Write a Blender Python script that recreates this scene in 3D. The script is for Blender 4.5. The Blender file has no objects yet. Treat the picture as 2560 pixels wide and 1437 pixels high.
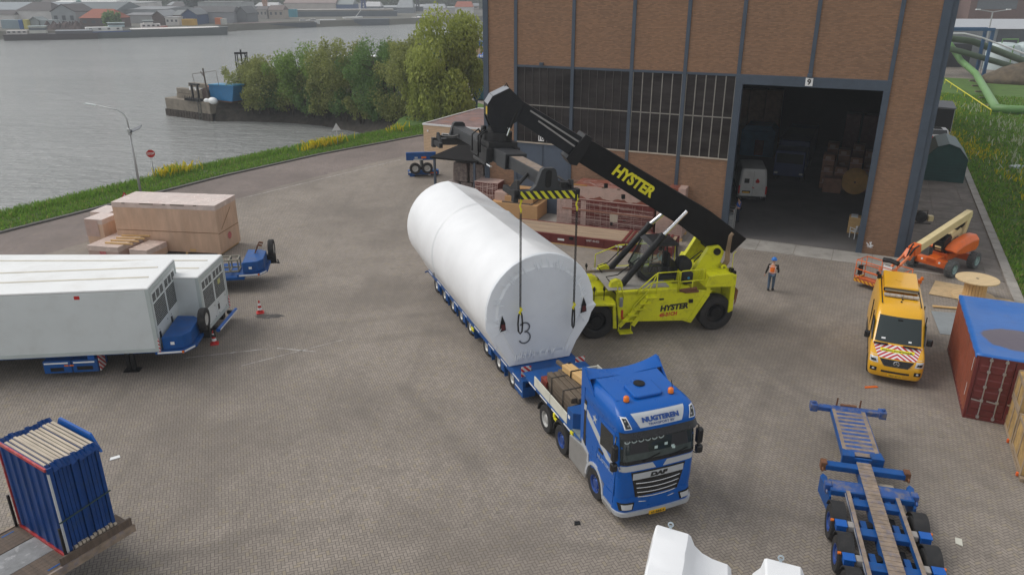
import bpy, bmesh, math, random
from mathutils import Matrix, Vector, Euler
R = math.radians
PI = math.pi
SC = bpy.context.scene
COL = SC.collection

# ------------------------------------------------------------ camera, sky, sun, exposure
cam = bpy.data.objects.new('camera', bpy.data.cameras.new('camera'))
COL.objects.link(cam)
cam.location = (0, 0, 14.5)
cam.rotation_euler = (R(90 - 21.54), 0, 0)
cam.data.sensor_width = 36
cam.data.lens = 36 * 1890 / 2560
cam.data.clip_start = .5
cam.data.clip_end = 4000
SC.camera = cam

SUN_AZ = Vector((-.93, .28, 0)).normalized()
SUN_EL = R(48)
W = bpy.data.worlds.new('World')
SC.world = W
W.use_nodes = True
nt = W.node_tree
sky = nt.nodes.new('ShaderNodeTexSky')
sky.sky_type = 'NISHITA'
sky.sun_disc = False
sky.sun_elevation = SUN_EL
sky.sun_rotation = math.atan2(SUN_AZ.x, SUN_AZ.y)
sky.air_density = 1.0
sky.dust_density = 1.0
sky.ozone_density = 1.0
hs = nt.nodes.new('ShaderNodeHueSaturation')      # cloud cover: most of the blue is gone
hs.inputs['Saturation'].default_value = .22
nt.links.new(sky.outputs[0], hs.inputs['Color'])
gm = nt.nodes.new('ShaderNodeGamma')            # and the cloud evens out the sky's brightness
gm.inputs[1].default_value = .55
nt.links.new(hs.outputs[0], gm.inputs[0])
nt.links.new(gm.outputs[0], nt.nodes['Background'].inputs[0])
nt.nodes['Background'].inputs[1].default_value = .15
sun = bpy.data.objects.new('sun', bpy.data.lights.new('sun', 'SUN'))
COL.objects.link(sun)
sun.data.energy = .8
sun.data.angle = R(34)
sun.data.color = (1, .965, .92)
sd = SUN_AZ * math.cos(SUN_EL) + Vector((0, 0, math.sin(SUN_EL)))
sun.rotation_euler = sd.to_track_quat('Z', 'Y').to_euler()
VS = SC.view_settings
VS.view_transform = 'Standard'
VS.look = 'None'
VS.exposure = 1.16
VS.gamma = 1
VS.use_curve_mapping = False
SC.render.engine = 'CYCLES'
SC.cycles.use_denoising = True
SC.cycles.max_bounces = 8
SC.cycles.volume_bounces = 0

# ------------------------------------------------------------ helpers
def S(h):
    h = h.lstrip('#')
    o = []
    for i in (0, 2, 4):
        c = int(h[i:i + 2], 16) / 255
        o.append(c / 12.92 if c <= .04045 else ((c + .055) / 1.055) ** 2.4)
    return tuple(o)


class B:
    """collects faces, becomes ONE mesh object"""
    def __init__(s, xf=None):
        s.v, s.f, s.m, s.xf, s.mi = [], [], [], xf, 0

    def add(s, vs, fs):
        n = len(s.v)
        if s.xf is not None:
            vs = [s.xf @ Vector(p) for p in vs]
        s.v += [tuple(p) for p in vs]
        for f in fs:
            s.f.append([n + i for i in f])
            s.m.append(s.mi)
        return s

    def box(s, x0, x1, y0, y1, z0, z1):
        return s.add([(x0, y0, z0), (x1, y0, z0), (x1, y1, z0), (x0, y1, z0), (x0, y0, z1), (x1, y0, z1), (x1, y1, z1), (x0, y1, z1)],
                     [(0, 3, 2, 1), (4, 5, 6, 7), (0, 1, 5, 4), (1, 2, 6, 5), (2, 3, 7, 6), (3, 0, 4, 7)])

    def prism(s, poly, a0, a1, ax='y'):
        n = len(poly)
        def P(p, a):
            return {'y': (p[0], a, p[1]), 'x': (a, p[0], p[1]), 'z': (p[0], p[1], a)}[ax]
        return s.add([P(p, a0) for p in poly] + [P(p, a1) for p in poly],
                     [tuple(range(n)), tuple(range(n, 2 * n))] + [(i, (i + 1) % n, n + (i + 1) % n, n + i) for i in range(n)])

    def ring(s, rings, cap=True, closed=True):
        n = len(rings[0])
        fs = []
        for k in range(len(rings) - 1):
            for i in range(n if closed else n - 1):
                j = (i + 1) % n
                fs.append((k * n + i, k * n + j, (k + 1) * n + j, (k + 1) * n + i))
        if cap:
            fs.append(tuple(range(n)))
            fs.append(tuple((len(rings) - 1) * n + i for i in range(n)))
        return s.add([p for r in rings for p in r], fs)

    def tube(s, pts, r, n=8, cap=True):
        pts = [Vector(p) for p in pts]
        rs = r if isinstance(r, (list, tuple)) else [r] * len(pts)
        rings = []
        u = None
        for i, p in enumerate(pts):
            d = (pts[min(i + 1, len(pts) - 1)] - pts[max(i - 1, 0)])
            d = d.normalized() if d.length > 1e-9 else Vector((0, 0, 1))
            if u is None:
                u = d.orthogonal().normalized()
            else:
                u = (u - d * u.dot(d))
                u = u.normalized() if u.length > 1e-6 else d.orthogonal().normalized()
            w = d.cross(u)
            rings.append([p + (u * math.cos(2 * PI * k / n) + w * math.sin(2 * PI * k / n)) * rs[i] for k in range(n)])
        return s.ring(rings, cap)

    def cyl(s, p0, p1, r, r2=None, n=20):
        return s.tube([p0, p1], [r, r if r2 is None else r2], n)

    def bar(s, p0, p1, w, h, up=(0, 0, 1)):
        p0, p1 = Vector(p0), Vector(p1)
        d = (p1 - p0).normalized()
        up = Vector(up)
        y = up.cross(d)
        y = y.normalized() if y.length > 1e-6 else d.orthogonal().normalized()
        z = d.cross(y)
        q = [(-1, -1), (1, -1), (1, 1), (-1, 1)]
        return s.ring([[p + y * (a * w / 2) + z * (b * h / 2) for a, b in q] for p in (p0, p1)])

    def lathe(s, prof, n=24, c=(0, 0, 0), ax='z', cap=False):
        rings = []
        for r, z in prof:
            rr = []
            for k in range(n):
                a = 2 * PI * k / n
                x, y = r * math.cos(a), r * math.sin(a)
                p = {'z': (x, y, z), 'y': (x, z, y), 'x': (z, x, y)}[ax]
                rr.append((p[0] + c[0], p[1] + c[1], p[2] + c[2]))
            rings.append(rr)
        return s.ring(rings, cap)

    def ball(s, c, r, n=10, sq=(1, 1, 1)):
        rings = []
        for i in range(n + 1):
            a = PI * i / n
            rings.append([(c[0] + sq[0] * r * math.sin(a) * math.cos(2 * PI * k / (2 * n)), c[1] + sq[1] * r * math.sin(a) * math.sin(2 * PI * k / (2 * n)), c[2] + sq[2] * r * math.cos(a)) for k in range(2 * n)])
        return s.ring(rings, False)

    def quad(s, *p):
        return s.add(list(p), [tuple(range(len(p)))])


def O(name, b, mats, parent=None, bevel=0, smooth=False, label=None, cat=None, group=None, kind=None, norm=True):
    me = bpy.data.meshes.new(name)
    me.from_pydata(b.v, [], b.f)
    if norm:
        bm = bmesh.new()
        bm.from_mesh(me)
        bmesh.ops.recalc_face_normals(bm, faces=bm.faces)
        bm.to_mesh(me)
        bm.free()
    if not isinstance(mats, (list, tuple)):
        mats = [mats]
    for m in mats:
        me.materials.append(m)
    if len(mats) > 1:
        me.polygons.foreach_set('material_index', b.m)
    if smooth:
        me.polygons.foreach_set('use_smooth', [True] * len(me.polygons))
        if smooth != True:
            me.set_sharp_from_angle(angle=R(smooth))
    o = bpy.data.objects.new(name, me)
    COL.objects.link(o)
    if parent is not None:
        o.parent = parent
    if bevel:
        md = o.modifiers.new('bevel', 'BEVEL')
        md.width = bevel
        md.segments = 2
        md.limit_method = 'ANGLE'
        md.angle_limit = R(40)
    tag(o, label, cat, group, kind)
    return o


def OS(name, b, mats, parent, **kw):
    """a left and a right piece, each an object of its own (split at y = 0)"""
    for sg in (-1, 1):
        c = B()
        for f, m in zip(b.f, b.m):
            if sum(b.v[i][1] for i in f) * sg > 0:
                k = len(c.v)
                c.v += [b.v[i] for i in f]
                c.f.append([k + j for j in range(len(f))])
                c.m.append(m)
        o = O(name, c, mats, parent, **kw)
        bm = bmesh.new(); bm.from_mesh(o.data)
        bmesh.ops.remove_doubles(bm, verts=bm.verts, dist=1e-6)
        bmesh.ops.recalc_face_normals(bm, faces=bm.faces)
        bm.to_mesh(o.data); bm.free()


def tag(o, label=None, cat=None, group=None, kind=None):
    if label: o['label'] = label
    if cat: o['category'] = cat
    if group: o['group'] = group
    if kind: o['kind'] = kind
    return o


def T(name, label, cat, loc, rz=0, group=None):
    o = bpy.data.objects.new(name, None)
    COL.objects.link(o)
    o.location = loc
    o.rotation_euler = (0, 0, R(rz))
    o.empty_display_size = .2
    return tag(o, label, cat, group)


def kids(o):
    return [c for c in bpy.data.objects if c.parent == o]


def copy_tree(o, parent=None):
    c = o.copy()
    COL.objects.link(c)
    if parent is not None:
        c.parent = parent
    for k in kids(o):
        copy_tree(k, c)
    return c


def frame(loc, rz):
    return Matrix.Translation(Vector(loc)) @ Matrix.Rotation(R(rz), 4, 'Z')


def basis(o, x, y):
    """matrix whose x/y axes lie along the given vectors (for lettering on a face)"""
    x = Vector(x).normalized()
    y = Vector(y)
    z = x.cross(y).normalized()
    y = z.cross(x)
    m = Matrix((x, y, z)).transposed().to_4x4()
    m.translation = Vector(o)
    return m


def txt(body, size, mtx, mat, parent, name='lettering', bold=0, width=None, shear=0, depth=.003, align='LEFT'):
    cu = bpy.data.curves.new(name, 'FONT')
    cu.body = body
    cu.size = size
    cu.extrude = depth
    cu.offset = bold
    cu.shear = shear
    cu.align_x = align
    cu.align_y = 'BOTTOM_BASELINE'
    cu.resolution_u = 3
    tmp = bpy.data.objects.new('tmp', cu)
    COL.objects.link(tmp)
    dg = bpy.context.evaluated_depsgraph_get()
    me = bpy.data.meshes.new_from_object(tmp.evaluated_get(dg))
    bpy.data.objects.remove(tmp)
    bpy.data.curves.remove(cu)
    xs = [v.co.x for v in me.vertices]
    if width and xs:
        k = width / (max(xs) - min(xs))
        me.transform(Matrix.Diagonal((k, 1, 1, 1)))
    me.transform(mtx)
    me.materials.clear()
    me.materials.append(mat)
    o = bpy.data.objects.new(name, me)
    COL.objects.link(o)
    o.parent = parent
    return o


# ------------------------------------------------------------ materials
def nodes(name):
    m = bpy.data.materials.new(name)
    m.use_nodes = True
    return m, m.node_tree, m.node_tree.nodes['Principled BSDF']


def N(t, typ, **kw):
    n = t.nodes.new('ShaderNode' + typ)
    for k, v in kw.items():
        if k.startswith('i_'):
            n.inputs[int(k[2:]) if k[2:].isdigit() else k[2:].replace('_', ' ')].default_value = v
        else:
            setattr(n, k, v)
    return n


def math_(t, op, a, b=None, c=None):
    n = t.nodes.new('ShaderNodeMath')
    n.operation = op
    for i, v in enumerate((a, b, c)):
        if v is None: continue
        if isinstance(v, (int, float)): n.inputs[i].default_value = v
        else: t.links.new(v, n.inputs[i])
    return n.outputs[0]


def mix(t, f, a, b):
    n = t.nodes.new('ShaderNodeMix')
    n.data_type = 'RGBA'
    for i, v in ((0, f), (6, a), (7, b)):
        if isinstance(v, (int, float)): n.inputs[i].default_value = v
        elif isinstance(v, tuple): n.inputs[i].default_value = (*v, 1) if len(v) == 3 else v
        else: t.links.new(v, n.inputs[i])
    return n.outputs[2]


def ramp(t, f, a, b):
    n = t.nodes.new('ShaderNodeMapRange')
    n.inputs[1].default_value = a
    n.inputs[2].default_value = b
    t.links.new(f, n.inputs[0])
    return n.outputs[0]


def noise(t, vec, sc, det=4, rough=.55, stretch=None):
    if stretch:
        mp = N(t, 'Mapping')
        mp.inputs['Scale'].default_value = stretch
        t.links.new(vec, mp.inputs[0])
        vec = mp.outputs[0]
    n = N(t, 'TexNoise')
    n.inputs['Scale'].default_value = sc
    n.inputs['Detail'].default_value = det
    n.inputs['Roughness'].default_value = rough
    t.links.new(vec, n.inputs['Vector'])
    return n.outputs['Fac']


def M(name, col, rough=.5, metal=0, var=.12, sc=1.5, dirt=None, damt=.5, dsc=2.5, dlo=.5, dhi=.75, bump=0, bsc=30, stretch=None, spec=None, coat=0):
    if name in bpy.data.materials: return bpy.data.materials[name]
    m, t, p = nodes(name)
    if isinstance(col, str): col = S(col)
    tc = N(t, 'TexCoord').outputs['Object']
    f = noise(t, tc, sc, 6, .6, stretch)
    lo = tuple(c * (1 - var) for c in col)
    hi = tuple(min(1, c * (1 + var)) for c in col)
    c = mix(t, ramp(t, f, .3, .7), lo, hi)
    if dirt is not None:
        if isinstance(dirt, str): dirt = S(dirt)
        d = ramp(t, noise(t, tc, dsc, 8, .65, stretch), dlo, dhi)
        c = mix(t, math_(t, 'MULTIPLY', d, damt), c, dirt)
    t.links.new(c, p.inputs['Base Color'])
    p.inputs['Roughness'].default_value = rough
    p.inputs['Metallic'].default_value = metal
    if spec is not None: p.inputs['Specular IOR Level'].default_value = spec
    if coat:
        p.inputs['Coat Weight'].default_value = coat
        p.inputs['Coat Roughness'].default_value = .08
    rn = ramp(t, f, .2, .8)
    t.links.new(math_(t, 'ADD', math_(t, 'MULTIPLY', rn, .12), max(.02, rough - .06)), p.inputs['Roughness'])
    if bump:
        b = N(t, 'Bump')
        b.inputs['Strength'].default_value = bump
        b.inputs['Distance'].default_value = .02
        t.links.new(noise(t, tc, bsc, 5, .6, stretch), b.inputs['Height'])
        t.links.new(b.outputs[0], p.inputs['Normal'])
    return m


def herringbone(name, base, brick=.1, ang=20, road=False):
    """clay pavers 2:1 laid in herringbone, with stains and joints"""
    m, t, p = nodes(name)
    geo = N(t, 'NewGeometry').outputs['Position']
    mp = N(t, 'Mapping')
    mp.inputs['Rotation'].default_value = (0, 0, R(-ang))
    mp.inputs['Scale'].default_value = (1 / brick, 1 / brick, 1)
    t.links.new(geo, mp.inputs[0])
    sp = N(t, 'SeparateXYZ')
    t.links.new(mp.outputs[0], sp.inputs[0])
    x, y = sp.outputs[0], sp.outputs[1]
    i, j = math_(t, 'FLOOR', x), math_(t, 'FLOOR', y)
    fx, fy = math_(t, 'SUBTRACT', x, i), math_(t, 'SUBTRACT', y, j)
    k = math_(t, 'FLOORED_MODULO', math_(t, 'SUBTRACT', i, j), 4)
    k1 = math_(t, 'COMPARE', k, 1, .2)
    k2 = math_(t, 'COMPARE', k, 2, .2)
    ver = math_(t, 'GREATER_THAN', k, 1.5)
    ux = math_(t, 'ADD', fx, k1)
    dh = math_(t, 'MINIMUM', math_(t, 'MINIMUM', ux, math_(t, 'SUBTRACT', 2, ux)), math_(t, 'MINIMUM', fy, math_(t, 'SUBTRACT', 1, fy)))
    uy = math_(t, 'ADD', fy, k2)
    dv = math_(t, 'MINIMUM', math_(t, 'MINIMUM', uy, math_(t, 'SUBTRACT', 2, uy)), math_(t, 'MINIMUM', fx, math_(t, 'SUBTRACT', 1, fx)))
    d = math_(t, 'ADD', math_(t, 'MULTIPLY', dv, ver), math_(t, 'MULTIPLY', dh, math_(t, 'SUBTRACT', 1, ver)))
    bi = math_(t, 'SUBTRACT', i, k1)
    bj = math_(t, 'SUBTRACT', j, k2)
    cb = N(t, 'CombineXYZ')
    t.links.new(bi, cb.inputs[0]); t.links.new(bj, cb.inputs[1]); t.links.new(ver, cb.inputs[2])
    wn = N(t, 'TexWhiteNoise')
    t.links.new(cb.outputs[0], wn.inputs['Vector'])
    joint = ramp(t, d, .10, .035)
    big = noise(t, geo, .11, 5, .6)
    mid = noise(t, geo, .55, 6, .65)
    fine = noise(t, geo, 9, 4, .6)
    c = mix(t, wn.outputs['Value'], tuple(v * .86 for v in base), tuple(v * 1.14 for v in base))
    wsep = N(t, 'SeparateColor')
    t.links.new(wn.outputs['Color'], wsep.inputs[0])
    yel = math_(t, 'GREATER_THAN', wsep.outputs[1], .9)
    c = mix(t, math_(t, 'MULTIPLY', yel, .45), c, (base[0] * 1.12, base[1] * 1.08, base[2] * .82))
    c = mix(t, math_(t, 'MULTIPLY', ramp(t, big, .42, .64), .72), c, (base[0] * .50, base[1] * .49, base[2] * .48))
    c = mix(t, math_(t, 'MULTIPLY', ramp(t, mid, .50, .76), .5), c, tuple(v * .48 for v in base))
    c = mix(t, math_(t, 'MULTIPLY', ramp(t, noise(t, geo, .3, 4, .6), .55, .8), .4), c, tuple(v * 1.28 for v in base))
    spots = ramp(t, noise(t, geo, 1.7, 3, .5), .70, .80)
    c = mix(t, math_(t, 'MULTIPLY', spots, .6), c, (.035, .032, .03))
    # tyre tracks: stretched noise along the two driving directions
    tr = noise(t, geo, 1.0, 4, .6, (1.1, .12, 1))
    c = mix(t, math_(t, 'MULTIPLY', ramp(t, tr, .52, .74), .42), c, tuple(v * .5 for v in base))
    sx = N(t, 'SeparateXYZ'); t.links.new(geo, sx.inputs[0])
    wob = math_(t, 'MULTIPLY', noise(t, geo, .25, 3, .5), 1.2)
    arcs = None
    for cx, cy, r in ((30, 14, 24.0), (30, 14, 26.2), (-14, 62, 31.0), (-14, 62, 33.1), (2, -8, 25.5), (2, -8, 27.7), (-30, 8, 30.0), (-30, 8, 32.0), (40, 40, 30.5), (40, 40, 32.6)):
        dx, dy = math_(t, 'SUBTRACT', sx.outputs[0], cx), math_(t, 'SUBTRACT', sx.outputs[1], cy)
        dist = math_(t, 'SQRT', math_(t, 'ADD', math_(t, 'MULTIPLY', dx, dx), math_(t, 'MULTIPLY', dy, dy)))
        a = ramp(t, math_(t, 'ABSOLUTE', math_(t, 'SUBTRACT', math_(t, 'ADD', dist, wob), r)), .42, .12)
        arcs = a if arcs is None else math_(t, 'MAXIMUM', arcs, a)
    arcs = math_(t, 'MULTIPLY', arcs, ramp(t, noise(t, geo, .16, 4, .6), .42, .62))
    c = mix(t, math_(t, 'MULTIPLY', arcs, .42), c, tuple(v * .38 for v in base))
    c = mix(t, math_(t, 'MULTIPLY', fine, .18), c, tuple(v * 1.4 for v in base))
    c = mix(t, math_(t, 'MULTIPLY', joint, .88), c, (.06, .052, .045))
    t.links.new(c, p.inputs['Base Color'])
    p.inputs['Roughness'].default_value = .82
    b = N(t, 'Bump')
    b.inputs['Strength'].default_value = .5
    b.inputs['Distance'].default_value = .006
    h = math_(t, 'ADD', math_(t, 'MULTIPLY', joint, -1), math_(t, 'MULTIPLY', fine, .3))
    t.links.new(h, b.inputs['Height'])
    t.links.new(b.outputs[0], p.inputs['Normal'])
    return m


def brickwall(name, base, mort):
    m, t, p = nodes(name)
    tc = N(t, 'TexCoord').outputs['Object']
    sp = N(t, 'SeparateXYZ')
    t.links.new(tc, sp.inputs[0])
    cb = N(t, 'CombineXYZ')
    t.links.new(math_(t, 'ADD', sp.outputs[0], sp.outputs[1]), cb.inputs[0])
    t.links.new(sp.outputs[2], cb.inputs[1])
    br = N(t, 'TexBrick')
    t.links.new(cb.outputs[0], br.inputs['Vector'])
    br.inputs['Scale'].default_value = 1
    br.inputs['Brick Width'].default_value = .23
    br.inputs['Row Height'].default_value = .075
    br.inputs['Mortar Size'].default_value = .011
    br.inputs['Bias'].default_value = -.1
    br.inputs['Color1'].default_value = (*[v * .78 for v in base], 1)
    br.inputs['Color2'].default_value = (*[v * 1.22 for v in base], 1)
    br.inputs['Mortar'].default_value = (*mort, 1)
    c = br.outputs[0]
    row = noise(t, tc, 1.0, 3, .6, (.12, .12, 7))
    c = mix(t, math_(t, 'MULTIPLY', ramp(t, row, .35, .75), .22), c, (base[0] * .62, base[1] * .6, base[2] * .62))
    blot = noise(t, tc, .25, 5, .6)
    c = mix(t, math_(t, 'MULTIPLY', ramp(t, blot, .4, .75), .25), c, (base[0] * 1.3, base[1] * 1.25, base[2] * 1.1))
    wet = noise(t, tc, 1.6, 5, .6, (1, 1, .3))
    c = mix(t, math_(t, 'MULTIPLY', ramp(t, wet, .58, .82), .4), c, tuple(v * .45 for v in base))
    t.links.new(c, p.inputs['Base Color'])
    p.inputs['Roughness'].default_value = .9
    b = N(t, 'Bump')
    b.inputs['Strength'].default_value = .4
    b.inputs['Distance'].default_value = .01
    t.links.new(br.outputs['Fac'], b.inputs['Height'])
    b.invert = True
    t.links.new(b.outputs[0], p.inputs['Normal'])
    return m


def stripes(name, a, b, period, ang, axes='yz', rough=.5, duty=.5):
    """diagonal warning stripes in object space"""
    if name in bpy.data.materials: return bpy.data.materials[name]
    m, t, p = nodes(name)
    tc = N(t, 'TexCoord').outputs['Object']
    sp = N(t, 'SeparateXYZ')
    t.links.new(tc, sp.inputs[0])
    ix = {'x': 0, 'y': 1, 'z': 2}
    u = math_(t, 'ADD', math_(t, 'MULTIPLY', sp.outputs[ix[axes[0]]], math.cos(R(ang))), math_(t, 'MULTIPLY', sp.outputs[ix[axes[1]]], math.sin(R(ang))))
    f = math_(t, 'GREATER_THAN', math_(t, 'FLOORED_MODULO', math_(t, 'DIVIDE', u, period), 1), duty)
    w = noise(t, tc, 5, 5, .6)
    c = mix(t, f, a, b)
    c = mix(t, math_(t, 'MULTIPLY', ramp(t, w, .55, .75), .35), c, (.08, .075, .06))
    t.links.new(c, p.inputs['Base Color'])
    p.inputs['Roughness'].default_value = rough
    return m


def glassy(name, col=(.012, .015, .016), rough=.06):
    m, t, p = nodes(name)
    p.inputs['Base Color'].default_value = (*col, 1)
    p.inputs['Roughness'].default_value = rough
    p.inputs['Specular IOR Level'].default_value = .6
    return m


def foliage(name, a, b, sc=1.2):
    if name in bpy.data.materials: return bpy.data.materials[name]
    m, t, p = nodes(name)
    tc = N(t, 'TexCoord').outputs['Object']
    g = N(t, 'NewGeometry')
    f = noise(t, tc, sc, 4, .6)
    c = mix(t, ramp(t, f, .3, .7), a, b)
    c = mix(t, math_(t, 'MULTIPLY', g.outputs['Random Per Island'], .5), c, tuple(v * 1.5 for v in b))
    t.links.new(c, p.inputs['Base Color'])
    p.inputs['Roughness'].default_value = .6
    p.inputs['Specular IOR Level'].default_value = .25
    tr = N(t, 'BsdfTranslucent')
    t.links.new(c, tr.inputs[0])
    ms = N(t, 'MixShader')
    ms.inputs[0].default_value = .48
    t.links.new(p.outputs[0], ms.inputs[1]); t.links.new(tr.outputs[0], ms.inputs[2])
    t.links.new(ms.outputs[0], t.nodes['Material Output'].inputs[0])
    return m


m_yard = herringbone('clay_pavers', (.285, .246, .208))
m_road = M('road_pavers', (.21, .17, .155), .85, var=.15, sc=.4, dirt=(.12, .1, .09), damt=.4, dsc=.8, bump=.3, bsc=14)
m_conc = M('concrete_slab', (.33, .31, .28), .85, var=.18, sc=.8, dirt=(.14, .125, .105), damt=.6, dsc=1.2, bump=.2)
m_concd = M('weathered_concrete', (.22, .19, .15), .9, var=.25, sc=.9, dirt=(.09, .075, .055), damt=.7, dsc=1.5, bump=.4, bsc=12)
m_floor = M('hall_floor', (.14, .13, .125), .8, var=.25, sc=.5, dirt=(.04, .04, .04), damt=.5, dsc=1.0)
m_steelg = M('anthracite_steel', (.055, .075, .105), .5, var=.12, sc=1.0, dirt=(.03, .035, .04), damt=.3)
m_dark = M('black_paint', (.008, .008, .009), .45, var=.3, sc=2, dirt=(.03, .027, .024), damt=.5, spec=.3)
m_black = M('black_rubber', (.014, .014, .015), .75, var=.3, sc=4, dirt=(.05, .045, .04), damt=.5, dsc=5)
m_tyre = M('tyre_rubber', (.018, .017, .017), .85, var=.3, sc=6, dirt=(.075, .065, .055), damt=.55, dsc=4, bump=.3, bsc=60)
m_white = M('white_paint', (.78, .79, .79), .45, var=.04, sc=1)
m_boxw = M('box_panel_white', (.62, .66, .66), .4, var=.04, sc=.7, dirt=(.42, .42, .39), damt=.25, dsc=1.2)
m_boxroof = M('box_roof_white', (.80, .81, .80), .45, var=.04, sc=.6, dirt=(.55, .52, .46), damt=.3, dsc=1.0)
m_blue = M('truck_blue', (.001, .095, .40), .3, var=.06, sc=1.5, dirt=(.02, .08, .24), damt=.3, dsc=3, coat=.12, spec=.3)
m_blue2 = M('trailer_blue', (.002, .072, .27), .42, spec=.3, var=.12, sc=2, dirt=(.05, .06, .09), damt=.5, dsc=3)
m_bluew = M('worn_blue_steel', (.018, .075, .27), .5, var=.2, sc=2.5, dirt=(.2, .17, .145), damt=.75, dsc=3.5, dlo=.48, dhi=.66)
m_rustd = M('worn_rusty_deck', (.26, .20, .15), .7, var=.3, sc=4, dirt=(.10, .13, .25), damt=.6, dsc=5, bump=.3)
m_navy = M('navy_panel', (.001, .040, .18), .4, spec=.3, var=.18, sc=2, dirt=(.02, .05, .1), damt=.5, dsc=3)
m_alu = M('brushed_aluminium', (.55, .56, .56), .3, .8, var=.08, sc=3)
m_silver = M('silver_film', (.5, .52, .54), .35, .15, var=.05)
m_cream = M('cream_board', (.62, .61, .52), .5, var=.07, sc=1.5, dirt=(.4, .37, .3), damt=.4)
m_yel = M('stacker_yellow', (.66, .66, .010), .38, var=.08, sc=1.2, dirt=(.20, .19, .03), damt=.6, dsc=2.5)
m_yeld = M('marking_yellow', (.75, .68, .02), .45, var=.08)
m_orange = M('lift_orange', (.72, .13, .012), .42, var=.1, dirt=(.35, .1, .04), damt=.35)
m_liftc = M('lift_cream', (.68, .56, .30), .45, var=.07, dirt=(.45, .36, .2), damt=.35)
m_van = M('van_yellow', (.76, .39, .004), .3, var=.05, sc=1, coat=.5, dirt=(.5, .28, .02), damt=.2)
m_red = M('signal_red', (.50, .015, .012), .4, var=.08)
m_maroon = M('container_red', (.15, .022, .020), .5, var=.15, sc=1.5, dirt=(.13, .05, .03), damt=.5, dsc=3)
m_rustc = M('container_side', (.24, .06, .03), .6, var=.2, sc=1.3, dirt=(.16, .07, .04), damt=.5, dsc=2)
m_rust = M('rust', (.16, .065, .028), .8, var=.35, sc=3, bump=.3)
m_shrink = M('white_shrink_wrap', (.82, .83, .84), .36, var=.05, sc=.8, bump=.45, bsc=1.6, spec=.5)
m_ply = M('plywood', (.58, .39, .27), .36, var=.14, sc=2.2, dirt=(.47, .28, .17), damt=.5, dsc=1.4, stretch=(1, 1, .3))
m_plyp = M('plywood_top_film', (.62, .50, .44), .26, var=.12, sc=1.5, dirt=(.50, .30, .26), damt=.45, dsc=1.0, bump=.25, bsc=8)
m_pink = M('wrapped_pink', (.48, .34, .29), .4, var=.18, sc=2.5, dirt=(.32, .15, .12), damt=.5, bump=.4, bsc=10)
m_wood = M('raw_timber', (.62, .40, .17), .6, var=.2, sc=5, stretch=(.2, 4, 4), dirt=(.45, .25, .09), damt=.4)
m_woodo = M('weathered_timber', (.13, .098, .068), .85, var=.35, sc=6, stretch=(.3, 4, 4), dirt=(.05, .04, .03), damt=.5)
m_deckw = M('deck_planks', (.32, .24, .16), .8, var=.3, sc=3, stretch=(.25, 5, 1), dirt=(.14, .10, .07), damt=.5)
m_brown = M('deck_brown', (.11, .08, .06), .8, var=.3, sc=3, stretch=(5, .3, 1), dirt=(.05, .04, .035), damt=.4)
m_checker = M('worn_grey_deck', (.20, .205, .21), .6, .2, var=.3, sc=3, dirt=(.5, .5, .5), damt=.6, dsc=4, dlo=.55, dhi=.7)
m_amber = M('amber_lens', (.75, .17, .01), .25, var=.1)
m_glass = glassy('dark_glass')
m_windsh = glassy('windscreen_glass', (.02, .03, .03), .05)
m_skin = M('skin', (.50, .30, .22), .55, var=.05)
m_hair = M('dark_hair', (.02, .014, .01), .6)
m_jeans = M('blue_jeans', (.07, .11, .17), .8, var=.2, sc=8)
m_navyc = M('dark_trousers', (.015, .02, .035), .85, var=.2, sc=8)
m_chev = stripes('chevron_board', (.68, .66, .64), (.5, .02, .02), .16, 45, 'yz')
# ------------------------------------------------------------ ground, water, banks
E1 = Vector((.90631, -.42262, 0)); E2 = Vector((.42262, .90631, 0))
HO = Vector((22.6, 41.376, 0))                      # front right corner of the hall
KERB = [(-60, -10), (-48, 18), (-38.5, 35.5), (-32.58, 45.99), (-28.79, 52.77), (-23.74, 62.03), (-18.01, 70.51), (-9.73, 80.23), (-4.5, 84.5)]

def strip(name, left, right, z0, z1, mat, kind='structure', sub=1):
    b = B()
    n = len(left)
    b.add([(*p, z0) for p in left] + [(*p, z1) for p in right], [(i, i + 1, n + i + 1, n + i) for i in range(n - 1)])
    return O(name, b, mat, kind=kind)

def off(line, d):
    out = []
    for i, p in enumerate(line):
        a = Vector(line[max(i - 1, 0)]); c = Vector(line[min(i + 1, len(line) - 1)])
        t = (c - a).normalized()
        out.append((p[0] - t.y * d, p[1] + t.x * d))
    return out

# yard: one sheet to the horizon on the land side
pts = KERB + [(-4.5, 90), (-8, 118), (-36, 128), (-40, 175), (40, 260), (300, 900), (1500, 1500), (1500, -200), (-60, -200)]
bm = B(); bm.add([(*p, 0) for p in pts], [tuple(range(len(pts)))])
O('yard', bm, m_yard, kind='structure')

m_wat, t, p = nodes('river_water')
tc = N(t, 'NewGeometry').outputs['Position']
h = math_(t, 'ADD', math_(t, 'MULTIPLY', noise(t, tc, .30, 6, .68, (.5, 1.3, 1)), 1.0), math_(t, 'MULTIPLY', noise(t, tc, 1.1, 4, .65, (.6, 1.3, 1)), .5))
b_ = N(t, 'Bump'); b_.inputs['Strength'].default_value = .8; b_.inputs['Distance'].default_value = 1.1
t.links.new(h, b_.inputs['Height']); t.links.new(b_.outputs[0], p.inputs['Normal'])
c = mix(t, ramp(t, noise(t, tc, .03, 4, .6, (.5, 1.5, 1)), .3, .7), (.25, .26, .25), (.31, .32, .31))
t.links.new(c, p.inputs['Base Color'])
p.inputs['Roughness'].default_value = .12
p.inputs['IOR'].default_value = 1.34
p.inputs['Specular IOR Level'].default_value = .7
b = B(); b.add([(-1500, -200, -3), (1500, -200, -3), (1500, 1600, -3), (-1500, 1600, -3)], [(0, 1, 2, 3)])
O('river', b, m_wat, kind='structure')

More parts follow.
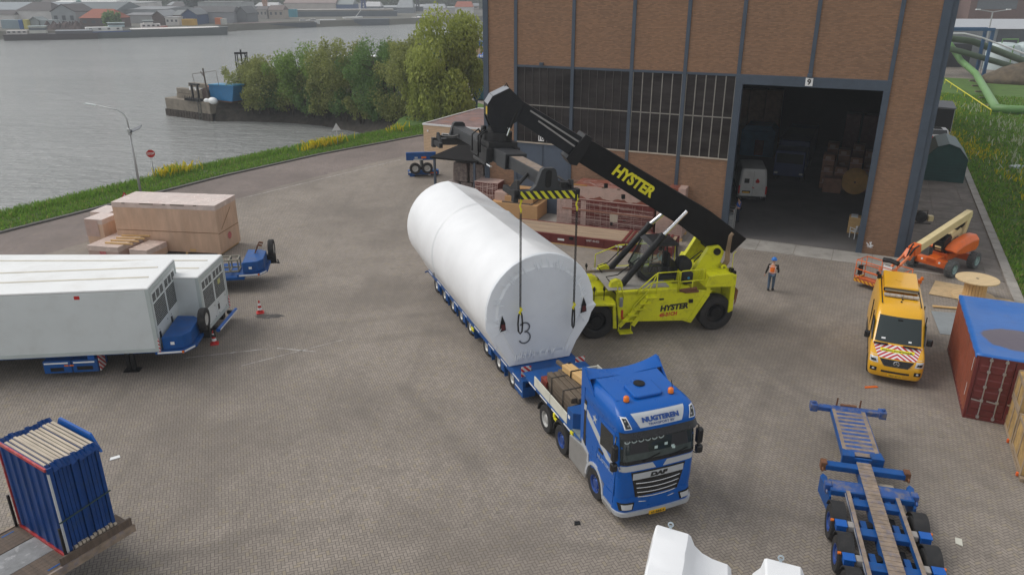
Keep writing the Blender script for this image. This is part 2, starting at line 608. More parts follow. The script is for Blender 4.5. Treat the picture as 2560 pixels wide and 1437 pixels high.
m_kerb = M('kerb_stone', (.12, .115, .11), .9, var=.3, sc=6, bump=.4)
k = off(KERB, .28)
b = B(); n = len(KERB)
for (a, c_, z0, z1) in ((KERB, KERB, 0, .12), (KERB, k, .12, .12), (k, k, .12, -.1)):
    b.add([(*q, z0) for q in a] + [(*q, z1) for q in c_], [(i, i + 1, n + i + 1, n + i) for i in range(n - 1)])
O('kerb', b, m_kerb, kind='structure')

m_soil = M('bank_soil', (.07, .10, .03), .95, var=.35, sc=1.2, dirt=(.07, .13, .02), damt=.6)
g0, g1, g2, g3 = off(KERB, .28), off(KERB, 2.2), off(KERB, 4.6), off(KERB, 9.5)
b = B(); n = len(KERB)
for a, c_, z0, z1 in ((g0, g1, .07, .1), (g1, g2, .1, .05), (g2, g3, .05, -3.4)):
    b.add([(*q, z0) for q in a] + [(*q, z1) for q in c_], [(i, i + 1, n + i + 1, n + i) for i in range(n - 1)])
O('river_bank', b, m_soil, kind='structure')

# road along the quay: a darker lane with a faint worn line
b = B(); l0, l1 = off(KERB, -.15), off(KERB, -6.4)
b.add([(*q, .004) for q in l0] + [(*q, .004) for q in l1], [(i, i + 1, n + i + 1, n + i) for i in range(n - 1)])
O('quay_road', b, herringbone('road_clay_pavers', (.235, .19, .17), .1, 57), kind='structure')
m_line = M('worn_road_paint', (.42, .40, .37), .8, var=.3, sc=8, dirt=(.235, .2, .18), damt=.95, dsc=2.2, dlo=.38, dhi=.6)
b = B()
for (x0, y0, x1, y1, w) in ((-20.0, 54.9, -10.2, 68.4, .13), (-10.2, 29.57, -8.4, 29.2, .1), (-13.9, 28.6, -10.6, 29.5, .1), (-11.2, 27.9, -7.5, 30.4, .06)):
    d = Vector((x1 - x0, y1 - y0, 0)).normalized(); q = Vector((-d.y, d.x, 0)) * w / 2
    a, c_ = Vector((x0, y0, .008)), Vector((x1, y1, .008))
    b.quad(a - q, c_ - q, c_ + q, a + q)
O('road_markings', b, m_line, kind='structure')

# peninsula with trees: stony slope and top
m_rip = M('stony_bank', (.055, .047, .038), .95, var=.5, sc=1.5, dirt=(.03, .028, .022), damt=.6, bump=1.0, bsc=2.5)
edge = [(-42.3, 108.5), (-38, 108), (-32, 107), (-26, 104.2), (-21.05, 100.0), (-17, 95.5), (-13, 91), (-9.6, 87.2), (-6, 85.6)]
top = [(-41.9, 109.6), (-38.5, 111.5), (-32.5, 112.5), (-26.5, 109.5), (-21, 105), (-16, 99.5), (-11, 94), (-7.5, 90), (-4.5, 88)]
b = B(); n = len(edge)
random.seed(5)
b.add([(*q, -3.3) for q in edge] + [((q[0] + r[0]) / 2 + random.uniform(-.5, .5), (q[1] + r[1]) / 2, -1.4) for q, r in zip(edge, top)] + [(*q, -.35) for q in top],
      [(i, i + 1, n + i + 1, n + i) for i in range(n - 1)] + [(n + i, n + i + 1, 2 * n + i + 1, 2 * n + i) for i in range(n - 1)])
b.add([(*q, -.35) for q in top] + [(-4.5, 130, -.35), (-36, 134, -.35), (-35, 122, -.35)], [tuple(range(n + 3))])
O('peninsula_bank', b, m_rip, kind='structure')
m_grassg = M('grass_ground', (.07, .14, .018), .95, var=.3, sc=.5, dirt=(.10, .11, .03), damt=.5, dsc=.7)
b = B(); q = [(-13.5, 86), (-9.7, 80.6), (-4.6, 84.6), (-2, 100), (-8, 112), (-12, 100), (-13.5, 92)]
b.add([(*v, .012) for v in q], [tuple(range(len(q)))])
O('lawn', b, m_grassg, kind='structure')

# slabs before and beside the hall
def H(s_, d_, z=0):
    return HO + E1 * s_ + E2 * d_ + Vector((0, 0, z))
b = B()
random.seed(2)
for i in range(14):
    s0 = -27 + i * 2.12
    dz = random.uniform(0, .004)
    a = [H(s0 + .012, -2.15 if i > 2 else -1.9), H(s0 + 2.1, -2.15), H(s0 + 2.1, -.06), H(s0 + .012, -.06)]
    b.add([(v.x, v.y, .012 + dz) for v in a] + [(v.x, v.y, -.05) for v in a], [(0, 1, 2, 3), (4, 5, 6, 7), (0, 1, 5, 4), (1, 2, 6, 5), (2, 3, 7, 6), (3, 0, 4, 7)])
O('concrete_apron', b, m_conc, kind='structure')
m_slabd = M('dark_slabs', (.16, .14, .125), .9, var=.3, sc=.9, dirt=(.07, .075, .04), damt=.6, dsc=1.4)
b = B()
for i in range(26):
    for j, (a0, a1) in enumerate(((.1, 2.05), (2.08, 4.05), (4.08, 4.9))):
        d0 = -2.0 + i * 2.02
        a = [H(a0, d0 + .015), H(a1, d0 + .015), H(a1, d0 + 2.0), H(a0, d0 + 2.0)]
        z = .014 + random.uniform(0, .01)
        b.add([(v.x, v.y, z) for v in a] + [(v.x, v.y, -.05) for v in a], [(0, 1, 2, 3), (4, 5, 6, 7), (0, 1, 5, 4), (1, 2, 6, 5), (2, 3, 7, 6), (3, 0, 4, 7)])
O('side_path', b, m_slabd, kind='structure')
b = B()
for i in range(44):
    d0 = -9 + i * 1.5
    b.xf = Matrix.Translation(HO) @ Matrix.Rotation(R(-25), 4, 'Z')
    b.box(4.95, 5.45, d0, d0 + 1.47, -.1, .1)
O('path_kerb', b, m_conc, kind='structure', bevel=.03)
# grass field on the right
b = B()
q = [H(5.45, -30), H(5.45, 62), H(-2, 66), H(-2, 110), H(60, 104), H(150, 60), H(150, -30)]
b.add([(v.x, v.y, .02) for v in q], [tuple(range(len(q)))])
O('grass_field', b, m_grassg, kind='structure')

def grass(name, n, pick, hmin, hmax, w, mats, seed, wts=None, kind='stuff', lean=.35):
    rnd = random.Random(seed)
    b = B()
    vs, fs, mi = [], [], []
    for i in range(n):
        r = pick(rnd)
        if r is None: continue
        x, y, z, sc = r
        h_ = rnd.uniform(hmin, hmax) * sc
        a = rnd.uniform(0, 2 * PI)
        ww = w * rnd.uniform(.6, 1.4)
        dx, dy = math.cos(a) * ww, math.sin(a) * ww
        lx, ly = rnd.gauss(0, lean) * h_, rnd.gauss(0, lean) * h_
        k_ = len(vs)
        vs += [(x - dx, y - dy, z), (x + dx, y + dy, z), (x + lx + dx * .3, y + ly + dy * .3, z + h_), (x + lx - dx * .3, y + ly - dy * .3, z + h_ * .9)]
        fs.append((k_, k_ + 1, k_ + 2, k_ + 3))
        mi.append(rnd.choices(range(len(mats)), wts)[0] if wts else 0)
    b.v, b.f, b.m = vs, fs, mi
    return O(name, b, mats, kind=kind, norm=False)

m_gr = [foliage('grass_green', (.12, .25, .02), (.18, .32, .04)), foliage('grass_dry', (.22, .25, .06), (.30, .30, .10)), foliage('grass_dark', (.07, .16, .02), (.11, .20, .03)),
        foliage('rape_yellow', (.50, .42, .01), (.62, .5, .012)), foliage('cow_parsley', (.30, .34, .2), (.5, .52, .38))]
seglen = [(Vector(KERB[i + 1]) - Vector(KERB[i])).length for i in range(len(KERB) - 1)]
def on_bank(rnd, lo=.35, hi=5.6, i0=1):
    i = rnd.choices(range(i0, len(KERB) - 1), seglen[i0:])[0]
    u = rnd.random(); d = rnd.uniform(lo, hi)
    a, c_ = Vector(KERB[i]), Vector(KERB[i + 1])
    tt = (c_ - a).normalized(); q = a.lerp(c_, u) + Vector((-tt.y, tt.x)) * d
    z = .07 if d < 4.6 else .05 - (d - 4.6) * .7
    return (q.x, q.y, z, 1.25 if d > 3 else .75)
grass('bank_grass', 46000, on_bank, .12, .36, .036, m_gr[:3], 1, (6, 1, 3))
def patch_pick(cx, cy, rx, ry, ang=57):
    ca, sa = math.cos(R(ang)), math.sin(R(ang))
    def f(rnd):
        u, v = rnd.gauss(0, .45) * rx, rnd.gauss(0, .45) * ry
        return (cx + u * ca - v * sa, cy + u * sa + v * ca, .08, 1)
    return f
for (cx, cy, rx, ry, n_, lab) in ((-28.2, 62.2, 2.2, .6, 220, 'yellow rapeseed flowers around the stop sign post'), (-18.4, 74.4, 2.9, .6, 380, 'yellow rapeseed flowers around the triangular sign post'), (-12.6, 82.6, 1.6, .5, 50, 'small yellow flower patch below the willow tree')):
    o = grass('yellow_flowers', n_, patch_pick(cx, cy, rx, ry), .5, .95, .07, [m_gr[3], m_gr[0]], int(cx * 7), (4, 1))
    tag(o, lab, 'flowers')
def in_field(rnd):
    s_ = 5.5 + rnd.random() ** 1.6 * 34
    d_ = rnd.uniform(-16, 84)
    q = H(s_, d_)
    return (q.x, q.y, .03, 1)
grass('field_grass', 56000, in_field, .08, .26, .07, m_gr[:3], 4, (6, 1.4, 2.4))
random.seed(11)
def flower_band(rnd):
    for _ in range(20):
        u = rnd.random() ** .8
        k = .5 + .5 * math.sin(u * 31) * math.sin(u * 13 + 1)
        if rnd.random() < k ** 2: break
    a, c_ = Vector((34, 46)), Vector((60.5, 122))
    q = a.lerp(c_, u) + Vector((math.sin(u * 9) * 1.5 + 1.0, 0))
    w = .7 + 1.8 * u
    return (q.x + rnd.gauss(0, w * .8), q.y + rnd.gauss(0, w * 1.6), .05, 1)
tag(grass('yellow_flowers', 2600, flower_band, .22, .45, .055, [m_gr[3], m_gr[0]], 8, (3, 1.3)), 'drift of yellow rapeseed flowers across the grass field beside the hall', 'flowers')
def parsley_band(rnd):
    cl = ((59, 99, 3.0), (54.5, 84, 3.0), (50, 76, 2.8), (44.5, 66, 2.6), (41.5, 60, 2.4), (38.5, 53, 1.8))
    c_ = rnd.choice(cl)
    return (c_[0] + 1.4 + rnd.gauss(0, c_[2] * .6), c_[1] + rnd.gauss(0, c_[2]), .05, 1)
tag(grass('white_flowers', 900, parsley_band, .3, .7, .08, [m_gr[4], m_gr[0]], 9, (2, 1.6)), 'white cow parsley growing among the yellow flowers of the grass field', 'flowers')
# ------------------------------------------------------------ the brick hall
m_brick = brickwall('hall_brick', (.275, .150, .086), (.21, .145, .10))
m_hglass, t, p = nodes('hall_glazing')
tc = N(t, 'TexCoord').outputs['Object']
c = mix(t, ramp(t, noise(t, tc, .9, 4, .6, (.35, 1, 1.6)), .3, .75), (.014, .011, .011), (.060, .052, .050))  # paler stretched patches in the colour imitate reflections in the panes
t.links.new(c, p.inputs['Base Color'])
p.inputs['Roughness'].default_value = .25
p.inputs['Specular IOR Level'].default_value = .2
m_mull = M('window_bars_pale', (.24, .225, .20), .6, var=.2, sc=3)
m_mulld = M('window_bars_dark', (.07, .062, .058), .6, var=.3, sc=3)
m_roof = M('roof_felt', (.06, .06, .06), .9)
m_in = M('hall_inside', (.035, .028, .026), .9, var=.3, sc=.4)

hall = T('brick_hall', 'tall brown brick industrial hall with anthracite steel frame and open door', 'building', HO, -25)
HT = 17.0
XS = [-27.0, -24.66, -20.66, -16.77, -13.45, -10.3, -6.37, -2.27, -.08]
def wallbox(x0, x1, z0, z1):
    b = B(); b.box(x0, x1, 0, .3, z0, z1)
    return b
# brick panels between the steel uprights, each one infill
for i in range(8):
    x0, x1 = XS[i], XS[i + 1]
    if i in (0, 7):
        O('brick_panel', wallbox(x0, x1, 0, HT), m_brick, hall)
    elif i in (5, 6):
        O('brick_panel', wallbox(x0, x1, 9.86, HT), m_brick, hall)
    else:
        O('brick_panel', wallbox(x0, x1, 9.86, HT), m_brick, hall)
        if i != 1:
            O('brick_panel', wallbox(x0, x1, 0, 4.76), m_brick, hall)
# steel uprights
for i, x in enumerate(XS):
    w = .30 if i in (0,) else .22
    b = B()
    z0 = 9.86 if i == 6 else 0
    if i == 8:
        b.box(-.42, .02, -.07, .32, 0, HT); b.box(-.04, .28, .0, .9, 0, HT)
    elif i == 0:
        b.box(x - .04, x + .34, -.07, .32, 0, HT)
    else:
        b.box(x - w / 2, x + w / 2, -.06, .28, z0, HT)
    O('steel_column', b, m_steelg, hall, bevel=.01)
# glazing
for i, nm, mm in ((1, 7, m_mulld), (2, 7, m_mulld), (3, 5, m_mull), (4, 5, m_mull)):
    x0, x1 = XS[i] + .11, XS[i + 1] - .11
    b = B(); b.box(x0, x1, .06, .12, 4.84, 9.72)
    g = O('window_band', b, m_hglass, hall)
    b = B()
    for k in range(1, nm):
        xx = x0 + (x1 - x0) * k / nm
        w = .03 if mm is m_mull else .018
        b.box(xx - w, xx + w, .01, .07, 4.84, 7.26); b.box(xx - w, xx + w, .01, .07, 7.34, 9.72)
    if mm is m_mull:
        b.box(x0, x0 + .05, .01, .07, 4.84, 9.72); b.box(x1 - .05, x1, .01, .07, 4.84, 9.72)
    O('window_bars', b, mm, g)
    b = B(); b.box(x0, x1, -.01, .08, 7.27, 7.33)
    O('transom', b, m_mull, g)
    b = B(); b.box(x0, x1, -.05, .12, 4.76, 4.84)
    O('window_sill', b, M('pale_sill', (.42, .36, .29), .7), g)
    b = B(); b.box(x0, x1, -.045, .12, 9.72, 9.86)
    O('lintel', b, m_steelg, g)
# grey door under bay 10
b = B(); b.box(XS[1] + .11, XS[2] - .11, .04, .14, 0, 4.76)
d10 = O('sliding_door', b, M('grey_door_sheet', (.075, .10, .14), .55, var=.08, sc=.5, dirt=(.05, .06, .08), damt=.4), hall)
b = B(); b.box(XS[1] + .12, XS[2] - .12, .0, .05, 2.3, 2.36); b.box(-22.7, -22.64, .0, .05, 0, 4.7)
O('door_seam', b, m_steelg, d10)
# door 9 frame
b = B()
b.box(-10.41, -10.0, -.09, .3, 0, 9.3); b.box(-2.5, -2.16, -.09, .3, 0, 9.3); b.box(-10.41, -2.16, -.09, .3, 9.3, 9.86)
O('door_frame', b, m_steelg, hall, bevel=.012)
b = B(); b.box(-6.5, -6.24, -.28, -.02, 9.86, 10.06)
O('door_lamp', b, m_steelg, hall, bevel=.02)
b = B(); b.box(-22.9, -22.64, -.2, -.02, 9.88, 10.05)
O('window_lamp', b, m_steelg, hall, bevel=.02)
m_sign = M('white_sign', (.8, .8, .8), .5, var=.02)
m_ink = M('black_ink', (.012, .012, .012), .6)
for (x, z, s_) in ((-6.37, 9.38, '9'), (-22.72, 4.98, '10')):
    b = B(); b.box(x - .2, x + .2, -.125, -.1, z, z + .44)
    sg = O('number_sign', b, m_sign, hall)
    b = B(); b.box(x - .03, x + .03, -.1, .06, z + .05, z + .4); O('sign_bracket', b, m_steelg, sg)
    txt(s_, .42, basis((x, -.128, z + .075), (1, 0, 0), (0, 0, 1)), m_ink, sg, 'number', bold=.012, align='CENTER')
# graffiti tag near the pillar foot
b = B(); random.seed(3)
for k in range(3):
    b.tube([(-2.0 + random.uniform(0, .4), -.006, .35 + random.uniform(0, .4)) for _ in range(7)], .022, 4)
O('paint_scrawl', b, m_sign, hall)
# rest of the shell: side walls, back wall, roof, dark inside
b = B(); b.box(-26.9, -26.6, .32, 60, 0, HT)
O('side_wall', b, m_brick, hall)
b = B(); b.box(-.3, -.02, .9, 60, 0, HT)
O('side_wall', b, m_brick, hall)
b = B(); b.box(-26.6, -.3, 59.7, 60, 0, HT)
O('back_wall', b, m_brick, hall)
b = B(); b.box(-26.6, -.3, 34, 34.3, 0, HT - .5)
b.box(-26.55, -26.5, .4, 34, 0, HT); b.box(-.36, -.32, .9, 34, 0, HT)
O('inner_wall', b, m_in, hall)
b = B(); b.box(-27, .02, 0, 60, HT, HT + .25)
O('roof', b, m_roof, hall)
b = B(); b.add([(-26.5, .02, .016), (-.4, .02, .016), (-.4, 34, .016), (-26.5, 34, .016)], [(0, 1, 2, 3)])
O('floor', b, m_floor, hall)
# ------------------------------------------------------------ vehicle helpers
class Shell:
    """body of revolution-free cab/van: table z -> (front x, half width, rear x)"""
    def __init__(s, tab, rc=.22, bow=.05, rr=.04):
        s.tab, s.rc, s.bow, s.rr = tab, rc, bow, rr

    def at(s, z):
        tb = s.tab
        if z <= tb[0][0]: return tb[0][1:]
        for a, c in zip(tb, tb[1:]):
            if z <= c[0]:
                u = (z - a[0]) / (c[0] - a[0])
                return tuple(p * (1 - u) + q * u for p, q in zip(a[1:], c[1:]))
        return tb[-1][1:]

    def fx(s, y, z):
        xf, w, xr = s.at(z)
        ay = min(abs(y), w)
        x = xf - s.bow * (ay / w) ** 2
        if ay > w - s.rc:
            d = ay - (w - s.rc)
            x -= s.rc - math.sqrt(max(0, s.rc ** 2 - d * d))
        return x

    def outline(s, z, n=9):
        xf, w, xr = s.at(z)
        ys = [-w + s.rc * (1 - math.cos(PI / 2 * k / n)) for k in range(n + 1)]
        ys += [-(w - s.rc) + 2 * (w - s.rc) * k / 8 for k in range(1, 8)] + [-y for y in reversed(ys)]
        pts = [(s.fx(y, z), y, z) for y in ys]
        r = s.rr
        pts += [(xr + r, w, z), (xr, w - r, z), (xr, -w + r, z), (xr + r, -w, z)]
        return pts

    def body(s, b=None, zs=None):
        b = b or B()
        zz = zs or [t_[0] for t_ in s.tab]
        return b.ring([s.outline(z) for z in zz])

    def patch(s, ylo, yhi, z0, z1, o=.006, nz=6, ny=12, th=None):
        """skin patch on the front; ylo/yhi may be (at z0, at z1)"""
        f = lambda v, u: v[0] * (1 - u) + v[1] * u if isinstance(v, tuple) else v
        b = B()
        rows = []
        for k in range(nz + 1):
            u = k / nz
            z = z0 + (z1 - z0) * u
            a, c = f(ylo, u), f(yhi, u)
            rows.append([(s.fx(a + (c - a) * i / ny, z) + o, a + (c - a) * i / ny, z) for i in range(ny + 1)])
        n = ny + 1
        b.add([p for r in rows for p in r], [(k * n + i, k * n + i + 1, (k + 1) * n + i + 1, (k + 1) * n + i) for k in range(nz) for i in range(ny)])
        return b

_wheel = {}
def wheel(parent, x, y, z, r, w, rim, side, style='truck', name='wheel', stud=None):
    """tyre as the part, rim (and hub studs) as its pieces; side=+1/-1 is the outer face along y"""
    key = (r, w, style, side, rim.name)
    if key not in _wheel:
        h = w / 2 * side
        rr = r * (.55 if style == 'truck' else .56)
        b = B()
        prof = [(rr, -h), (r * .93, -h), (r * .985, -h * .82), (r, -h * .6), (r, -h * .12), (r * .975, -h * .08), (r * .975, h * .08), (r, h * .12), (r, h * .6), (r * .985, h * .82), (r * .93, h), (r * .80, h * 1.03), (rr * 1.03, h * .95), (rr, h * .8)]
        if style == 'lug':
            prof = [(rr, -h), (r * .88, -h), (r * .95, -h * .8), (r * .95, h * .8), (r * .88, h), (rr, h * .8)]
        b.lathe(prof, 28, ax='y')
        if style == 'lug':
            for k in range(18):
                for sd_ in (-1, 1):
                    a = 2 * PI * (k + (.5 if sd_ > 0 else 0)) / 18
                    c_, s_ = math.cos(a), math.sin(a)
                    b.bar((r * .97 * c_, sd_ * abs(h) * .08, r * .97 * s_), (r * .97 * math.cos(a + .2), sd_ * abs(h) * .98, r * .97 * math.sin(a + .2)), r * .1, r * .1, up=(c_, 0, s_))
        m1 = b
        b = B()
        if style == 'plain':
            b.lathe([(rr, h * .82), (rr * .82, h * .5), (rr * .55, h * .42), (rr * .4, h * .75), (.001, h * .78)], 24, ax='y')
        else:
            b.lathe([(rr * 1.02, h * .96), (rr * .93, h * .86), (rr * .86, h * .45), (rr * .60, h * .38), (rr * .5, h * .8), (rr * .30, h * .86), (.001, h * .86)], 24, ax='y')
        m2 = b
        b = B()
        for k in range(10):
            a = 2 * PI * k / 10
            b.cyl((rr * .70 * math.cos(a), h * .36, rr * .70 * math.sin(a)), (rr * .70 * math.cos(a), h * .62, rr * .70 * math.sin(a)), rr * .065, n=6)
        _wheel[key] = (m1, m2, b, {})
    m1, m2, m3, cache = _wheel[key]
    if not cache:
        o1 = O(name, m1, m_tyre, parent, smooth=35)
        o2 = O('rim', m2, rim, o1, smooth=35)
        o3 = O('wheel_nuts', m3, stud or m_alu, o1) if style == 'truck' else None
        cache['d'] = (o1.data, o2.data, o3.data if o3 else None)
    else:
        d = cache['d']
        o1 = bpy.data.objects.new(name, d[0]); COL.objects.link(o1); o1.parent = parent
        o2 = bpy.data.objects.new('rim', d[1]); COL.objects.link(o2); o2.parent = o1
        if d[2]:
            o3 = bpy.data.objects.new('wheel_nuts', d[2]); COL.objects.link(o3); o3.parent = o1
    o1.location = (x, y, z)
    o1.rotation_euler = (0, random.uniform(0, 6), 0)
    return o1

m_rim = M('grey_steel_rim', (.50, .50, .48), .45, .3, var=.1, dirt=(.25, .22, .2), damt=.5, sc=4)
m_rimb = M('blue_polished_rim', (.03, .08, .30), .3, .4, var=.1)
m_plate = M('yellow_plate', (.80, .45, .01), .5, var=.03)
m_lamp = glassy('lamp_glass', (.55, .56, .56), .08)
m_visor = M('visor_black', (.014, .014, .015), .25)
m_chrome = M('chrome', (.72, .73, .74), .15, .9, var=.03)

# ------------------------------------------------------------ blue truck tractor
def build_truck(loc, rz, label):
    tr = T('truck_tractor', label, 'truck', loc, rz)
    sh = Shell([(.92, 0, 1.22, -2.3), (1.3, .03, 1.235, -2.33), (2.12, .03, 1.25, -2.35), (2.6, -.03, 1.25, -2.36), (3.06, -.12, 1.24, -2.38), (3.1, -.03, 1.25, -2.38), (3.22, -.03, 1.25, -2.38),
                (3.36, -.10, 1.235, -2.38), (3.49, -.21, 1.2, -2.38), (3.58, -.38, 1.13, -2.38), (3.64, -.60, 1.06, -2.38), (3.68, -.9, 1.0, -2.38)], rc=.24, bow=.06)
    b = sh.body()
    # rising roof behind the crown
    b.add([(-.88, -.98, 3.676), (-.88, .98, 3.676), (-2.38, 1.04, 3.76), (-2.38, -1.04, 3.76), (-2.38, 1.1, 3.5), (-2.38, -1.1, 3.5)], [(0, 1, 2, 3), (3, 2, 4, 5), (0, 3, 5), (1, 4, 2)])
    cab = O('cab', b, m_blue, tr, smooth=32, bevel=0)
    # roof air deflector: raised rear wings with a low middle
    b = B()
    n = 10
    for s0, s1, o in ((-2.15, -2.52, 0),):
        f, bk = [], []
        for i in range(n + 1):
            y = -1.24 + 2.48 * i / n
            z = 3.74 + .24 * (abs(y) / 1.24) ** 2.2
            f.append((s0 + .05 * (1 - abs(y) / 1.24), y, min(z, 3.76))); bk.append((s1, y, z))
        b.add(f + bk + [(s1 - .05, q[1], q[2]) for q in bk] + [(s1 - .05, q[1], 3.6) for q in bk],
              [(i, i + 1, n + 2 + i, n + 1 + i) for i in range(n)] + [(n + 1 + i, n + 2 + i, 2 * n + 3 + i, 2 * n + 2 + i) for i in range(n)] + [(2 * n + 2 + i, 2 * n + 3 + i, 3 * n + 4 + i, 3 * n + 3 + i) for i in range(n)])
    for sd_ in (-1, 1):
        b.prism([(-1.75, 3.4), (-2.1, 3.68), (-2.45, 3.98), (-2.62, 3.94), (-2.56, 1.5), (-2.36, 1.3), (-2.36, 3.4)], sd_ * 1.2, sd_ * 1.255)
    O('roof_deflector', b, m_blue, tr, smooth=40)
    # roof hatch with fan
    b = B(); b.xf = Matrix.Translation((-1.12, 0, 3.685)) @ Matrix.Rotation(R(3.2), 4, 'Y')
    b.prism([(-.36, -.46), (.3, -.46), (.36, -.36), (.36, .36), (.3, .46), (-.36, .46)], 0, .09, 'z')
    ht = O('roof_hatch', b, m_blue, tr, bevel=.03)
    b = B(); b.cyl((-1.38, .0, 3.77), (-1.38, .0, 3.82), .17, n=20); O('roof_fan', b, m_dark, ht)
    for y in (-.72, .72):
        b = B(); b.lathe([(.10, 3.60), (.10, 3.66), (.085, 3.67)], 16, (-.80, y, 0), cap=True)
        bc = O('beacon_base', b, m_dark, tr)
        b = B(); b.lathe([(.085, 3.67), (.082, 3.79), (.05, 3.82), (.001, 3.825)], 16, (-.80, y, 0)); O('beacon_light', b, m_amber, bc, smooth=True)
    b = B(); b.cyl((-.9, .86, 3.62), (-1.0, .84, 3.95), .012, n=6); O('antenna', b, m_dark, tr)
    # header sign
    hd = O('header_sign', sh.patch((-.66, -.84), (.66, .84), 3.21, 3.54, .012, 8, 14), m_silver, tr)
    up = Vector((-.14, 0, .18)).normalized()
    m_txb = M('sign_blue', (.01, .06, .26), .4)
    txt('NUGTEREN', .185, basis((sh.fx(0, 3.355) + .03, -.58, 3.355), (0, 1, 0), (-.78, 0, 1)), m_txb, hd, 'lettering', bold=.011, width=1.16)
    txt('TRANSPORT BV', .10, basis((sh.fx(0, 3.25) + .022, -.40, 3.25), (0, 1, 0), (-.5, 0, 1)), m_txb, hd, 'lettering', width=.82)
    for s_ in (-1, 1):
        y0, y1 = (s_ * .90, s_ * 1.0), (s_ * 1.12, s_ * 1.16)
        fr = O('high_beam', sh.patch(y0, y1, 3.21, 3.50, .013, 6, 6), m_white, tr)
        O('high_beam_lens', sh.patch((s_ * .93, s_ * 1.02), (s_ * 1.09, s_ * 1.13), 3.235, 3.475, .018, 6, 6), m_glass, fr)
        b = B()
        for zz, yy in ((3.3, 1.0), (3.41, 1.06)):
            b.ball((sh.fx(s_ * yy, zz) + .005, s_ * yy, zz), .036, 6)
        O('high_beam_bulb', b, M('dull_reflector', (.22, .23, .23), .2), fr, smooth=True)
    # windscreen with visor
    ws = O('windscreen', sh.patch(-1.19, 1.19, 2.12, 3.02, .008, 8, 26), m_windsh, tr, smooth=True)
    b = B()
    for k in range(6):
        y = -1.0 + k * .21
        b.tube([(sh.fx(y, 2.8) + .014, y + .085 * math.sin(a), 2.83 - .085 * math.cos(a)) for a in [R(q) for q in range(-70, 71, 20)]], .018, 5)
    O('curtain_fringe', b, M('curtain_trim', (.5, .58, .57), .8), ws)
    O('dashboard_reflection', sh.patch(-1.12, 1.12, 2.2, 2.4, .0095, 2, 22), M('grey_green_reflection', (.055, .07, .066), .35, var=.3, sc=5), ws)  # lighter strip painted on the opaque glass for the dashboard's reflection
    for y0 in (-.95, .35): O('seat_back', sh.patch((y0, y0 + .06), (y0 + .6, y0 + .54), 2.4, 2.78, .0095, 3, 6), M('dim_seat', (.022, .022, .026), .5), ws)
    b = B()
    for y, z in ((-.12, 2.5), (.2, 2.55), (.42, 2.43), (.45, 2.38)):
        b.box(sh.fx(y, z) + .01, sh.fx(y, z) + .014, y - .05, y + .05, z - .045, z + .045)
    O('dashboard_items', b, M('pale_cloth', (.5, .62, .6), .8), ws)
    b = sh.patch(-1.2, 1.2, 2.08, 2.2, .012, 2, 26); O('windscreen_frame', b, m_visor, ws)
    b = B(); n = 14
    ys = [-1.22 + 2.44 * i / n for i in range(n + 1)]
    b.add([(sh.fx(y, 3.08) + .02, y, 3.12) for y in ys] + [(sh.fx(y, 3.08) + .20, y, 2.96) for y in ys], [(i, i + 1, n + 2 + i, n + 1 + i) for i in range(n)])
    b.add([(sh.fx(y, 3.08) + .02, y, 3.10) for y in ys] + [(sh.fx(y, 3.08) + .20, y, 2.94) for y in ys], [(i, i + 1, n + 2 + i, n + 1 + i) for i in range(n)])
    O('sun_visor', b, m_visor, tr, smooth=True)
    b = B()
    for y in (-.55, .35):
        b.bar((sh.fx(y, 2.14) + .03, y, 2.16), (sh.fx(y, 2.3) + .03, y + .55, 2.30), .02, .02)
    O('wiper', b, m_dark, ws)
    # silver band below the windscreen, split by a blue V
    O('silver_band', sh.patch((-1.2, -1.24), (-.10, -.22), 1.86, 2.05, .007, 2, 14), m_silver, tr)
    O('silver_band', sh.patch((.12, .24), (1.22, 1.22), 1.86, 2.05, .007, 2, 14), m_silver, tr)
    # grille
    gr = O('grille', sh.patch((-.62, -.88), (.62, .88), .62, 1.82, .012, 6, 12), m_visor, tr)
    O('grille_top', sh.patch(-.82, .82, 1.56, 1.77, .022, 2, 12), m_silver, gr)
    txt('DAF', .17, basis((sh.fx(0, 1.6) + .026, -.27, 1.60), (0, 1, 0), (0, 0, 1)), m_ink, gr, 'lettering', bold=.012, width=.56, shear=.15)
    b = B()
    for k in range(5):
        z = .74 + k * .165
        hw = .58 + k * .035
        b.tube([(sh.fx(y, z) + .035, y, z + .05 * (abs(y) / hw) ** 2) for y in [-hw + 2 * hw * i / 8 for i in range(9)]], .018, 6)
    O('grille_bars', b, m_chrome, gr, smooth=True)
    # lower front: bumper, lamps
    bs = Shell([(.30, -.03, 1.2, -1.0), (.42, .06, 1.245, -1.0), (.6, .08, 1.25, -1.0), (.95, .02, 1.24, -.9)], rc=.3, bow=.08)
    O('bumper', bs.body(zs=[.5, .6, .95]), m_blue, tr, smooth=35)
    O('bumper_lip', Shell([(.27, .0, 1.2, -.95), (.36, .12, 1.26, -1.0), (.5, .13, 1.27, -1.0)], rc=.3, bow=.08).body(), m_silver, tr, smooth=35)
    for s_ in (-1, 1):
        fr = O('headlight', bs.patch((s_ * .78, s_ * .72), (s_ * 1.16, s_ * 1.2), .56, .80, .012, 4, 8), m_glass, tr)
        O('headlight_lens', bs.patch((s_ * .82, s_ * .78), (s_ * 1.1, s_ * 1.12), .60, .76, .03, 4, 6), m_lamp, fr)
    b = B(); b.box(.12, .145, -.27, .27, .33, .45)
    pl = O('number_plate', b, m_plate, tr)
    txt('65-BBB-4', .1, basis((.148, -.21, .355), (0, 1, 0), (0, 0, 1)), m_ink, pl, 'lettering', width=.43)
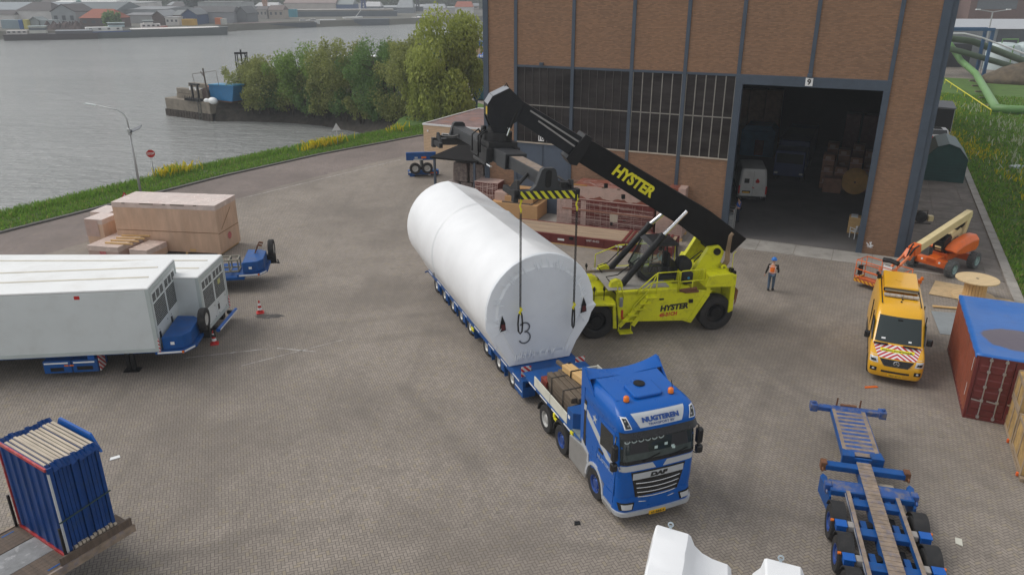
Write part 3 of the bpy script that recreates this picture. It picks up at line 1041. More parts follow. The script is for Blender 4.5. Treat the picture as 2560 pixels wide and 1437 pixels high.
    # sides
    for s_ in (-1, 1):
        yy = lambda o: s_ * (1.245 + o)
        def sidebox(poly, o, mat, nm, par=tr, th=.012):
            b = B(); b.prism(poly, yy(o - th), yy(o)); return O(nm, b, mat, par)
        dr = sidebox([(-.28, 1.0), (-1.32, 1.0), (-1.32, 2.95), (-.38, 2.95), (-.22, 2.2)], .012, m_blue, 'door')
        sidebox([(-.34, 2.2), (-1.22, 2.12), (-1.22, 2.85), (-.46, 2.85)], .02, m_glass, 'door_window', dr)
        sidebox([(-1.0, 1.86), (-1.28, 1.86), (-1.28, 1.95), (-1.0, 1.95)], .03, m_visor, 'door_handle', dr)
        sidebox([(-2.2, 1.45), (-2.34, 1.45), (-2.34, 3.0), (-2.2, 3.0)], .01, m_visor, 'corner_vent')
        sidebox([(-.22, 1.86), (-.22, 2.04), (-.62, 2.04), (-2.14, 2.75), (-2.14, 2.52), (-.8, 1.86)], .017, m_silver, 'side_stripe')
        sidebox([(-2.36, 2.86), (-2.36, 2.66), (-2.2, 2.66), (-2.2, 2.86)], .012, m_silver, 'side_stripe')
        sidebox([(-1.42, 1.5), (-2.06, 1.5), (-2.06, 2.95), (-1.42, 2.95)], .006, m_blue, 'locker_panel')
        # star
        pts_ = []
        for k in range(10):
            a = PI / 2 + k * PI / 5
            r_ = .15 if k % 2 == 0 else .06
            pts_.append((-1.62 + r_ * math.cos(a), 2.72 + r_ * math.sin(a)))
        sidebox(pts_, .02, m_silver, 'star_emblem')
        sidebox([(-.3, .5), (-.72, .62), (-.74, .95), (-.3, .98)], .01, m_blue, 'step_panel')
        sidebox([(-.35, .3), (-.9, .3), (-.9, .55), (-.35, .55)], .02, m_alu, 'step')
        b = B(); b.prism([(-2.15 + .62 * math.cos(a) + .65, .52 + .70 * math.sin(a)) for a in [R(q) for q in range(0, 181, 15)]] + [(-2.15 + .53 * math.cos(a) + .65, .52 + .60 * math.sin(a)) for a in [R(q) for q in range(180, -1, -15)]], yy(-.25), yy(.03))
        O('wheel_arch', b, m_silver, tr, smooth=35)
        # tank and silver skirt
        b = B(); b.prism([(-2.12, .3), (-2.0, 1.28), (-2.3, 1.36), (-3.36, 1.16), (-3.36, .28)], yy(-.5), yy(.02))
        tk = O('fuel_tank', b, m_alu, tr, bevel=.04)
        b = B(); b.box(-3.3, -2.2, min(yy(-.5), yy(-.05)), max(yy(-.5), yy(-.05)), 1.36, 1.385); O('tread_plate', b, M('tread_plate_green', (.25, .30, .29), .5, .3, var=.3, sc=9), tk)
        b = B(); b.prism([(-1.95, .92), (-1.95, 1.30), (-2.45, 1.60), (-2.45, 1.2)], yy(-.3), yy(.015)); O('side_skirt', b, m_silver, tr)
        # mirrors
        b = B(); b.box(-.22, -.04, yy(.03), yy(.22), 2.25, 2.74)
        mi = O('mirror', b, m_visor, tr, bevel=.05)
        b = B(); b.box(-.2, -.02, yy(.04), yy(.24), 1.93, 2.19); O('wide_mirror', b, m_visor, mi, bevel=.05)
        b = B(); b.tube([(-.3, yy(0), 2.9), (-.16, yy(.1), 2.82), (-.15, yy(.12), 2.2), (-.16, yy(.1), 1.88), (-.3, yy(0), 1.9)], .022, 6); O('mirror_arm', b, m_visor, mi)
    # side text on the visible door
    txt('NUGTEREN', .15, basis((-1.35, -1.272, 1.62), (1, 0, 0), (0, 0, 1)), M('faded_white_film', (.25, .33, .5), .5), tr, 'lettering', bold=.004, width=1.0)
    # chassis
    b = B(); b.box(-6.35, -.6, -.46, -.38, .62, .98); b.box(-6.35, -.6, .38, .46, .62, .98); b.box(-6.3, -2.4, -.4, .4, .9, .96)
    b.box(-2.3, -.3, -1.1, 1.1, .55, .92); b.box(-5.4, -4.2, -.6, .6, .96, 1.12)
    for x in (-1.5, -4.05, -5.46): b.cyl((x, -1, .5), (x, 1, .5), .1, n=10)
    O('chassis', b, m_dark, tr)
    for x in (-1.5, -4.05, -5.46):
        for s_ in (-1, 1):
            wheel(tr, x, s_ * 1.08, .515, .515, .32, m_rim if x < -5 else m_rimb, s_)
            if x < -2:
                b = B(); b.prism([(x + .66 * math.cos(a), .52 + .66 * math.sin(a)) for a in [R(q) for q in range(5, 176, 10)]] + [(x + .61 * math.cos(a), .52 + .61 * math.sin(a)) for a in [R(q) for q in range(175, 4, -10)]], s_ * .88, s_ * 1.26)
                O('mudguard', b, m_black, tr, smooth=35)
    return tr
truck = build_truck((4.18, 18.21, 0), -70, 'blue truck tractor with white front lettering pulling the white wrapped load')

# ------------------------------------------------------------ lowbed trailer under the load
LO = Vector((1.2186, 26.57, 0)); LR = -68.85
low = T('lowbed_trailer', 'blue lowbed trailer with eight axles carrying the white wrapped drum', 'trailer', LO, LR)
b = B()
b.box(-11.95, 1.27, -1.36, 1.36, .80, .90); b.box(-11.95, 1.27, -1.37, -1.25, .64, .88); b.box(-11.95, 1.27, 1.25, 1.37, .64, .88)
b.box(-11.9, 1.2, -.55, .55, .45, .8)
O('deck', b, m_blue2, low, bevel=.01)
b = B()
for x in (-11.6, -10.0, -8.55, -7.15, -5.85, -4.1, -2.25, -.75, .55):
    b.box(x - .3, x + .38, -1.385, -1.371, .74, .785); b.box(x - .3, x + .38, 1.371, 1.385, .74, .785)
OS('reflective_strip', b, m_white, low)
for x in (-10.73, -9.3, -7.9, -6.55, -5.25, -3.03, -1.51, 0):
    for s_ in (-1, 1):
        wheel(low, x, s_ * 1.17, .405, .405, .30, m_rim, s_, 'plain')
    b = B(); b.cyl((x, -1, .4), (x, 1, .4), .09, n=8); O('axle', b, m_dark, low)
    b = B()
    for s_ in (-1, 1):
        b.prism([(x + .42, .28), (x + .72, .3), (x + .74, .66), (x + .42, .66)], s_ * 1.1, s_ * 1.36)
        b.box(x + .75, x + .78, min(s_ * .95, s_ * 1.34), max(s_ * .95, s_ * 1.34), .12, .5)
    OS('%s', b, m_blue2, low)
b = B()
for s_ in (-1, 1):
    b.box(.42, 1.27, min(s_ * .85, s_ * 1.37), max(s_ * .85, s_ * 1.37), .2, .62)
OS('%s', b, m_blue2, low, bevel=.02)
b = B(); b.box(.5, 1.2, -1.384, -1.374, .42, .46); O('reflective_strip', b, m_white, low)
b = B(); b.box(-4.75, -4.45, -1.42, -1.36, .45, .62); O('wheel_chock', b, m_yeld, low, bevel=.02)
b = B(); b.box(-12.12, -11.95, -1.1, 1.1, .5, .8); b.tube([(-12.1, -1.2, .5), (-12.25, -1.35, .62), (-12.2, -1.5, .6)], .04, 6); O('rear_bumper', b, m_blue2, low)
for s_ in (-1, 1):
    b = B(); b.box(.98, 1.0, s_ * 1.12 - .2, s_ * 1.12 + .2, .95, 1.36); O('warning_board', b, m_chev, low)
b = B()
for s_ in (-1, 1):
    b.cyl((.72, s_ * .82, .9), (.72, s_ * .82, 1.02), .07, n=10)
OS('%s', b, m_dark, low)
# gooseneck over the tractor
gy = -.10
b = B()
b.box(1.55, 6.2, gy - 1.27, gy + 1.27, 1.16, 1.28)
b.prism([(1.2, .5), (1.9, .5), (2.1, 1.16), (1.2, 1.16)], gy - .7, gy + .7)
b.prism([(1.28, 1.28), (2.25, 1.28), (2.25, 1.31), (1.28, 1.31)], gy - 1.27, gy + 1.27)
O('gooseneck_deck', b, m_blue2, low, bevel=.012)
b = B()
for x in (1.9, 2.9, 3.9, 4.9):
    b.box(x, x + .62, gy - 1.285, gy - 1.272, 1.19, 1.235)
O('reflective_strip', b, m_white, low)
for s_ in (-1, 1):
    for x0, x1 in ((2.35, 3.72), (3.76, 5.1)):
        b = B(); b.box(x0, x1, gy + s_ * 1.25 - .02, gy + s_ * 1.25 + .02, 1.3, 1.68); O('drop_side', b, m_cream, low, bevel=.008)
b = B(); b.box(2.3, 2.34, gy - 1.25, gy + .1, 1.3, 1.34); b.box(2.3, 2.36, gy - .1, gy + 1.25, 1.3, 1.62); O('drop_side', b, m_cream, low)
hb = B(); hb.prism([(5.12, gy - 1.27), (5.55, gy - 1.27), (5.95, gy - .6), (5.95, gy + .6), (5.55, gy + 1.27), (5.12, gy + 1.27)], 1.12, 1.95, 'z')
hb = O('headboard_box', hb, m_blue2, low, bevel=.015)
b = B(); b.box(5.2, 5.34, gy - 1.278, gy - 1.27, 1.6, 1.72); O('box_badge', b, m_white, hb)
b = B(); b.box(5.45, 5.62, gy - 1.31, gy - 1.24, 1.17, 1.28); O('marker_tag', b, m_yeld, low)
b = B(); b.box(4.15, 4.25, gy - 1.33, gy - 1.28, 1.05, 1.2); b.box(4.2, 4.4, gy - 1.33, gy - 1.28, 1.0, 1.08); O('side_marker', b, m_yeld, low)
b = B(); b.box(4.4, 5.05, gy - .05, gy + .75, 1.30, 1.34); O('warning_board', b, stripes('folded_chevron_board', (.68, .66, .64), (.5, .02, .02), .22, 45, 'xy'), low)

# timber on the gooseneck
tm = T('timber_stack', 'strapped stack of old grey square timbers on the blue gooseneck deck', 'timber', LO + frame((0, 0, 0), LR) @ Vector((3.9, gy - .45, 1.28)), LR)
random.seed(6)
for k in range(4):
    for j in range(5):
        b = B(); x0 = random.uniform(-1.25, -1.1); x1 = random.uniform(.75, 1.05)
        y = -.5 + j * .225; z = k * .175
        b.box(x0, x1, y, y + .2, z, z + .165)
        O('timber', b, m_woodo, tm, bevel=.012)
b = B()
for x in (-.7, .25):
    b.tube([(x, -.53, 0), (x, -.53, .7), (x, .64, .72), (x, .64, 0)], .02, 5)
O('strap', b, M('grey_strap', (.06, .055, .05), .8), tm)
tm2 = T('timber_bundle', 'bundle of fresh yellow timbers strapped on top of the old grey timber stack', 'timber', LO + frame((0, 0, 0), LR) @ Vector((3.75, gy - .1, 1.99)), LR + 8)
for k in range(2):
    for j in range(3):
        b = B(); x0 = random.uniform(-1.1, -.85); b.box(x0, x0 + 1.75 + random.uniform(0, .25), -.19 + j * .125, -.19 + j * .125 + .115, k * .115, k * .115 + .108); O('timber', b, m_wood, tm2, bevel=.008)
b = B()
for x in (-.35, .4):
    b.tube([(x, -.22, 0), (x, -.21, .24), (x + .05, .2, .24), (x + .05, .21, 0)], .024, 5)
O('strap', b, m_dark, tm2)
ex = B(); ex.box(-.5, .5, -.06, .06, 0, .12)
o = O('timber_beam', ex, m_woodo, None, bevel=.01); o.matrix_world = frame(LO + frame((0, 0, 0), LR) @ Vector((2.75, gy - .28, 1.99)), LR + 6); tag(o, 'short dark loose beam lying at the rear of the old timber stack', 'timber')
for k, lab in enumerate(('shorter light block leaning in the far corner of the gooseneck, nearer the cab', 'lighter long block in the far corner of the gooseneck, against the board')):
    b = B(); b.box(-.42, .42, -.13, .13, 0, .2)
    o = O('timber_block', b, m_wood, None, bevel=.01)
    o.matrix_world = frame(LO + frame((0, 0, 0), LR) @ Vector((4.2, gy + .72 + k * .32, 1.345)), LR + 3)
    tag(o, lab, 'timber')
b = B(); b.box(-.25, .25, -.3, .3, 0, .32); o = O('red_crate', b, M('red_crate', (.2, .03, .015), .7, var=.4, sc=6), None, bevel=.02)
o.matrix_world = frame(LO + frame((0, 0, 0), LR) @ Vector((2.62, gy - .72, 1.32)), LR); tag(o, 'small red crate behind the old timber on the gooseneck', 'crate')

# ------------------------------------------------------------ the white wrapped drum
drum = T('wrapped_drum', 'huge white shrink wrapped drum loaded on the blue lowbed trailer', 'wrapped load', LO, LR)
cy, cz, RR = -.12, 3.16, 2.26
def section(x, k=1.0, wob=0):
    pts_ = []
    fl_ = .0 if x > -.2 else (.55 if x > -1 else 1)
    for i in range(29):
        ad = -22 + 8 * i
        a = R(ad)
        r_ = RR * k
        for c0, c1 in ((50, 90), (-22, 18)):
            if c0 <= ad <= c1: r_ *= 1 - fl_ * (1 - math.cos(R((c1 - c0) / 2)) / math.cos(R(ad - (c0 + c1) / 2)))
        pts_.append((x, cy + r_ * math.cos(a), cz + r_ * math.sin(a)))
    pts_ = pts_[::1]
    y0, z0 = pts_[0][1], pts_[0][2]
    out = [(x, cy + 1.28, .9), (x, cy + 1.28 + (y0 - cy - 1.28) * .35, .9 + (z0 - .9) * .45)] + pts_
    y1, z1 = pts_[-1][1], pts_[-1][2]
    out += [(x, cy - 1.28 + (y1 - cy + 1.28) * .42, .9 + (z1 - .9) * .45), (x, cy - 1.28, .9)]
    return out
b = B()
xs = [-12.15, -12.05, -11.8, -9.6, -7.40, -7.3, -7.2, -4.6, -2.2, -.6, -.08]
kk = [.985, .995, 1, 1, .998, 1.022, .998, 1, 1, 1, .992]
b.ring([section(x, k_) for x, k_ in zip(xs, kk)], cap=False)
body = O('wrap', b, m_shrink, drum, smooth=14)
# end face: rings inward, slightly dished, with a film lip
b = B()
s0 = section(-.08, .992)
cx_, cz2 = cy, 2.9
def shrinkring(k, x):
    j_ = lambda: 1 + (random.uniform(-.014, .014) if k < .9 else random.uniform(-.004, .004))
    return [(x + random.uniform(-.008, .008), cx_ + (q[1] - cx_) * k * j_(), cz2 + (q[2] - cz2) * k * j_()) for q in s0]
random.seed(9)
m_shrinki = M('wrap_over_disc', (.70, .735, .775), .34, var=.05, sc=.7, bump=.55, bsc=2.4)
rings = [s0, shrinkring(.985, .0), shrinkring(.93, .015), shrinkring(.82, -.02), shrinkring(.78, .02), shrinkring(.55, .03), shrinkring(.3, .03), shrinkring(.1, .03)]
b.ring(rings[:5], cap=False)
b.mi = 1
b.ring(rings[4:], cap=False)
b.add(rings[-1], [tuple(range(len(s0)))])
m_shrinkf = M('wrap_end_film', (.80, .83, .86), .38, var=.04, sc=.7, bump=.5, bsc=2.6)
b.mi = 0
eb = b
b = B(); s1 = section(-12.15, .985); b.add(s1, [tuple(range(len(s1)))]); O('end_face', b, m_shrinkf, drum)
# sharp film folds: corner flap right, ridge left, creases low on the face
b = eb
b.add([(-.1, cy + 2.08, 3.35), (.05, cy + 2.33, 3.0), (-.1, cy + 1.9, 2.2), (.03, cy + 1.75, 2.95)], [(0, 1, 3), (1, 2, 3), (0, 1, 2)])
b.add([(-.1, cy - 2.2, 3.2), (.10, cy - 2.28, 2.7), (-.05, cy - 1.75, 1.6), (.03, cy - 1.7, 2.75)], [(0, 1, 3), (1, 2, 3), (0, 1, 2)])
random.seed(12)
for k in range(26):
    y = cy + random.uniform(-1.15, 1.15)
    b.tube([(.035, y, random.uniform(.95, 1.1)), (.06, y + random.uniform(-.03, .1), random.uniform(1.2, 1.35)), (.03, y + random.uniform(.0, .2), random.uniform(1.4, 1.6))], [.004, .024, .003], 5)
for k in range(46):
    a = R(random.uniform(-10, 190)); r0 = random.uniform(1.5, 1.75); r1 = r0 + random.uniform(.2, .5)
    b.tube([(.02, cy + r0 * math.cos(a), cz + r0 * math.sin(a)), (.035, cy + (r0 + r1) / 2 * math.cos(a + .03), cz + (r0 + r1) / 2 * math.sin(a + .03)), (.0, cy + r1 * math.cos(a + .05), cz + r1 * math.sin(a + .05))], [.003, .02, .003], 5)
for (sy, ey, ez) in ((-1.62, -2.1, 3.1), (-1.6, -2.15, 2.7), (-1.55, -1.9, 2.2), (1.75, 2.1, 3.3), (1.7, 2.1, 2.7), (1.6, 1.9, 2.3), (-1.5, -1.2, 2.3), (1.6, 1.3, 2.4)):
    b.tube([(.03, cy + sy, 2.75), (.06, cy + (sy + ey) / 2, (2.75 + ez) / 2), (-.01, cy + ey, ez)], [.012, .02, .004], 5)
O('end_face', b, [m_shrinkf, m_shrinki], drum, smooth=30)
m_hole = M('lifting_eye_red', (.10, .012, .012), .6)
for y, z in ((cy - 1.58, 2.72), (cy + 1.79, 2.98)):
    b = B(); b.add([(.045, y - .13, z - .25), (.05, y + .13, z - .2), (.06, y + .1, z + .1), (.045, y - .02, z + .42), (.055, y - .1, z + .08)], [(0, 1, 2, 3, 4)])
    hole = O('lifting_eye', b, m_dark, drum)
    b = B(); b.box(.05, .075, y - .06, y + .09, z - .17, z + .05); O('eye_plate', b, m_hole, hole)
    b = B(); b.add([(.07, y - .05, z - .24), (.09, y + .12, z - .2), (.07, y + .1, z - .32)], [(0, 1, 2)]); O('torn_film', b, m_shrinkf, hole)
# hand sprayed number 3
b = B()
pts3 = []
for a in range(150, -95, -15): pts3.append((.052, cy - .69 + .20 * math.cos(R(a)), 2.52 + .19 * math.sin(R(a))))
for a in range(85, -170, -15): pts3.append((.052, cy - .69 + .23 * math.cos(R(a)), 2.09 + .24 * math.sin(R(a))))
for q, w in zip(pts3, pts3[1:]):
    b.bar(q, w, .055, .008, up=(1, 0, 0))
O('sprayed_number', b, M('grey_spray', (.10, .11, .13), .7, var=.2), drum)
# dark tear and marks low on the flank
b = B()
for x in (-9.2, -9.05, -8.9):
    b.quad((x, cy - 1.73, 1.5), (x + .07, cy - 1.72, 1.5), (x + .09, cy - 1.78, 1.72 + .1 * math.sin(x * 9)), (x - .02, cy - 1.81, 1.74))
O('flank_mark', b, M('grey_mark', (.2, .21, .22), .8), drum)
# ------------------------------------------------------------ reach stacker
RO = Vector((8.99, 32.98, 0)); RR_ = -170.23
st = T('reach_stacker', 'yellow reach stacker with long black lifting boom beside the white drum', 'reach stacker', RO, RR_)
YS = 1.62
b = B()
for s_ in (-1, 1):
    b.prism([(1.25, .48), (1.62, .62), (4.6, .78), (4.75, 1.78), (4.75, 2.18), (.3, 2.0), (.42, 1.85)], s_ * (YS - .12), s_ * YS)
b.box(.9, 6.3, -.75, .75, .7, 1.9)
b.box(-.5, 1.2, -.8, .8, .8, 2.2)
body = O('chassis', b, m_yel, st, bevel=.02)
b = B()
for s_ in (-1, 1):
    b.box(1.3, 4.7, min(s_ * (YS - .75), s_ * YS), max(s_ * (YS - .75), s_ * YS), 2.02, 2.14)
    b.box(2.0, 4.7, min(s_ * .8, s_ * (YS + .02)), max(s_ * .8, s_ * (YS + .02)), 2.14, 2.22)
OS('side_deck', b, m_yel, st, bevel=.015)
b = B(); b.box(2.3, 5.1, -1.45, 1.45, 2.225, 2.25); O('walkway', b, m_conc, st)
b = B(); b.box(2.4, 6.1, -.93, -.8, 2.25, 2.36); O('hose_channel', b, m_rustd, st)
for s_ in (-1, 1):
    b = B()
    b.prism([(4.82, 1.66), (4.9, 1.78), (6.35, 1.86), (6.6, 1.74), (6.6, 1.66), (6.3, 1.78), (4.95, 1.7)], s_ * .95, s_ * 1.95)
    b.prism([(4.7, .5), (4.86, .5), (4.96, 1.78), (4.82, 1.78)], s_ * 1.1, s_ * 1.7)
    O('front_fender', b, m_yel, st, bevel=.012)
    b = B(); b.box(5.55, 6.5, min(s_ * .6, s_ * 1.3), max(s_ * .6, s_ * 1.3), 2.0, 2.32); O('front_block', b, m_yel, st, bevel=.03)
    for x in (5.3, 5.75):
        b = B(); b.tube([(x, s_ * 1.5, 1.83), (x, s_ * 1.5, 2.3)], .02, 6); b.ball((x, s_ * 1.5, 2.36), .12, 6, (.5, .6, 1)); O('work_mirror', b, m_dark, st)
# rear counterweight
b = B()
b.prism([(.75, 2.2), (.55, 2.72), (-.4, 2.78), (-.72, 2.7), (-.72, 2.2), (-.5, 2.14)], -1.72, 1.72)
b.prism([(-.52, .85), (-.74, .95), (-.74, 2.25), (-.52, 2.2)], -1.66, 1.66)
O('counterweight', b, m_yel, st, bevel=.03)
b = B()
for s_ in (-1, 1):
    b.prism([(.45, 1.78), (1.22, .50), (1.42, .56), (.62, 1.95), (.62, 2.22), (.45, 2.2)], s_ * (YS - .02), s_ * (YS + .03))
OS('arch_plate', b, m_yel, st)
b = B()
for s_ in (-1, 1):
    b.add([(-.75, s_ * 1.2, 1.55), (-.92, s_ * 1.5, 1.3), (-.92, s_ * 1.6, 1.9), (-.75, s_ * 1.66, 2.1), (-.75, s_ * 1.66, 1.2)], [(0, 1, 2, 3), (1, 4, 3, 2)])
OS('mud_flap', b, m_rust, st)
b = B(); b.tube([(1.0, YS + .01, 2.02), (1.6, YS + .02, 2.02), (1.9, YS + .02, 2.1), (1.1, YS + .02, 2.16)], .07, 6); O('rust_bracket', b, m_rust, st)
b = B(); b.lathe([(.05, -.05), (.13, -.05), (.13, .05), (.05, .05)], 14, (-.35, 1.1, 2.86), 'y'); O('lifting_eye', b, m_yel, st)
b = B(); b.tube([(-.6, 1.4, 2.7), (-.61, 1.4, 3.6), (-.69, 1.45, 3.72)], .015, 5); O('antenna', b, m_yel, st)
b = B(); b.box(-.66, -.5, 1.3, 1.5, 2.72, 2.92); b.box(-.7, -.62, 1.52, 1.66, 2.6, 2.85); O('lamp_box', b, m_dark, st)
# wheels
for s_ in (-1, 1):
    wheel(st, 5.61, s_ * 1.28, .82, .82, .62, m_dark, s_, 'stk')
    wheel(st, 5.61, s_ * .55, .82, .82, .5, m_dark, s_, 'stk')
    wheel(st, 0, s_ * 1.28, .82, .82, .60, m_dark, s_, 'stk')
# boom towers
for s_ in (-1, 1):
    b = B(); b.prism([(1.62, 2.15), (.98, 2.62), (.34, 3.74), (-.2, 3.78), (-.42, 3.5), (-.1, 2.4), (.3, 2.1)], s_ * .60, s_ * .86)
    O('boom_tower', b, m_yel, st, bevel=.02)
b = B(); b.cyl((-.05, -.95, 3.55), (-.05, .95, 3.55), .16, n=16); O('boom_pin', b, m_dark, st)
b = B(); b.tube([(-.35, .92, 2.7), (-.55, .95, 3.1), (-.52, .98, 3.6), (-.56, 1.0, 4.3), (-.66, 1.0, 4.42)], [.12, .12, .1, .085, .08], 10); O('exhaust', b, M('rusty_exhaust', (.22, .15, .09), .7, var=.3), st, smooth=True)
b = B()
b.tube([(.75, .3, 2.9), (.4, .2, 3.2), (.1, .3, 2.7), (.5, .4, 2.5)], .03, 6); b.tube([(.9, .1, 2.9), (.3, .0, 3.3), (-.1, .1, 3.1), (.6, .35, 2.9)], .025, 6)
O('hoses', b, m_dark, st, smooth=True)
# boom
b = B()
b.prism([(-1.62, 3.93), (-.98, 3.28), (.3, 3.72), (1.65, 4.74), (6.42, 7.76), (5.95, 8.64), (5.7, 8.54), (.2, 5.28)], -.48, .48)
boom = O('boom', b, M('boom_black', (.005, .005, .006), .42, var=.25, sc=1.5, dirt=(.016, .015, .014), damt=.4, spec=.22), st, bevel=.015)
b = B(); b.prism([(5.8, 8.72), (6.12, 8.9), (6.92, 7.92), (6.75, 7.66), (6.45, 7.6), (6.05, 8.2)], -.54, .54); O('boom_collar', b, m_dark, st, bevel=.02)
m_boomi = M('boom_grey_black', (.011, .012, .015), .45, var=.25, sc=2, dirt=(.04, .04, .04), damt=.3, spec=.3)
b = B(); b.prism([(5.9, 8.56), (6.5, 7.86), (9.0, 9.50), (8.75, 10.28)], -.4, .4); O('inner_boom', b, m_boomi, st, bevel=.015)
b = B()
for z0 in (.10, .66):
    b.bar((6.35 - z0 * .1, .43, 8.62 - z0 * .62), (8.5 - z0 * .6, .43, 9.98 - z0 * .75), .05, .07)
O('boom_rail', b, M('pale_rail', (.26, .25, .24), .6, var=.2), st)
# boom head
b = B()
hp = [(8.72, 10.26), (9.30, 10.82), (9.98, 10.52), (10.2, 10.2), (10.22, 9.7), (10.02, 9.15), (9.85, 8.9), (9.55, 8.9), (9.40, 9.25), (9.0, 9.5)]
for s_ in (-1, 1):
    b.prism(hp, s_ * .42, s_ * .52)
b.prism([(9.30, 10.82), (9.98, 10.52), (9.9, 10.3), (9.2, 10.6)], -.42, .42)
b.prism([(9.98, 10.50), (10.2, 10.2), (10.22, 9.72), (10.1, 9.72), (10.02, 10.1), (9.9, 10.3)], -.42, .42)
hd = O('boom_head', b, m_boomi, st, bevel=.012)
m_capg = M('grey_cap', (.22, .23, .25), .5)
b = B(); b.quad((9.32, -.5, 10.826), (9.32, .5, 10.826), (9.97, .5, 10.536), (9.97, -.5, 10.536)); b.quad((9.99, -.5, 10.53), (9.99, .5, 10.53), (10.2, .5, 10.21), (10.2, -.5, 10.21)); O('head_cap', b, m_capg, hd)
b = B(); b.box(10.2, 10.225, .15, .5, 9.8, 10.1); O('yellow_mark', b, M('head_yellow', (.55, .38, .02), .6), hd)
b = B(); b.tube([(9.38, -.3, 10.78), (9.30, -.3, 10.92), (9.22, -.3, 10.74)], .03, 6); O('head_eye', b, m_dark, hd)
for s_ in (.12, .36):
    b = B(); b.tube([(8.98, s_ + .1, 10.0), (9.3, s_ + .15, 9.25)], .075, 8); cy_ = O('tilt_cylinder', b, m_dark, st)
    b = B(); b.tube([(9.3, s_ + .15, 9.25), (9.42, s_ + .18, 8.95)], .04, 8); O('cylinder_rod', b, m_chrome, cy_)
# lift cylinders
for s_ in (-1, 1):
    b = B(); b.tube([(4.66, s_ * 1.0, 1.92), (2.55, s_ * .86, 4.42)], [.15, .15], 14); b.tube([(2.62, s_ * .865, 4.34), (2.5, s_ * .855, 4.48)], .17, 14)
    lc = O('lift_cylinder', b, m_dark, st, smooth=35)
    b = B(); b.tube([(2.52, s_ * .86, 4.46), (1.46, s_ * .66, 5.42)], .095, 14); O('cylinder_rod', b, m_chrome, lc, smooth=35)
    b = B(); b.prism([(4.3, 2.2), (4.95, 2.2), (4.85, 2.5), (4.6, 2.58), (4.4, 2.5)], s_ * .85, s_ * 1.14); O('cylinder_foot', b, m_yel, st, bevel=.02)
    b = B(); b.tube([(4.75, s_ * .75, 2.25), (5.0, s_ * .7, 2.6), (4.5, s_ * .8, 2.7), (3.6, s_ * .95, 3.5)], .03, 6); O('hose', b, m_dark, st, smooth=True)
# cab
cabm = M('cab_charcoal', (.016, .017, .019), .45, var=.2)
b = B()
cp = [(1.72, 2.2), (3.1, 2.2), (3.52, 2.45), (3.55, 2.75), (2.95, 3.92), (1.78, 3.9), (1.66, 2.9)]
for s_ in (-1, 1):
    y = s_ * .62
    for q, w in zip([cp[1], cp[3], cp[4], cp[5], cp[6]], [cp[3], cp[4], cp[5], cp[6], cp[0]]):
        b.bar((q[0], y, q[1]), (w[0], y, w[1]), .07, .07)
    b.bar((2.42, y, 2.3), (2.36, y, 3.9), .06, .06)
b.prism([(1.72, 2.25), (3.1, 2.25), (3.5, 2.47), (3.55, 2.76), (3.4, 2.74), (3.1, 2.45), (1.72, 2.4)], -.64, .64)
b.prism([(1.7, 3.84), (2.98, 3.86), (3.06, 3.92), (2.85, 4.04), (1.9, 4.04), (1.66, 3.94)], -.68, .68)
b.box(1.66, 1.74, -.62, .62, 2.3, 3.0)
cb_ = O('cab', b, cabm, st, bevel=.015)
mg = bpy.data.materials.new('clear_tinted_glass'); mg.use_nodes = True; t = mg.node_tree
tb = N(t, 'BsdfTransparent'); tb.inputs[0].default_value = (.62, .72, .68, 1); gb = N(t, 'BsdfGlossy'); gb.inputs['Roughness'].default_value = .03
ms = N(t, 'MixShader'); ms.inputs[0].default_value = .12
t.links.new(tb.outputs[0], ms.inputs[1]); t.links.new(gb.outputs[0], ms.inputs[2]); t.links.new(ms.outputs[0], t.nodes['Material Output'].inputs[0])
b = B()
for s_ in (-1, 1):
    b.add([(q[0], s_ * .615, q[1]) for q in (cp[1], cp[3], cp[4], (2.4, 3.9), (2.44, 2.3))], [(0, 1, 2, 3, 4)])
b.quad((3.54, -.6, 2.76), (3.54, .6, 2.76), (2.95, .6, 3.88), (2.95, -.6, 3.88))
O('cab_glass', b, mg, cb_)
b = B(); b.box(1.95, 2.45, -.28, .28, 2.42, 2.72); b.box(1.86, 2.02, -.27, .27, 2.7, 3.35); O('seat', b, m_black, cb_, bevel=.04)
b = B(); b.lathe([(.17, 0), (.2, .02), (.17, .04)], 16, (2.98, 0, 2.92)); b.tube([(2.98, 0, 2.92), (3.2, 0, 2.5)], .04, 6); O('steering_wheel', b, m_black, cb_)
b = B(); b.lathe([(.001, -.3), (.30, -.3), (.34, -.2), (.34, .2), (.30, .3), (.001, .3)], 18, (1.35, .55, 2.95), 'y'); O('air_filter', b, m_black, st, smooth=35)
b = B(); b.box(1.1, 1.55, .8, 1.2, 2.2, 2.72); O('battery_box', b, m_black, st, bevel=.05)
b = B(); b.lathe([(.001, .02), (.06, .02), (.06, 0)], 10, (1.33, 1.21, 2.5), 'y'); O('blue_cap', b, M('cyan_cap', (.02, .25, .5), .4), st)
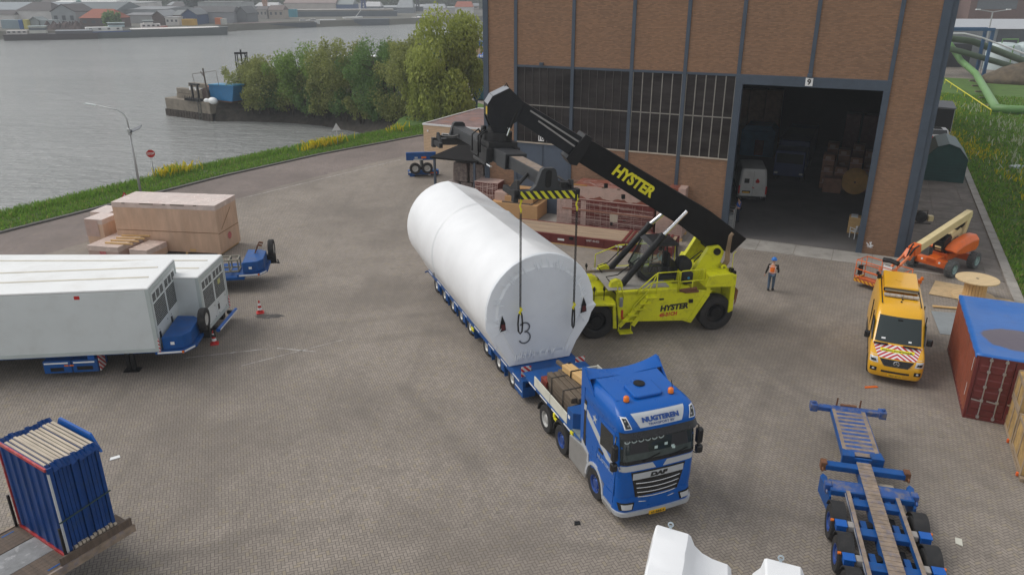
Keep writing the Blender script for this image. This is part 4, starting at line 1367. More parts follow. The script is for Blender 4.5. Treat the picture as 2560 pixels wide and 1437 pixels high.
# rails and stairs
b = B()
rl = .028
b.tube([(4.28, YS + .1, .95), (3.95, YS + .1, 1.55), (3.3, YS + .06, 2.25), (2.95, YS, 2.98), (1.98, YS, 3.0), (1.96, YS, 2.0)], rl, 6)
b.tube([(3.88, YS + .08, 2.02), (3.2, YS + .05, 2.56), (1.98, YS, 2.56)], rl, 6)
b.tube([(2.95, YS, 2.98), (2.95, YS, 2.0)], rl, 6)
b.tube([(3.9, YS + .08, 2.2), (3.0, YS, 2.95)], rl, 6)
b.tube([(1.88, YS, 2.0), (1.88, YS, 2.96), (1.78, YS, 3.0), (.72, YS - .02, 3.02), (.72, YS - .02, 2.55)], rl, 6)
b.tube([(1.88, YS, 2.5), (.75, YS - .02, 2.52)], rl, 6); b.tube([(1.3, YS, 2.5), (1.3, YS, 1.95)], rl, 6)
O('handrail', b, m_yel, st, smooth=True)
b = B()
b.tube([(4.45, YS + .02, 1.9), (4.62, YS + .05, 2.66), (4.72, YS + .05, 2.66), (4.78, YS + .02, 1.9)], rl, 6)
b.tube([(4.85, -YS, 2.2), (4.85, -YS, 2.85), (3.9, -YS, 3.2), (3.75, -YS, 3.25), (3.75, -YS, 2.2)], rl, 6); b.tube([(3.75, -YS, 3.25), (.9, -YS, 3.25), (.9, -YS, 2.2)], rl, 6); b.tube([(2.2, -YS, 3.25), (2.2, -YS, 2.2)], rl, 6)
O('handrail', b, m_yel, st, smooth=True)
b = B()
for s0 in (0, 1):
    o_ = .62 * s0
    b.bar((4.62 - o_, YS + .14, .62), (3.35 - o_ * .4, YS + .14, 1.98), .02, .20)
for k in range(5):
    u = k / 4
    b.box(3.98 - 1.0 * u, 4.5 - 1.02 * u, YS, YS + .26, .86 + 1.05 * u, .90 + 1.05 * u)
O('stairs', b, m_yel, st)
b = B(); b.box(4.02, 4.62, YS - .1, YS + .3, .30, .36); b.box(4.02, 4.06, YS - .02, YS + .03, .33, .8); b.box(4.58, 4.62, YS - .02, YS + .03, .33, .8); O('bottom_step', b, m_yel, st)
b = B(); b.lathe([(.001, 0), (.08, .02), (.08, .42), (.001, .45)], 12, (4.58, YS + .12, 1.55)); O('extinguisher', b, m_capg, st, smooth=35)
b = B(); b.box(4.2, 4.5, YS + .001, YS + .02, .85, .98); b.box(4.43, 4.52, YS + .001, YS + .02, 1.0, 1.35); O('warning_stickers', b, m_red, st)
b = B(); b.box(1.24, 1.42, YS + .03, YS + .1, 1.5, 1.66); b.box(2.6, 2.8, YS + .02, YS + .06, 1.72, 1.78); O('side_lamp', b, m_dark, st)
m_redi = M('red_ink', (.55, .04, .02), .5)
txt('HYSTER', .36, basis((2.72, YS + .008, 1.16), (-1, 0, .06), (0, 0, 1)), m_ink, body, 'lettering', bold=.02, width=1.32, shear=.18)
txt('45-31CH', .235, basis((2.74, YS + .008, .885), (-1, 0, .06), (0, 0, 1)), m_redi, body, 'lettering', bold=.011, width=.85, shear=.18)
dx = Vector((-(6.42 - 1.65), 0, -(7.76 - 4.74))).normalized()
up_ = Vector((-.53, 0, .848))
o_ = Vector((4.92, .484, 7.22))
txt('HYSTER', .66, basis(o_, dx, up_), m_yeld, boom, 'lettering', bold=.03, width=2.15, shear=.12)
b = B()
for x, z in ((5.1, 6.72), (4.3, 6.2)):
    b.box(x - .07, x + .07, .3, .44, z - .16, z + .02)
O('boom_lamp', b, m_dark, st)
# spreader, built in its own frame and hung under the head
SPW = Matrix.Translation(Vector((-.62, 31.3, 8.78))) @ Matrix.Rotation(R(-69), 4, 'Z') @ Matrix.Rotation(R(-4), 4, 'X')
SPX = (Matrix.Translation(RO) @ Matrix.Rotation(R(RR_), 4, 'Z')).inverted() @ SPW
m_spr = M('spreader_grey', (.028, .030, .033), .55, var=.2, sc=1.5, dirt=(.06, .055, .05), damt=.4)
m_sprd = M('spreader_dark', (.013, .013, .014), .55, var=.25, sc=2, dirt=(.05, .04, .035), damt=.4)
sb = lambda: B(SPX)
b = sb(); b.cyl((0, 0, -.1), (0, 0, .28), .62, n=24); b.cyl((0, 0, .2), (0, 0, .45), .42, n=20); b.box(-.75, .75, -.62, .62, -.28, -.06); O('rotator', b, m_sprd, st, smooth=35)
b = sb(); b.box(-2.1, 2.25, -.42, .42, -.82, -.28); b.box(1.3, 2.25, -.45, .45, -.86, -.24)
spr = O('spreader_beam', b, m_spr, st, bevel=.02)
b = sb(); b.box(-1.1, -.2, -.75, -.43, -.78, -.2); b.box(-.1, .8, -.72, -.43, -.86, -.3); b.box(-1.0, .9, .43, .7, -.8, -.25); O('spreader_carriage', b, m_sprd, st, bevel=.02)
b = sb(); b.tube([(-.9, -.62, -.95), (.6, -.62, -.95)], .09, 10); c1 = O('side_cylinder', b, m_sprd, st); b = sb(); b.tube([(.6, -.62, -.95), (1.15, -.62, -.95)], .045, 8); O('cylinder_rod', b, m_chrome, c1)
b = sb()
random.seed(21)
for k in range(7):
    y = random.uniform(-.5, .5); x = random.uniform(-.7, .2)
    b.tube([(x, y, -.1), (x + .3, y - .3, .35), (x + .1, y - .5, .1), (x + .5, y - .6, -.5)], .035, 6)
b.cyl((-.45, -.45, .0), (-.45, -.45, .42), .12, n=10)
O('hydraulic_hoses', b, m_dark, st, smooth=True)
for s_ in (-1, 1):
    b = sb(); b.box(min(s_ * 2.0, s_ * 5.28), max(s_ * 2.0, s_ * 5.28), -.3, .3, -.78, -.33)
    im = O('telescopic_beam', b, m_spr, st, bevel=.02)
    b = sb(); b.box(min(s_ * 2.3, s_ * 5.2), max(s_ * 2.3, s_ * 5.2), -.24, .24, -.329, -.322); O('worn_top', b, m_rustd if s_ > 0 else m_spr, im)
    # bell shaped end plate with a slot, cross beam, corner arms
    pl_ = [(-1.05, -.98), (-.62, -.92), (-.44, -.75), (-.33, -.38), (-.27, -.2), (-.18, -.14), (.18, -.14), (.27, -.2), (.33, -.38), (.44, -.75), (.62, -.92), (1.05, -.98)]
    b = sb(); b.prism(pl_, s_ * 5.2, s_ * 5.42, 'x'); ep = O('end_plate', b, m_spr, st, bevel=.01)
    b = sb(); b.prism([(.12 * math.cos(R(a)), -.5 + (.18 if math.sin(R(a)) > 0 else -.22) + .12 * math.sin(R(a))) for a in range(0, 360, 20)], s_ * 5.415, s_ * 5.43, 'x'); O('slot', b, m_dark, ep)
    b = sb(); b.box(min(s_ * 5.15, s_ * 5.5), max(s_ * 5.15, s_ * 5.5), -1.1, 1.1, -1.22, -.93); cbm = O('cross_beam', b, m_sprd, st, bevel=.01)
    b = sb(); b.box(min(s_ * 5.5, s_ * 5.51), max(s_ * 5.5, s_ * 5.51), -1.06, 1.06, -1.215, -.935)
    O('warning_stripes', b, stripes('yellow_black_stripes', (.62, .60, .02), (.012, .012, .012), .20, -38, 'xz', duty=.5), cbm)
    for t_ in (-1, 1):
        b = sb()
        b.box(min(s_ * 4.2, s_ * 5.45), max(s_ * 4.2, s_ * 5.45), min(t_ * 1.06, t_ * 1.24), max(t_ * 1.06, t_ * 1.24), -1.2, -.98)
        b.prism([(s_ * 4.5, -1.0), (s_ * 5.3, -1.0), (s_ * 5.2, -.62), (s_ * 5.0, -.62)], min(t_ * 1.0, t_ * 1.1), max(t_ * 1.0, t_ * 1.1))
        b.box(min(s_ * 5.2, s_ * 5.45), max(s_ * 5.2, s_ * 5.45), min(t_ * 1.1, t_ * 1.28), max(t_ * 1.1, t_ * 1.28), -1.34, -.9)
        O('corner_arm', b, m_sprd, st, bevel=.012)
    b = sb(); b.tube([(s_ * 5.0, -.95, -.78), (s_ * 4.4, -.5, -.7), (s_ * 4.2, -.3, -.6)], .07, 8); O('locking_rod', b, m_sprd, st)
    b = sb(); b.tube([(s_ * 4.9, .5, -.72), (s_ * 5.3, .95, -.8), (s_ * 4.7, .7, -.6)], .05, 6); b.box(min(s_ * 4.9, s_ * 5.2), max(s_ * 4.9, s_ * 5.2), .6, .95, -.93, -.7)
    O('locking_gear', b, m_sprd, st)

# driver in the cab
def person(loc, rz, label, joints, mats, hat=None, hair=True, vest=None):
    """one skinned body, clothes as skin-tight pieces over it; joints: name -> (x, y, z), facing +x"""
    root = T('person', label, 'person', loc, rz)
    J = joints
    def skinmesh(name, chain, mat, par):
        vs, es, rad = [], [], []
        idx = {}
        for path in chain:
            last = None
            for key in path:
                nm, r = key if isinstance(key, tuple) else (key, None)
                if nm not in idx:
                    idx[nm] = len(vs); vs.append(J[nm] if isinstance(nm, str) else nm); rad.append(r)
                if last is not None: es.append((last, idx[nm]))
                last = idx[nm]
        me = bpy.data.meshes.new(name)
        me.from_pydata(vs, es, [])
        o = bpy.data.objects.new(name, me); COL.objects.link(o); o.parent = par
        sk = o.modifiers.new('skin', 'SKIN')
        for i, r in enumerate(rad):
            r = r if isinstance(r, tuple) else (r, r)
            me.skin_vertices[0].data[i].radius = r
        me.skin_vertices[0].data[0].use_root = True
        sub = o.modifiers.new('sub', 'SUBSURF'); sub.levels = 1; sub.render_levels = 2
        dg = bpy.context.evaluated_depsgraph_get()
        me2 = bpy.data.meshes.new_from_object(o.evaluated_get(dg))
        o.modifiers.clear(); o.data = me2
        me2.name = name
        me2.materials.append(mat)
        me2.polygons.foreach_set('use_smooth', [True] * len(me2.polygons))
        return o
    body = skinmesh('body', [
        [('pel', (.13, .10)), ('sto', (.12, .09)), ('che', (.15, .10)), ('nck', .055), ('chin', .06), ('head', .095), ('top', .075)],
        [('che', None), ('shl', .055), ('ell', .042), ('wrl', .028), ('hal', (.032, .018)), ('fil', (.03, .012))],
        [('che', None), ('shr', .055), ('elr', .042), ('wrr', .028), ('har', (.032, .018)), ('fir', (.03, .012))],
        [('pel', None), ('hil', .085), ('knl', .058), ('anl', .038), ('tol', (.035, .03))],
        [('pel', None), ('hir', .085), ('knr', .058), ('anr', .038), ('tor', (.035, .03))]], m_skin, root)
    skinmesh('trousers', [[('pel', (.15, .115)), ('hil', .105), ('knl', .078), ('anl', .06)], [('pel', None), ('hir', .105), ('knr', .078), ('anr', .06)]], mats[1], root)
    sl = mats[3] if len(mats) > 3 else 'short'
    if sl == 'long':
        skinmesh('shirt', [[('pel', (.14, .115)), ('sto', (.145, .11)), ('che', (.175, .12))], [('che', None), ('shl', .075), ('ell', .056), ('wrl', .042)], [('che', None), ('shr', .075), ('elr', .056), ('wrr', .042)]], mats[0], root)
    else:
        J['sl2'] = tuple(Vector(J['shl']).lerp(Vector(J['ell']), .8)); J['sr2'] = tuple(Vector(J['shr']).lerp(Vector(J['elr']), .8))
        skinmesh('shirt', [[('pel', (.145, .12)), ('sto', (.145, .11)), ('che', (.175, .12))], [('che', None), ('shl', .075), ('sl2', .062)], [('che', None), ('shr', .075), ('sr2', .062)]], mats[0], root)
    for k in 'lr':
        a, t_ = Vector(J['an' + k]), Vector(J['to' + k])
        d = (t_ - a).normalized()
        b = B(); b.tube([a - d * .05 + Vector((0, 0, -.02)), a + d * .08 + Vector((0, 0, -.03)), t_ + Vector((0, 0, -.0)), t_ + d * .05], [.055, .062, .052, .02], 10)
        O('shoe', b, m_black, root, smooth=True)
    h = Vector(J['head'])
    fx = Vector(J['chin']) - Vector(J['nck']); f = Vector((1, 0, 0))
    f = Vector(J.get('face', (1, 0, 0))).normalized()
    u = (Vector(J['top']) - Vector(J['chin'])).normalized(); r_ = f.cross(u)
    b = B(); b.tube([h + f * .085 + u * .015, h + f * .125 - u * .02, h + f * .09 - u * .03], [.008, .016, .008], 6); b.tube([h + f * .085 - u * .055 + r_ * .025, h + f * .09 - u * .055, h + f * .085 - u * .055 - r_ * .025], .007, 5)
    for s_ in (-1, 1): b.ball(h + r_ * s_ * .098, .022, 5, (1, .5, 1.4))
    O('face_features', b, m_skin, root, smooth=True)
    b = B()
    for s_ in (-1, 1): b.ball(h + f * .088 + r_ * s_ * .032 + u * .02, .011, 5)
    O('eyes', b, m_ink, root)
    for k in 'lr':
        a = Vector(J['ha' + k]); d = (Vector(J['fi' + k]) - a).normalized(); sd_ = d.orthogonal().normalized()
        b = B()
        for i in range(4):
            o_ = a + d * .03 + sd_ * (-.024 + .016 * i)
            ln = (.068, .078, .074, .058)[i]
            b.tube([o_, o_ + d * ln * .55, o_ + d * ln + d.cross(sd_) * .02], [.0095, .009, .007], 6)
        o_ = a - sd_ * .03; b.tube([o_, o_ + d * .03 - sd_ * .02, o_ + d * .06 - sd_ * .012], [.011, .010, .007], 6)
        O('fingers', b, m_skin, root, smooth=True)
    if hat:
        b = B(); c_ = h + u * .045
        b.lathe([(.135, 0), (.128, .05), (.10, .105), (.05, .135), (.001, .142)], 18)
        b.lathe([(.128, .0), (.15, -.005), (.152, .008), (.128, .014)], 18)
        b.xf = None
        b.v = [tuple(Vector(q) + c_) for q in b.v]
        b.v += [tuple(c_ + f * .13 + r_ * .08), tuple(c_ + f * .2 + r_ * .05), tuple(c_ + f * .2 - r_ * .05), tuple(c_ + f * .13 - r_ * .08)]
        b.f.append([len(b.v) - 4 + i for i in range(4)]); b.m.append(0)
        O('hard_hat', b, hat, root, smooth=40)
    elif hair:
        b = B(); b.ball(h + u * .045 - f * .018, .112, 8, (1, .92, .95)); O('hair', b, m_hair, root, smooth=True)
    return root, J, skinmesh

m_tee = M('grey_tshirt', (.48, .56, .60), .85, var=.1)
pr = frame(RO, RR_)
P0 = pr @ Vector((2.2, 0, 2.72))
jj = dict(pel=(0, 0, .06), sto=(.01, 0, .25), che=(.03, 0, .45), nck=(.05, 0, .60), chin=(.06, 0, .66), head=(.07, 0, .74), top=(.07, 0, .82),
          shl=(.04, .18, .50), ell=(.16, .24, .26), wrl=(.38, .20, .22), hal=(.45, .19, .22), fil=(.50, .17, .21),
          shr=(.04, -.18, .50), elr=(.14, -.24, .26), wrr=(.38, -.18, .22), har=(.45, -.17, .22), fir=(.50, -.16, .21),
          hil=(.1, .1, .04), knl=(.45, .13, .08), anl=(.56, .12, -.3), tol=(.68, .12, -.36), hir=(.1, -.1, .04), knr=(.45, -.13, .08), anr=(.56, -.12, -.3), tor=(.68, -.12, -.36), face=(.85, .4, -.1))
person(P0, RR_, 'driver in pale t-shirt sitting in the cab of the yellow reach stacker', jj, (m_tee, m_navyc, None))

# man in orange vest walking away
m_darks = M('dark_sleeves', (.022, .02, .018), .85, var=.2)
m_vest = M('orange_vest', (.95, .20, .012), .6, var=.06)
m_refl = M('reflective_tape', (.82, .62, .56), .5, var=.05)
jw = dict(pel=(0, 0, .95), sto=(.01, 0, 1.13), che=(.02, 0, 1.33), nck=(.03, 0, 1.49), chin=(.05, 0, 1.55), head=(.05, 0, 1.64), top=(.05, 0, 1.72),
          shl=(.02, .2, 1.40), ell=(-.04, .27, 1.13), wrl=(.0, .33, .90), hal=(.01, .35, .83), fil=(.02, .36, .77),
          shr=(.02, -.2, 1.40), elr=(.0, -.29, 1.12), wrr=(.2, -.24, .99), har=(.27, -.22, .98), fir=(.33, -.2, .97),
          hil=(0, .1, .90), knl=(.03, .11, .50), anl=(-.03, .1, .09), tol=(.1, .12, .045), hir=(0, -.1, .90), knr=(.08, -.1, .50), anr=(.10, -.09, .09), tor=(.24, -.1, .045), face=(1, 0, 0))
root, J, sk = person((13.33, 36.26, 0), 62, 'person in orange reflective vest, blue hard hat and jeans standing in the yard', jw, (m_darks, m_jeans, None, 'long'), hat=M('hat_blue', (.008, .16, .55), .3, var=.03))
v = sk('vest', [[((-.01, 0, .86), (.165, .125)), ('sto', (.165, .135)), ('che', (.195, .14)), ((.025, 0, 1.44), (.12, .08))]], m_vest, root)
def vband(pts):
    b = B()
    for q, w in zip(pts, pts[1:]): b.bar(q, w, .055, .012, up=(1, 0, 0))
    return b
b = B()
for zz, ry, rx in ((1.05, .19, .155), (1.36, .205, .158)):
    n = 20
    r0 = [(.0 + rx * math.cos(2 * PI * k / n), ry * math.sin(2 * PI * k / n)) for k in range(n)]
    b.add([(q[0], q[1], zz - .02) for q in r0] + [(q[0], q[1], zz + .02) for q in r0], [(i, (i + 1) % n, n + (i + 1) % n, n + i) for i in range(n)])
for s_ in (-1, 1):
    b.bar((-.150, s_ * .125, 1.05), (-.148, s_ * .14, 1.36), .035, .012, up=(1, 0, 0))
O('reflective_bands', b, m_refl, v)

# man in blue shirt by the door
jb = {k: v_ for k, v_ in jw.items()}
jb.update(ell=(.04, .27, 1.12), wrl=(.16, .25, .93), hal=(.2, .24, .87), fil=(.23, .23, .81), knr=(.03, -.1, .5), anr=(-.02, -.09, .09), tor=(.11, -.1, .045), wrr=(.22, -.24, 1.05), har=(.29, -.22, 1.07), fir=(.35, -.2, 1.09))
person((15.0, 48.45, .016), 140, 'person in blue shirt standing just inside the hall door near the white van', jb, (M('royal_blue_shirt', (.012, .09, .38), .8, var=.1), m_navyc, None))

# ------------------------------------------------------------ the two hanging chains
m_chain = M('chain_steel', (.04, .037, .034), .5, .5, var=.3)
m_sling = M('black_sling', (.016, .014, .013), .8)
def chain_path(pts, link=.10, wire=.016):
    b = B()
    k = 0
    for p0, p1 in zip(pts, pts[1:]):
        p0, p1 = Vector(p0), Vector(p1)
        n = max(1, int((p1 - p0).length / (link * .86)))
        d = (p1 - p0).normalized()
        u = d.orthogonal().normalized(); w = d.cross(u)
        for i in range(n):
            c = p0.lerp(p1, (i + .5) / n)
            s_ = u if (i + k) % 2 else w
            lp = []
            for a in range(8):
                an = 2 * PI * a / 8
                lp.append(c + s_ * (math.cos(an) * .04) + d * (math.sin(an) * .036 + (.034 if math.sin(an) > 0 else -.034)))
            b.tube(lp + [lp[0]], wire, 4, cap=False)
    return b
for (x, y, zt, zb, lab) in ((.31, 25.86, 7.62, 2.42, 'left one of two lifting chains, loop hanging over the grey sprayed number'), (2.36, 26.63, 7.48, 2.30, 'right one of two lifting chains, hanging near the torn hole of the drum')):
    c = T('lifting_chain', lab, 'chain', (x, y, zb), 0, 'chains hanging from the spreader')
    L_ = zt - zb
    O('links', chain_path([(0, 0, 1.05), (0, 0, L_ - .5)]), m_chain, c)
    b = B(); b.tube([(0, 0, L_ + .12), (.0, 0, L_ - .1)], .03, 6); b.tube([(.05, 0, L_ - .02), (0, .02, L_ - .14), (-.035, 0, L_ - .26), (.015, 0, L_ - .38), (0, 0, L_ - .5)], [.025, .034, .028, .034, .02], 8)
    O('top_hook', b, m_yeld, c, smooth=35)
    b = B(); b.tube([(0, 0, 1.08), (.04, 0, .98), (-.03, 0, .86), (.03, 0, .78)], [.04, .055, .05, .03], 8); O('bottom_hook', b, m_yeld, c, smooth=35)
    b = B()
    w_ = .085 if x < 1 else .045
    b.tube([(0, 0, .9), (-w_ * .7, 0, .75), (-w_, 0, .4), (-w_ * .8, 0, .1), (0, 0, 0), (w_ * .8, 0, .1), (w_, 0, .4), (w_ * .7, 0, .75), (0, 0, .9)], .034, 7); O('sling', b, m_sling, c, smooth=True)
# ------------------------------------------------------------ vans
VT = [(.28, -.03, .93, -5.8), (.45, .03, .97, -5.86), (.72, .02, .985, -5.88), (.98, -.06, .985, -5.88), (1.06, -.14, .98, -5.88), (1.16, -.42, .975, -5.88), (1.24, -.72, .965, -5.88), (1.34, -.92, .96, -5.88), (1.8, -1.34, .93, -5.86), (2.22, -1.74, .88, -5.84), (2.40, -2.02, .85, -5.82), (2.5, -2.4, .81, -5.78), (2.53, -2.8, .72, -5.7)]
def build_van(loc, rz, label, paint, front=True):
    v = T('van', label, 'van', loc, rz)
    sh = Shell(VT, rc=.2, bow=.10, rr=.12)
    body = O('body', sh.body(), paint, v, smooth=30)
    ws = O('windscreen', sh.patch((-.84, -.76), (.84, .76), 1.36, 2.2, .008, 8, 14), m_windsh, v, smooth=True)
    b = B(); b.box(sh.fx(0, 2.1) + .01, sh.fx(0, 2.1) + .03, -.09, .09, 2.06, 2.14); O('mirror_pod', b, m_dark, ws)
    b = B()
    for (y, w, z) in ((-.5, .22, 1.46), (.42, .12, 1.44)):
        b.add([(sh.fx(y, z) + .012, y - w / 2, z), (sh.fx(y, z) + .012, y + w / 2, z), (sh.fx(y, z + .05) + .012, y + w / 2, z + .05), (sh.fx(y, z + .05) + .012, y - w / 2, z + .05)], [(0, 1, 2, 3)])
    O('papers', b, m_white, ws)
    b = B()
    for y in (-.62, .45): b.box(sh.fx(y, 1.3) + .0, sh.fx(y, 1.3) + .09, y - .26, y + .26, 1.33, 1.36)
    O('scuttle_vent', b, m_visor, ws)
    gr = O('grille', sh.patch((-.42, -.62), (.42, .62), .76, 1.02, .012, 4, 10), m_visor, v)
    b = B()
    for z in (.83, .90, .97): b.tube([(sh.fx(y, z) + .02, y, z) for y in (-.5, -.25, 0, .25, .5)], .010, 5)
    O('grille_bars', b, m_dark, gr)
    b = B(); b.lathe([(.085, 0), (.1, .012), (.115, 0)], 20, (sh.fx(0, .9) + .03, 0, .9), 'x')
    for k in range(3):
        a = R(90 + 120 * k); b.bar((sh.fx(0, .9) + .035, 0, .9), (sh.fx(0, .9) + .035, .1 * math.cos(a), .9 + .1 * math.sin(a)), .02, .012, up=(1, 0, 0))
    O('star_badge', b, m_chrome, gr)
    O('lower_intake', sh.patch(-.5, .5, .5, .58, .012, 2, 10), m_visor, v)
    for s_ in (-1, 1):
        hl = O('headlight', sh.patch((s_ * .64, s_ * .70), (s_ * .95, s_ * .96), .84, 1.09, .010, 4, 8), m_lamp, v)
        O('headlight_bezel', sh.patch((s_ * .70, s_ * .74), (s_ * .9, s_ * .92), .88, .98, .016, 2, 4), m_glass, hl)
        fg = O('fog_lamp', sh.patch(s_ * .66, s_ * .90, .50, .66, .012, 3, 6), m_visor, v)
        b = B(); b.ball((sh.fx(s_ * .78, .58) + .01, s_ * .78, .58), .05, 6, (.4, 1, .8)); O('fog_lens', b, m_lamp, fg, smooth=True)
        b = B(); b.box(-1.35, -1.2, s_ * 1.02, s_ * 1.24, 1.32, 1.62); O('mirror', b, m_visor, v, bevel=.05)
        b = B(); b.prism([(-1.05, 1.36), (-2.05, 1.36), (-2.05, 2.02), (-1.62, 2.02)], s_ * .93, s_ * .965); O('side_window', b, m_glass, v)
        b = B(); b.prism([(-2.1, .45), (-2.13, 2.2), (-2.15, 2.2), (-2.12, .45)], s_ * .95, s_ * .99); b.prism([(-3.4, .45), (-3.4, 2.2), (-3.42, 2.2), (-3.42, .45)], s_ * .95, s_ * .99); O('door_seam', b, m_visor, v)
        b = B(); b.box(-4.9, -1.4, s_ * .955, s_ * .998, .62, .78); O('side_moulding', b, m_visor, v)
        for x in (-.98, -4.65):
            wheel(v, x, s_ * .84, .345, .345, .23, m_rim, s_, 'van')
            b = B(); b.prism([(x + .42 * math.cos(R(a)), .36 + .42 * math.sin(R(a))) for a in range(-5, 186, 12)], s_ * .9, s_ * .992); O('wheel_arch', b, m_black, v)
    b = B(); b.box(.035, .05, -.26, .26, .36, .47); pl = O('number_plate', b, m_plate, v)
    txt('VDV-27-N', .095, basis((.054, -.21, .38), (0, 1, 0), (0, 0, 1)), m_ink, pl, 'lettering', width=.43)
    return v, sh
van, sh = build_van((14.98, 26.30, 0), -113.5, 'yellow escort van with striped bonnet parked by the red container', m_van)
m_hood, t, p = nodes('bonnet_chevrons')
tc = N(t, 'TexCoord').outputs['Object']; sp = N(t, 'SeparateXYZ'); t.links.new(tc, sp.inputs[0])
u = math_(t, 'ADD', math_(t, 'MULTIPLY', sp.outputs[0], -1.15), math_(t, 'ABSOLUTE', sp.outputs[1]))
f = math_(t, 'GREATER_THAN', math_(t, 'FLOORED_MODULO', math_(t, 'DIVIDE', math_(t, 'SUBTRACT', u, .02), .235), 1), .5)
t.links.new(mix(t, f, (.72, .70, .70), (.46, .012, .025)), p.inputs['Base Color']); p.inputs['Roughness'].default_value = .35
hood = O('bonnet_stripes', sh.patch((-.66, -.90), (.66, .90), 1.045, 1.315, .007, 14, 18), m_hood, van, smooth=True)
b = sh.patch((-.60, -.62), (.60, .62), 1.175, 1.225, .014, 2, 12)
O('bonnet_sign', b, m_yeld, hood)
x0 = sh.fx(.57, 1.178) + .022
txt('CONVOI EXCEPTIONNEL', .13, basis((x0 - .0, -.55, 1.186), (.0, 1, 0), (-1, 0, .27)), m_ink, hood, 'lettering', bold=.004, width=1.10)
b = B()
for s_ in (-1, 1): b.add([(sh.fx(s_ * .66, 1.29) + .03, s_ * (.66 + q), z) for q, z in ((-.2, 1.30), (.18, 1.30), (.18, 1.34), (-.2, 1.34))], [(0, 1, 2, 3)])
O('bonnet_vent', b, m_visor, van)
b = B(); b.prism([(-5.7, 2.5), (-3.75, 2.5), (-3.6, 2.58), (-3.65, 2.80), (-5.6, 2.84), (-5.75, 2.7)], -.66, .66)
pod = O('roof_sign_box', b, m_van, van, bevel=.04)
b = B(); b.box(-3.62, -3.48, -.68, .68, 2.62, 2.74); O('light_bar', b, m_visor, van, bevel=.02)
b = B(); b.box(-3.475, -3.46, -.62, .62, 2.65, 2.71); O('light_bar_glass', b, M('smoked_lens', (.35, .33, .25), .2), van)
b = B()
for k in range(6): b.box(-3.14, -2.98, -.66 + k * .22, -.66 + k * .22 + .213, 2.57, 2.66)
O('beacon_bar', b, M('clear_beacon', (.45, .42, .38), .25, var=.2, sc=6), van, bevel=.01)
b = B(); b.box(-3.1, -3.02, -.6, .6, 2.5, 2.57); O('bar_foot', b, m_dark, van)
for x, y in ((-2.6, 0), (-2.85, .05)):
    b = B(); b.lathe([(.045, 0), (.03, .04), (.001, .05)], 10, (x, y, 2.52)); b.tube([(x, y, 2.55), (x - .1, y, 2.75)], .008, 5); O('roof_aerial', b, m_dark, van)
for s_ in (-1, 1):
    b = B(); b.tube([(-2.3, s_ * .72, 2.52), (-5.6, s_ * .72, 2.55)], .022, 6); O('roof_rail', b, m_dark, van)
    b = B(); b.box(-5.5, -5.3, s_ * .8 - .08, s_ * .8 + .08, 2.5, 2.66); b.lathe([(.07, 2.66), (.06, 2.78), (.001, 2.8)], 12, (-5.4, s_ * .88, 0)); O('rear_beacon', b, m_amber if s_ > 0 else m_dark, van)

m_vw = M('van_white', (.62, .63, .62), .4, var=.04, dirt=(.3, .29, .27), damt=.35, dsc=1.2)
wv, sh2 = build_van((18.55, 59.0, .016), 78, 'white delivery van standing rear first inside the dark hall doorway', m_vw)
b = B(); b.box(-5.9, -5.882, -.004, .004, .5, 2.4); O('rear_door_gap', b, m_visor, wv)
b = B(); b.box(-5.93, -5.80, -.95, .95, .30, .55); O('rear_bumper', b, m_visor, wv, bevel=.03)
b = B(); b.box(-5.905, -5.885, .15, .72, .78, .94); pl = O('plate_recess', b, m_visor, wv)
b = B(); b.box(-5.915, -5.906, .2, .68, .76, .87); O('number_plate', b, m_plate, pl)
b = B()
for s_ in (-1, 1): b.box(-5.91, -5.86, s_ * .93 - .05, s_ * .93 + .05, .72, 1.3)
OS('tail_lamp', b, m_red, wv)
b = B(); b.box(-5.896, -5.886, .28, .62, 1.5, 1.82); O('rear_sticker', b, m_ink, wv)
b = B(); b.tube([(-5.9, -.28, 1.56), (-5.9, -.28, 1.68), (-5.9, -.28, 1.86)], [.13, .14, .01], 10); b.tube([(-5.9, -.1, 1.15), (-5.9, .06, 1.22)], .03, 5); O('red_emblem', b, m_red, wv)

# ------------------------------------------------------------ articulating boom lift
LF = (24.1, 39.85, 0)
lf = T('boom_lift', 'orange boom lift with long cream arm and low basket beside the hall corner', 'boom lift', LF, 215)
m_ltyre = M('grey_lug_tyre', (.10, .105, .105), .9, var=.25, sc=6, dirt=(.2, .19, .17), damt=.4)
_mt = m_tyre; m_tyre = m_ltyre
for x in (-1.22, 1.22):
    for s_ in (-1, 1):
        wheel(lf, x, s_ * 1.05, .46, .46, .38, M('pale_green_rim', (.3, .42, .40), .5), s_, 'lug')
m_tyre = _mt
b = B()
b.prism([(-1.4, -.3), (-1.15, -.3), (1.15, -.3), (1.4, -.3), (1.4, .3), (-1.4, .3)], .5, .85, 'z')
for x in (-1.22, 1.22):
    b.box(x - .14, x + .14, -.95, .95, .38, .72); b.box(x - .18, x + .18, -.82, .82, .48, .78)
b.box(-.55, .55, -.42, .42, .7, .98)
ch = O('undercarriage', b, m_orange, lf, bevel=.03)
b = B()
for y in (-.5, .45): b.cyl((1.405, y, .66), (1.42, y, .66), .06, n=10)
O('reflectors', b, m_white, ch)
b = B(); b.cyl((0, 0, .95), (0, 0, 1.12), .45, n=20); O('turntable_bearing', b, m_dark, lf)
b = B()
for s_ in (-1, 1):
    ys = (s_ * .30, s_ * .95)
    prof = [(.55, 1.12), (.9, 1.3), (.7, 1.5), (.1, 1.72), (-1.0, 1.86), (-1.65, 1.82), (-1.72, 1.3), (-1.5, 1.0), (-.2, 1.0)]
    b.ring([[(x, ys[0], z) for x, z in prof], [(x * 1.0, ys[0] * .35 + ys[1] * .65, z) for x, z in prof], [(x * .96, ys[1], 1.0 + (z - 1.0) * .72) for x, z in prof]])
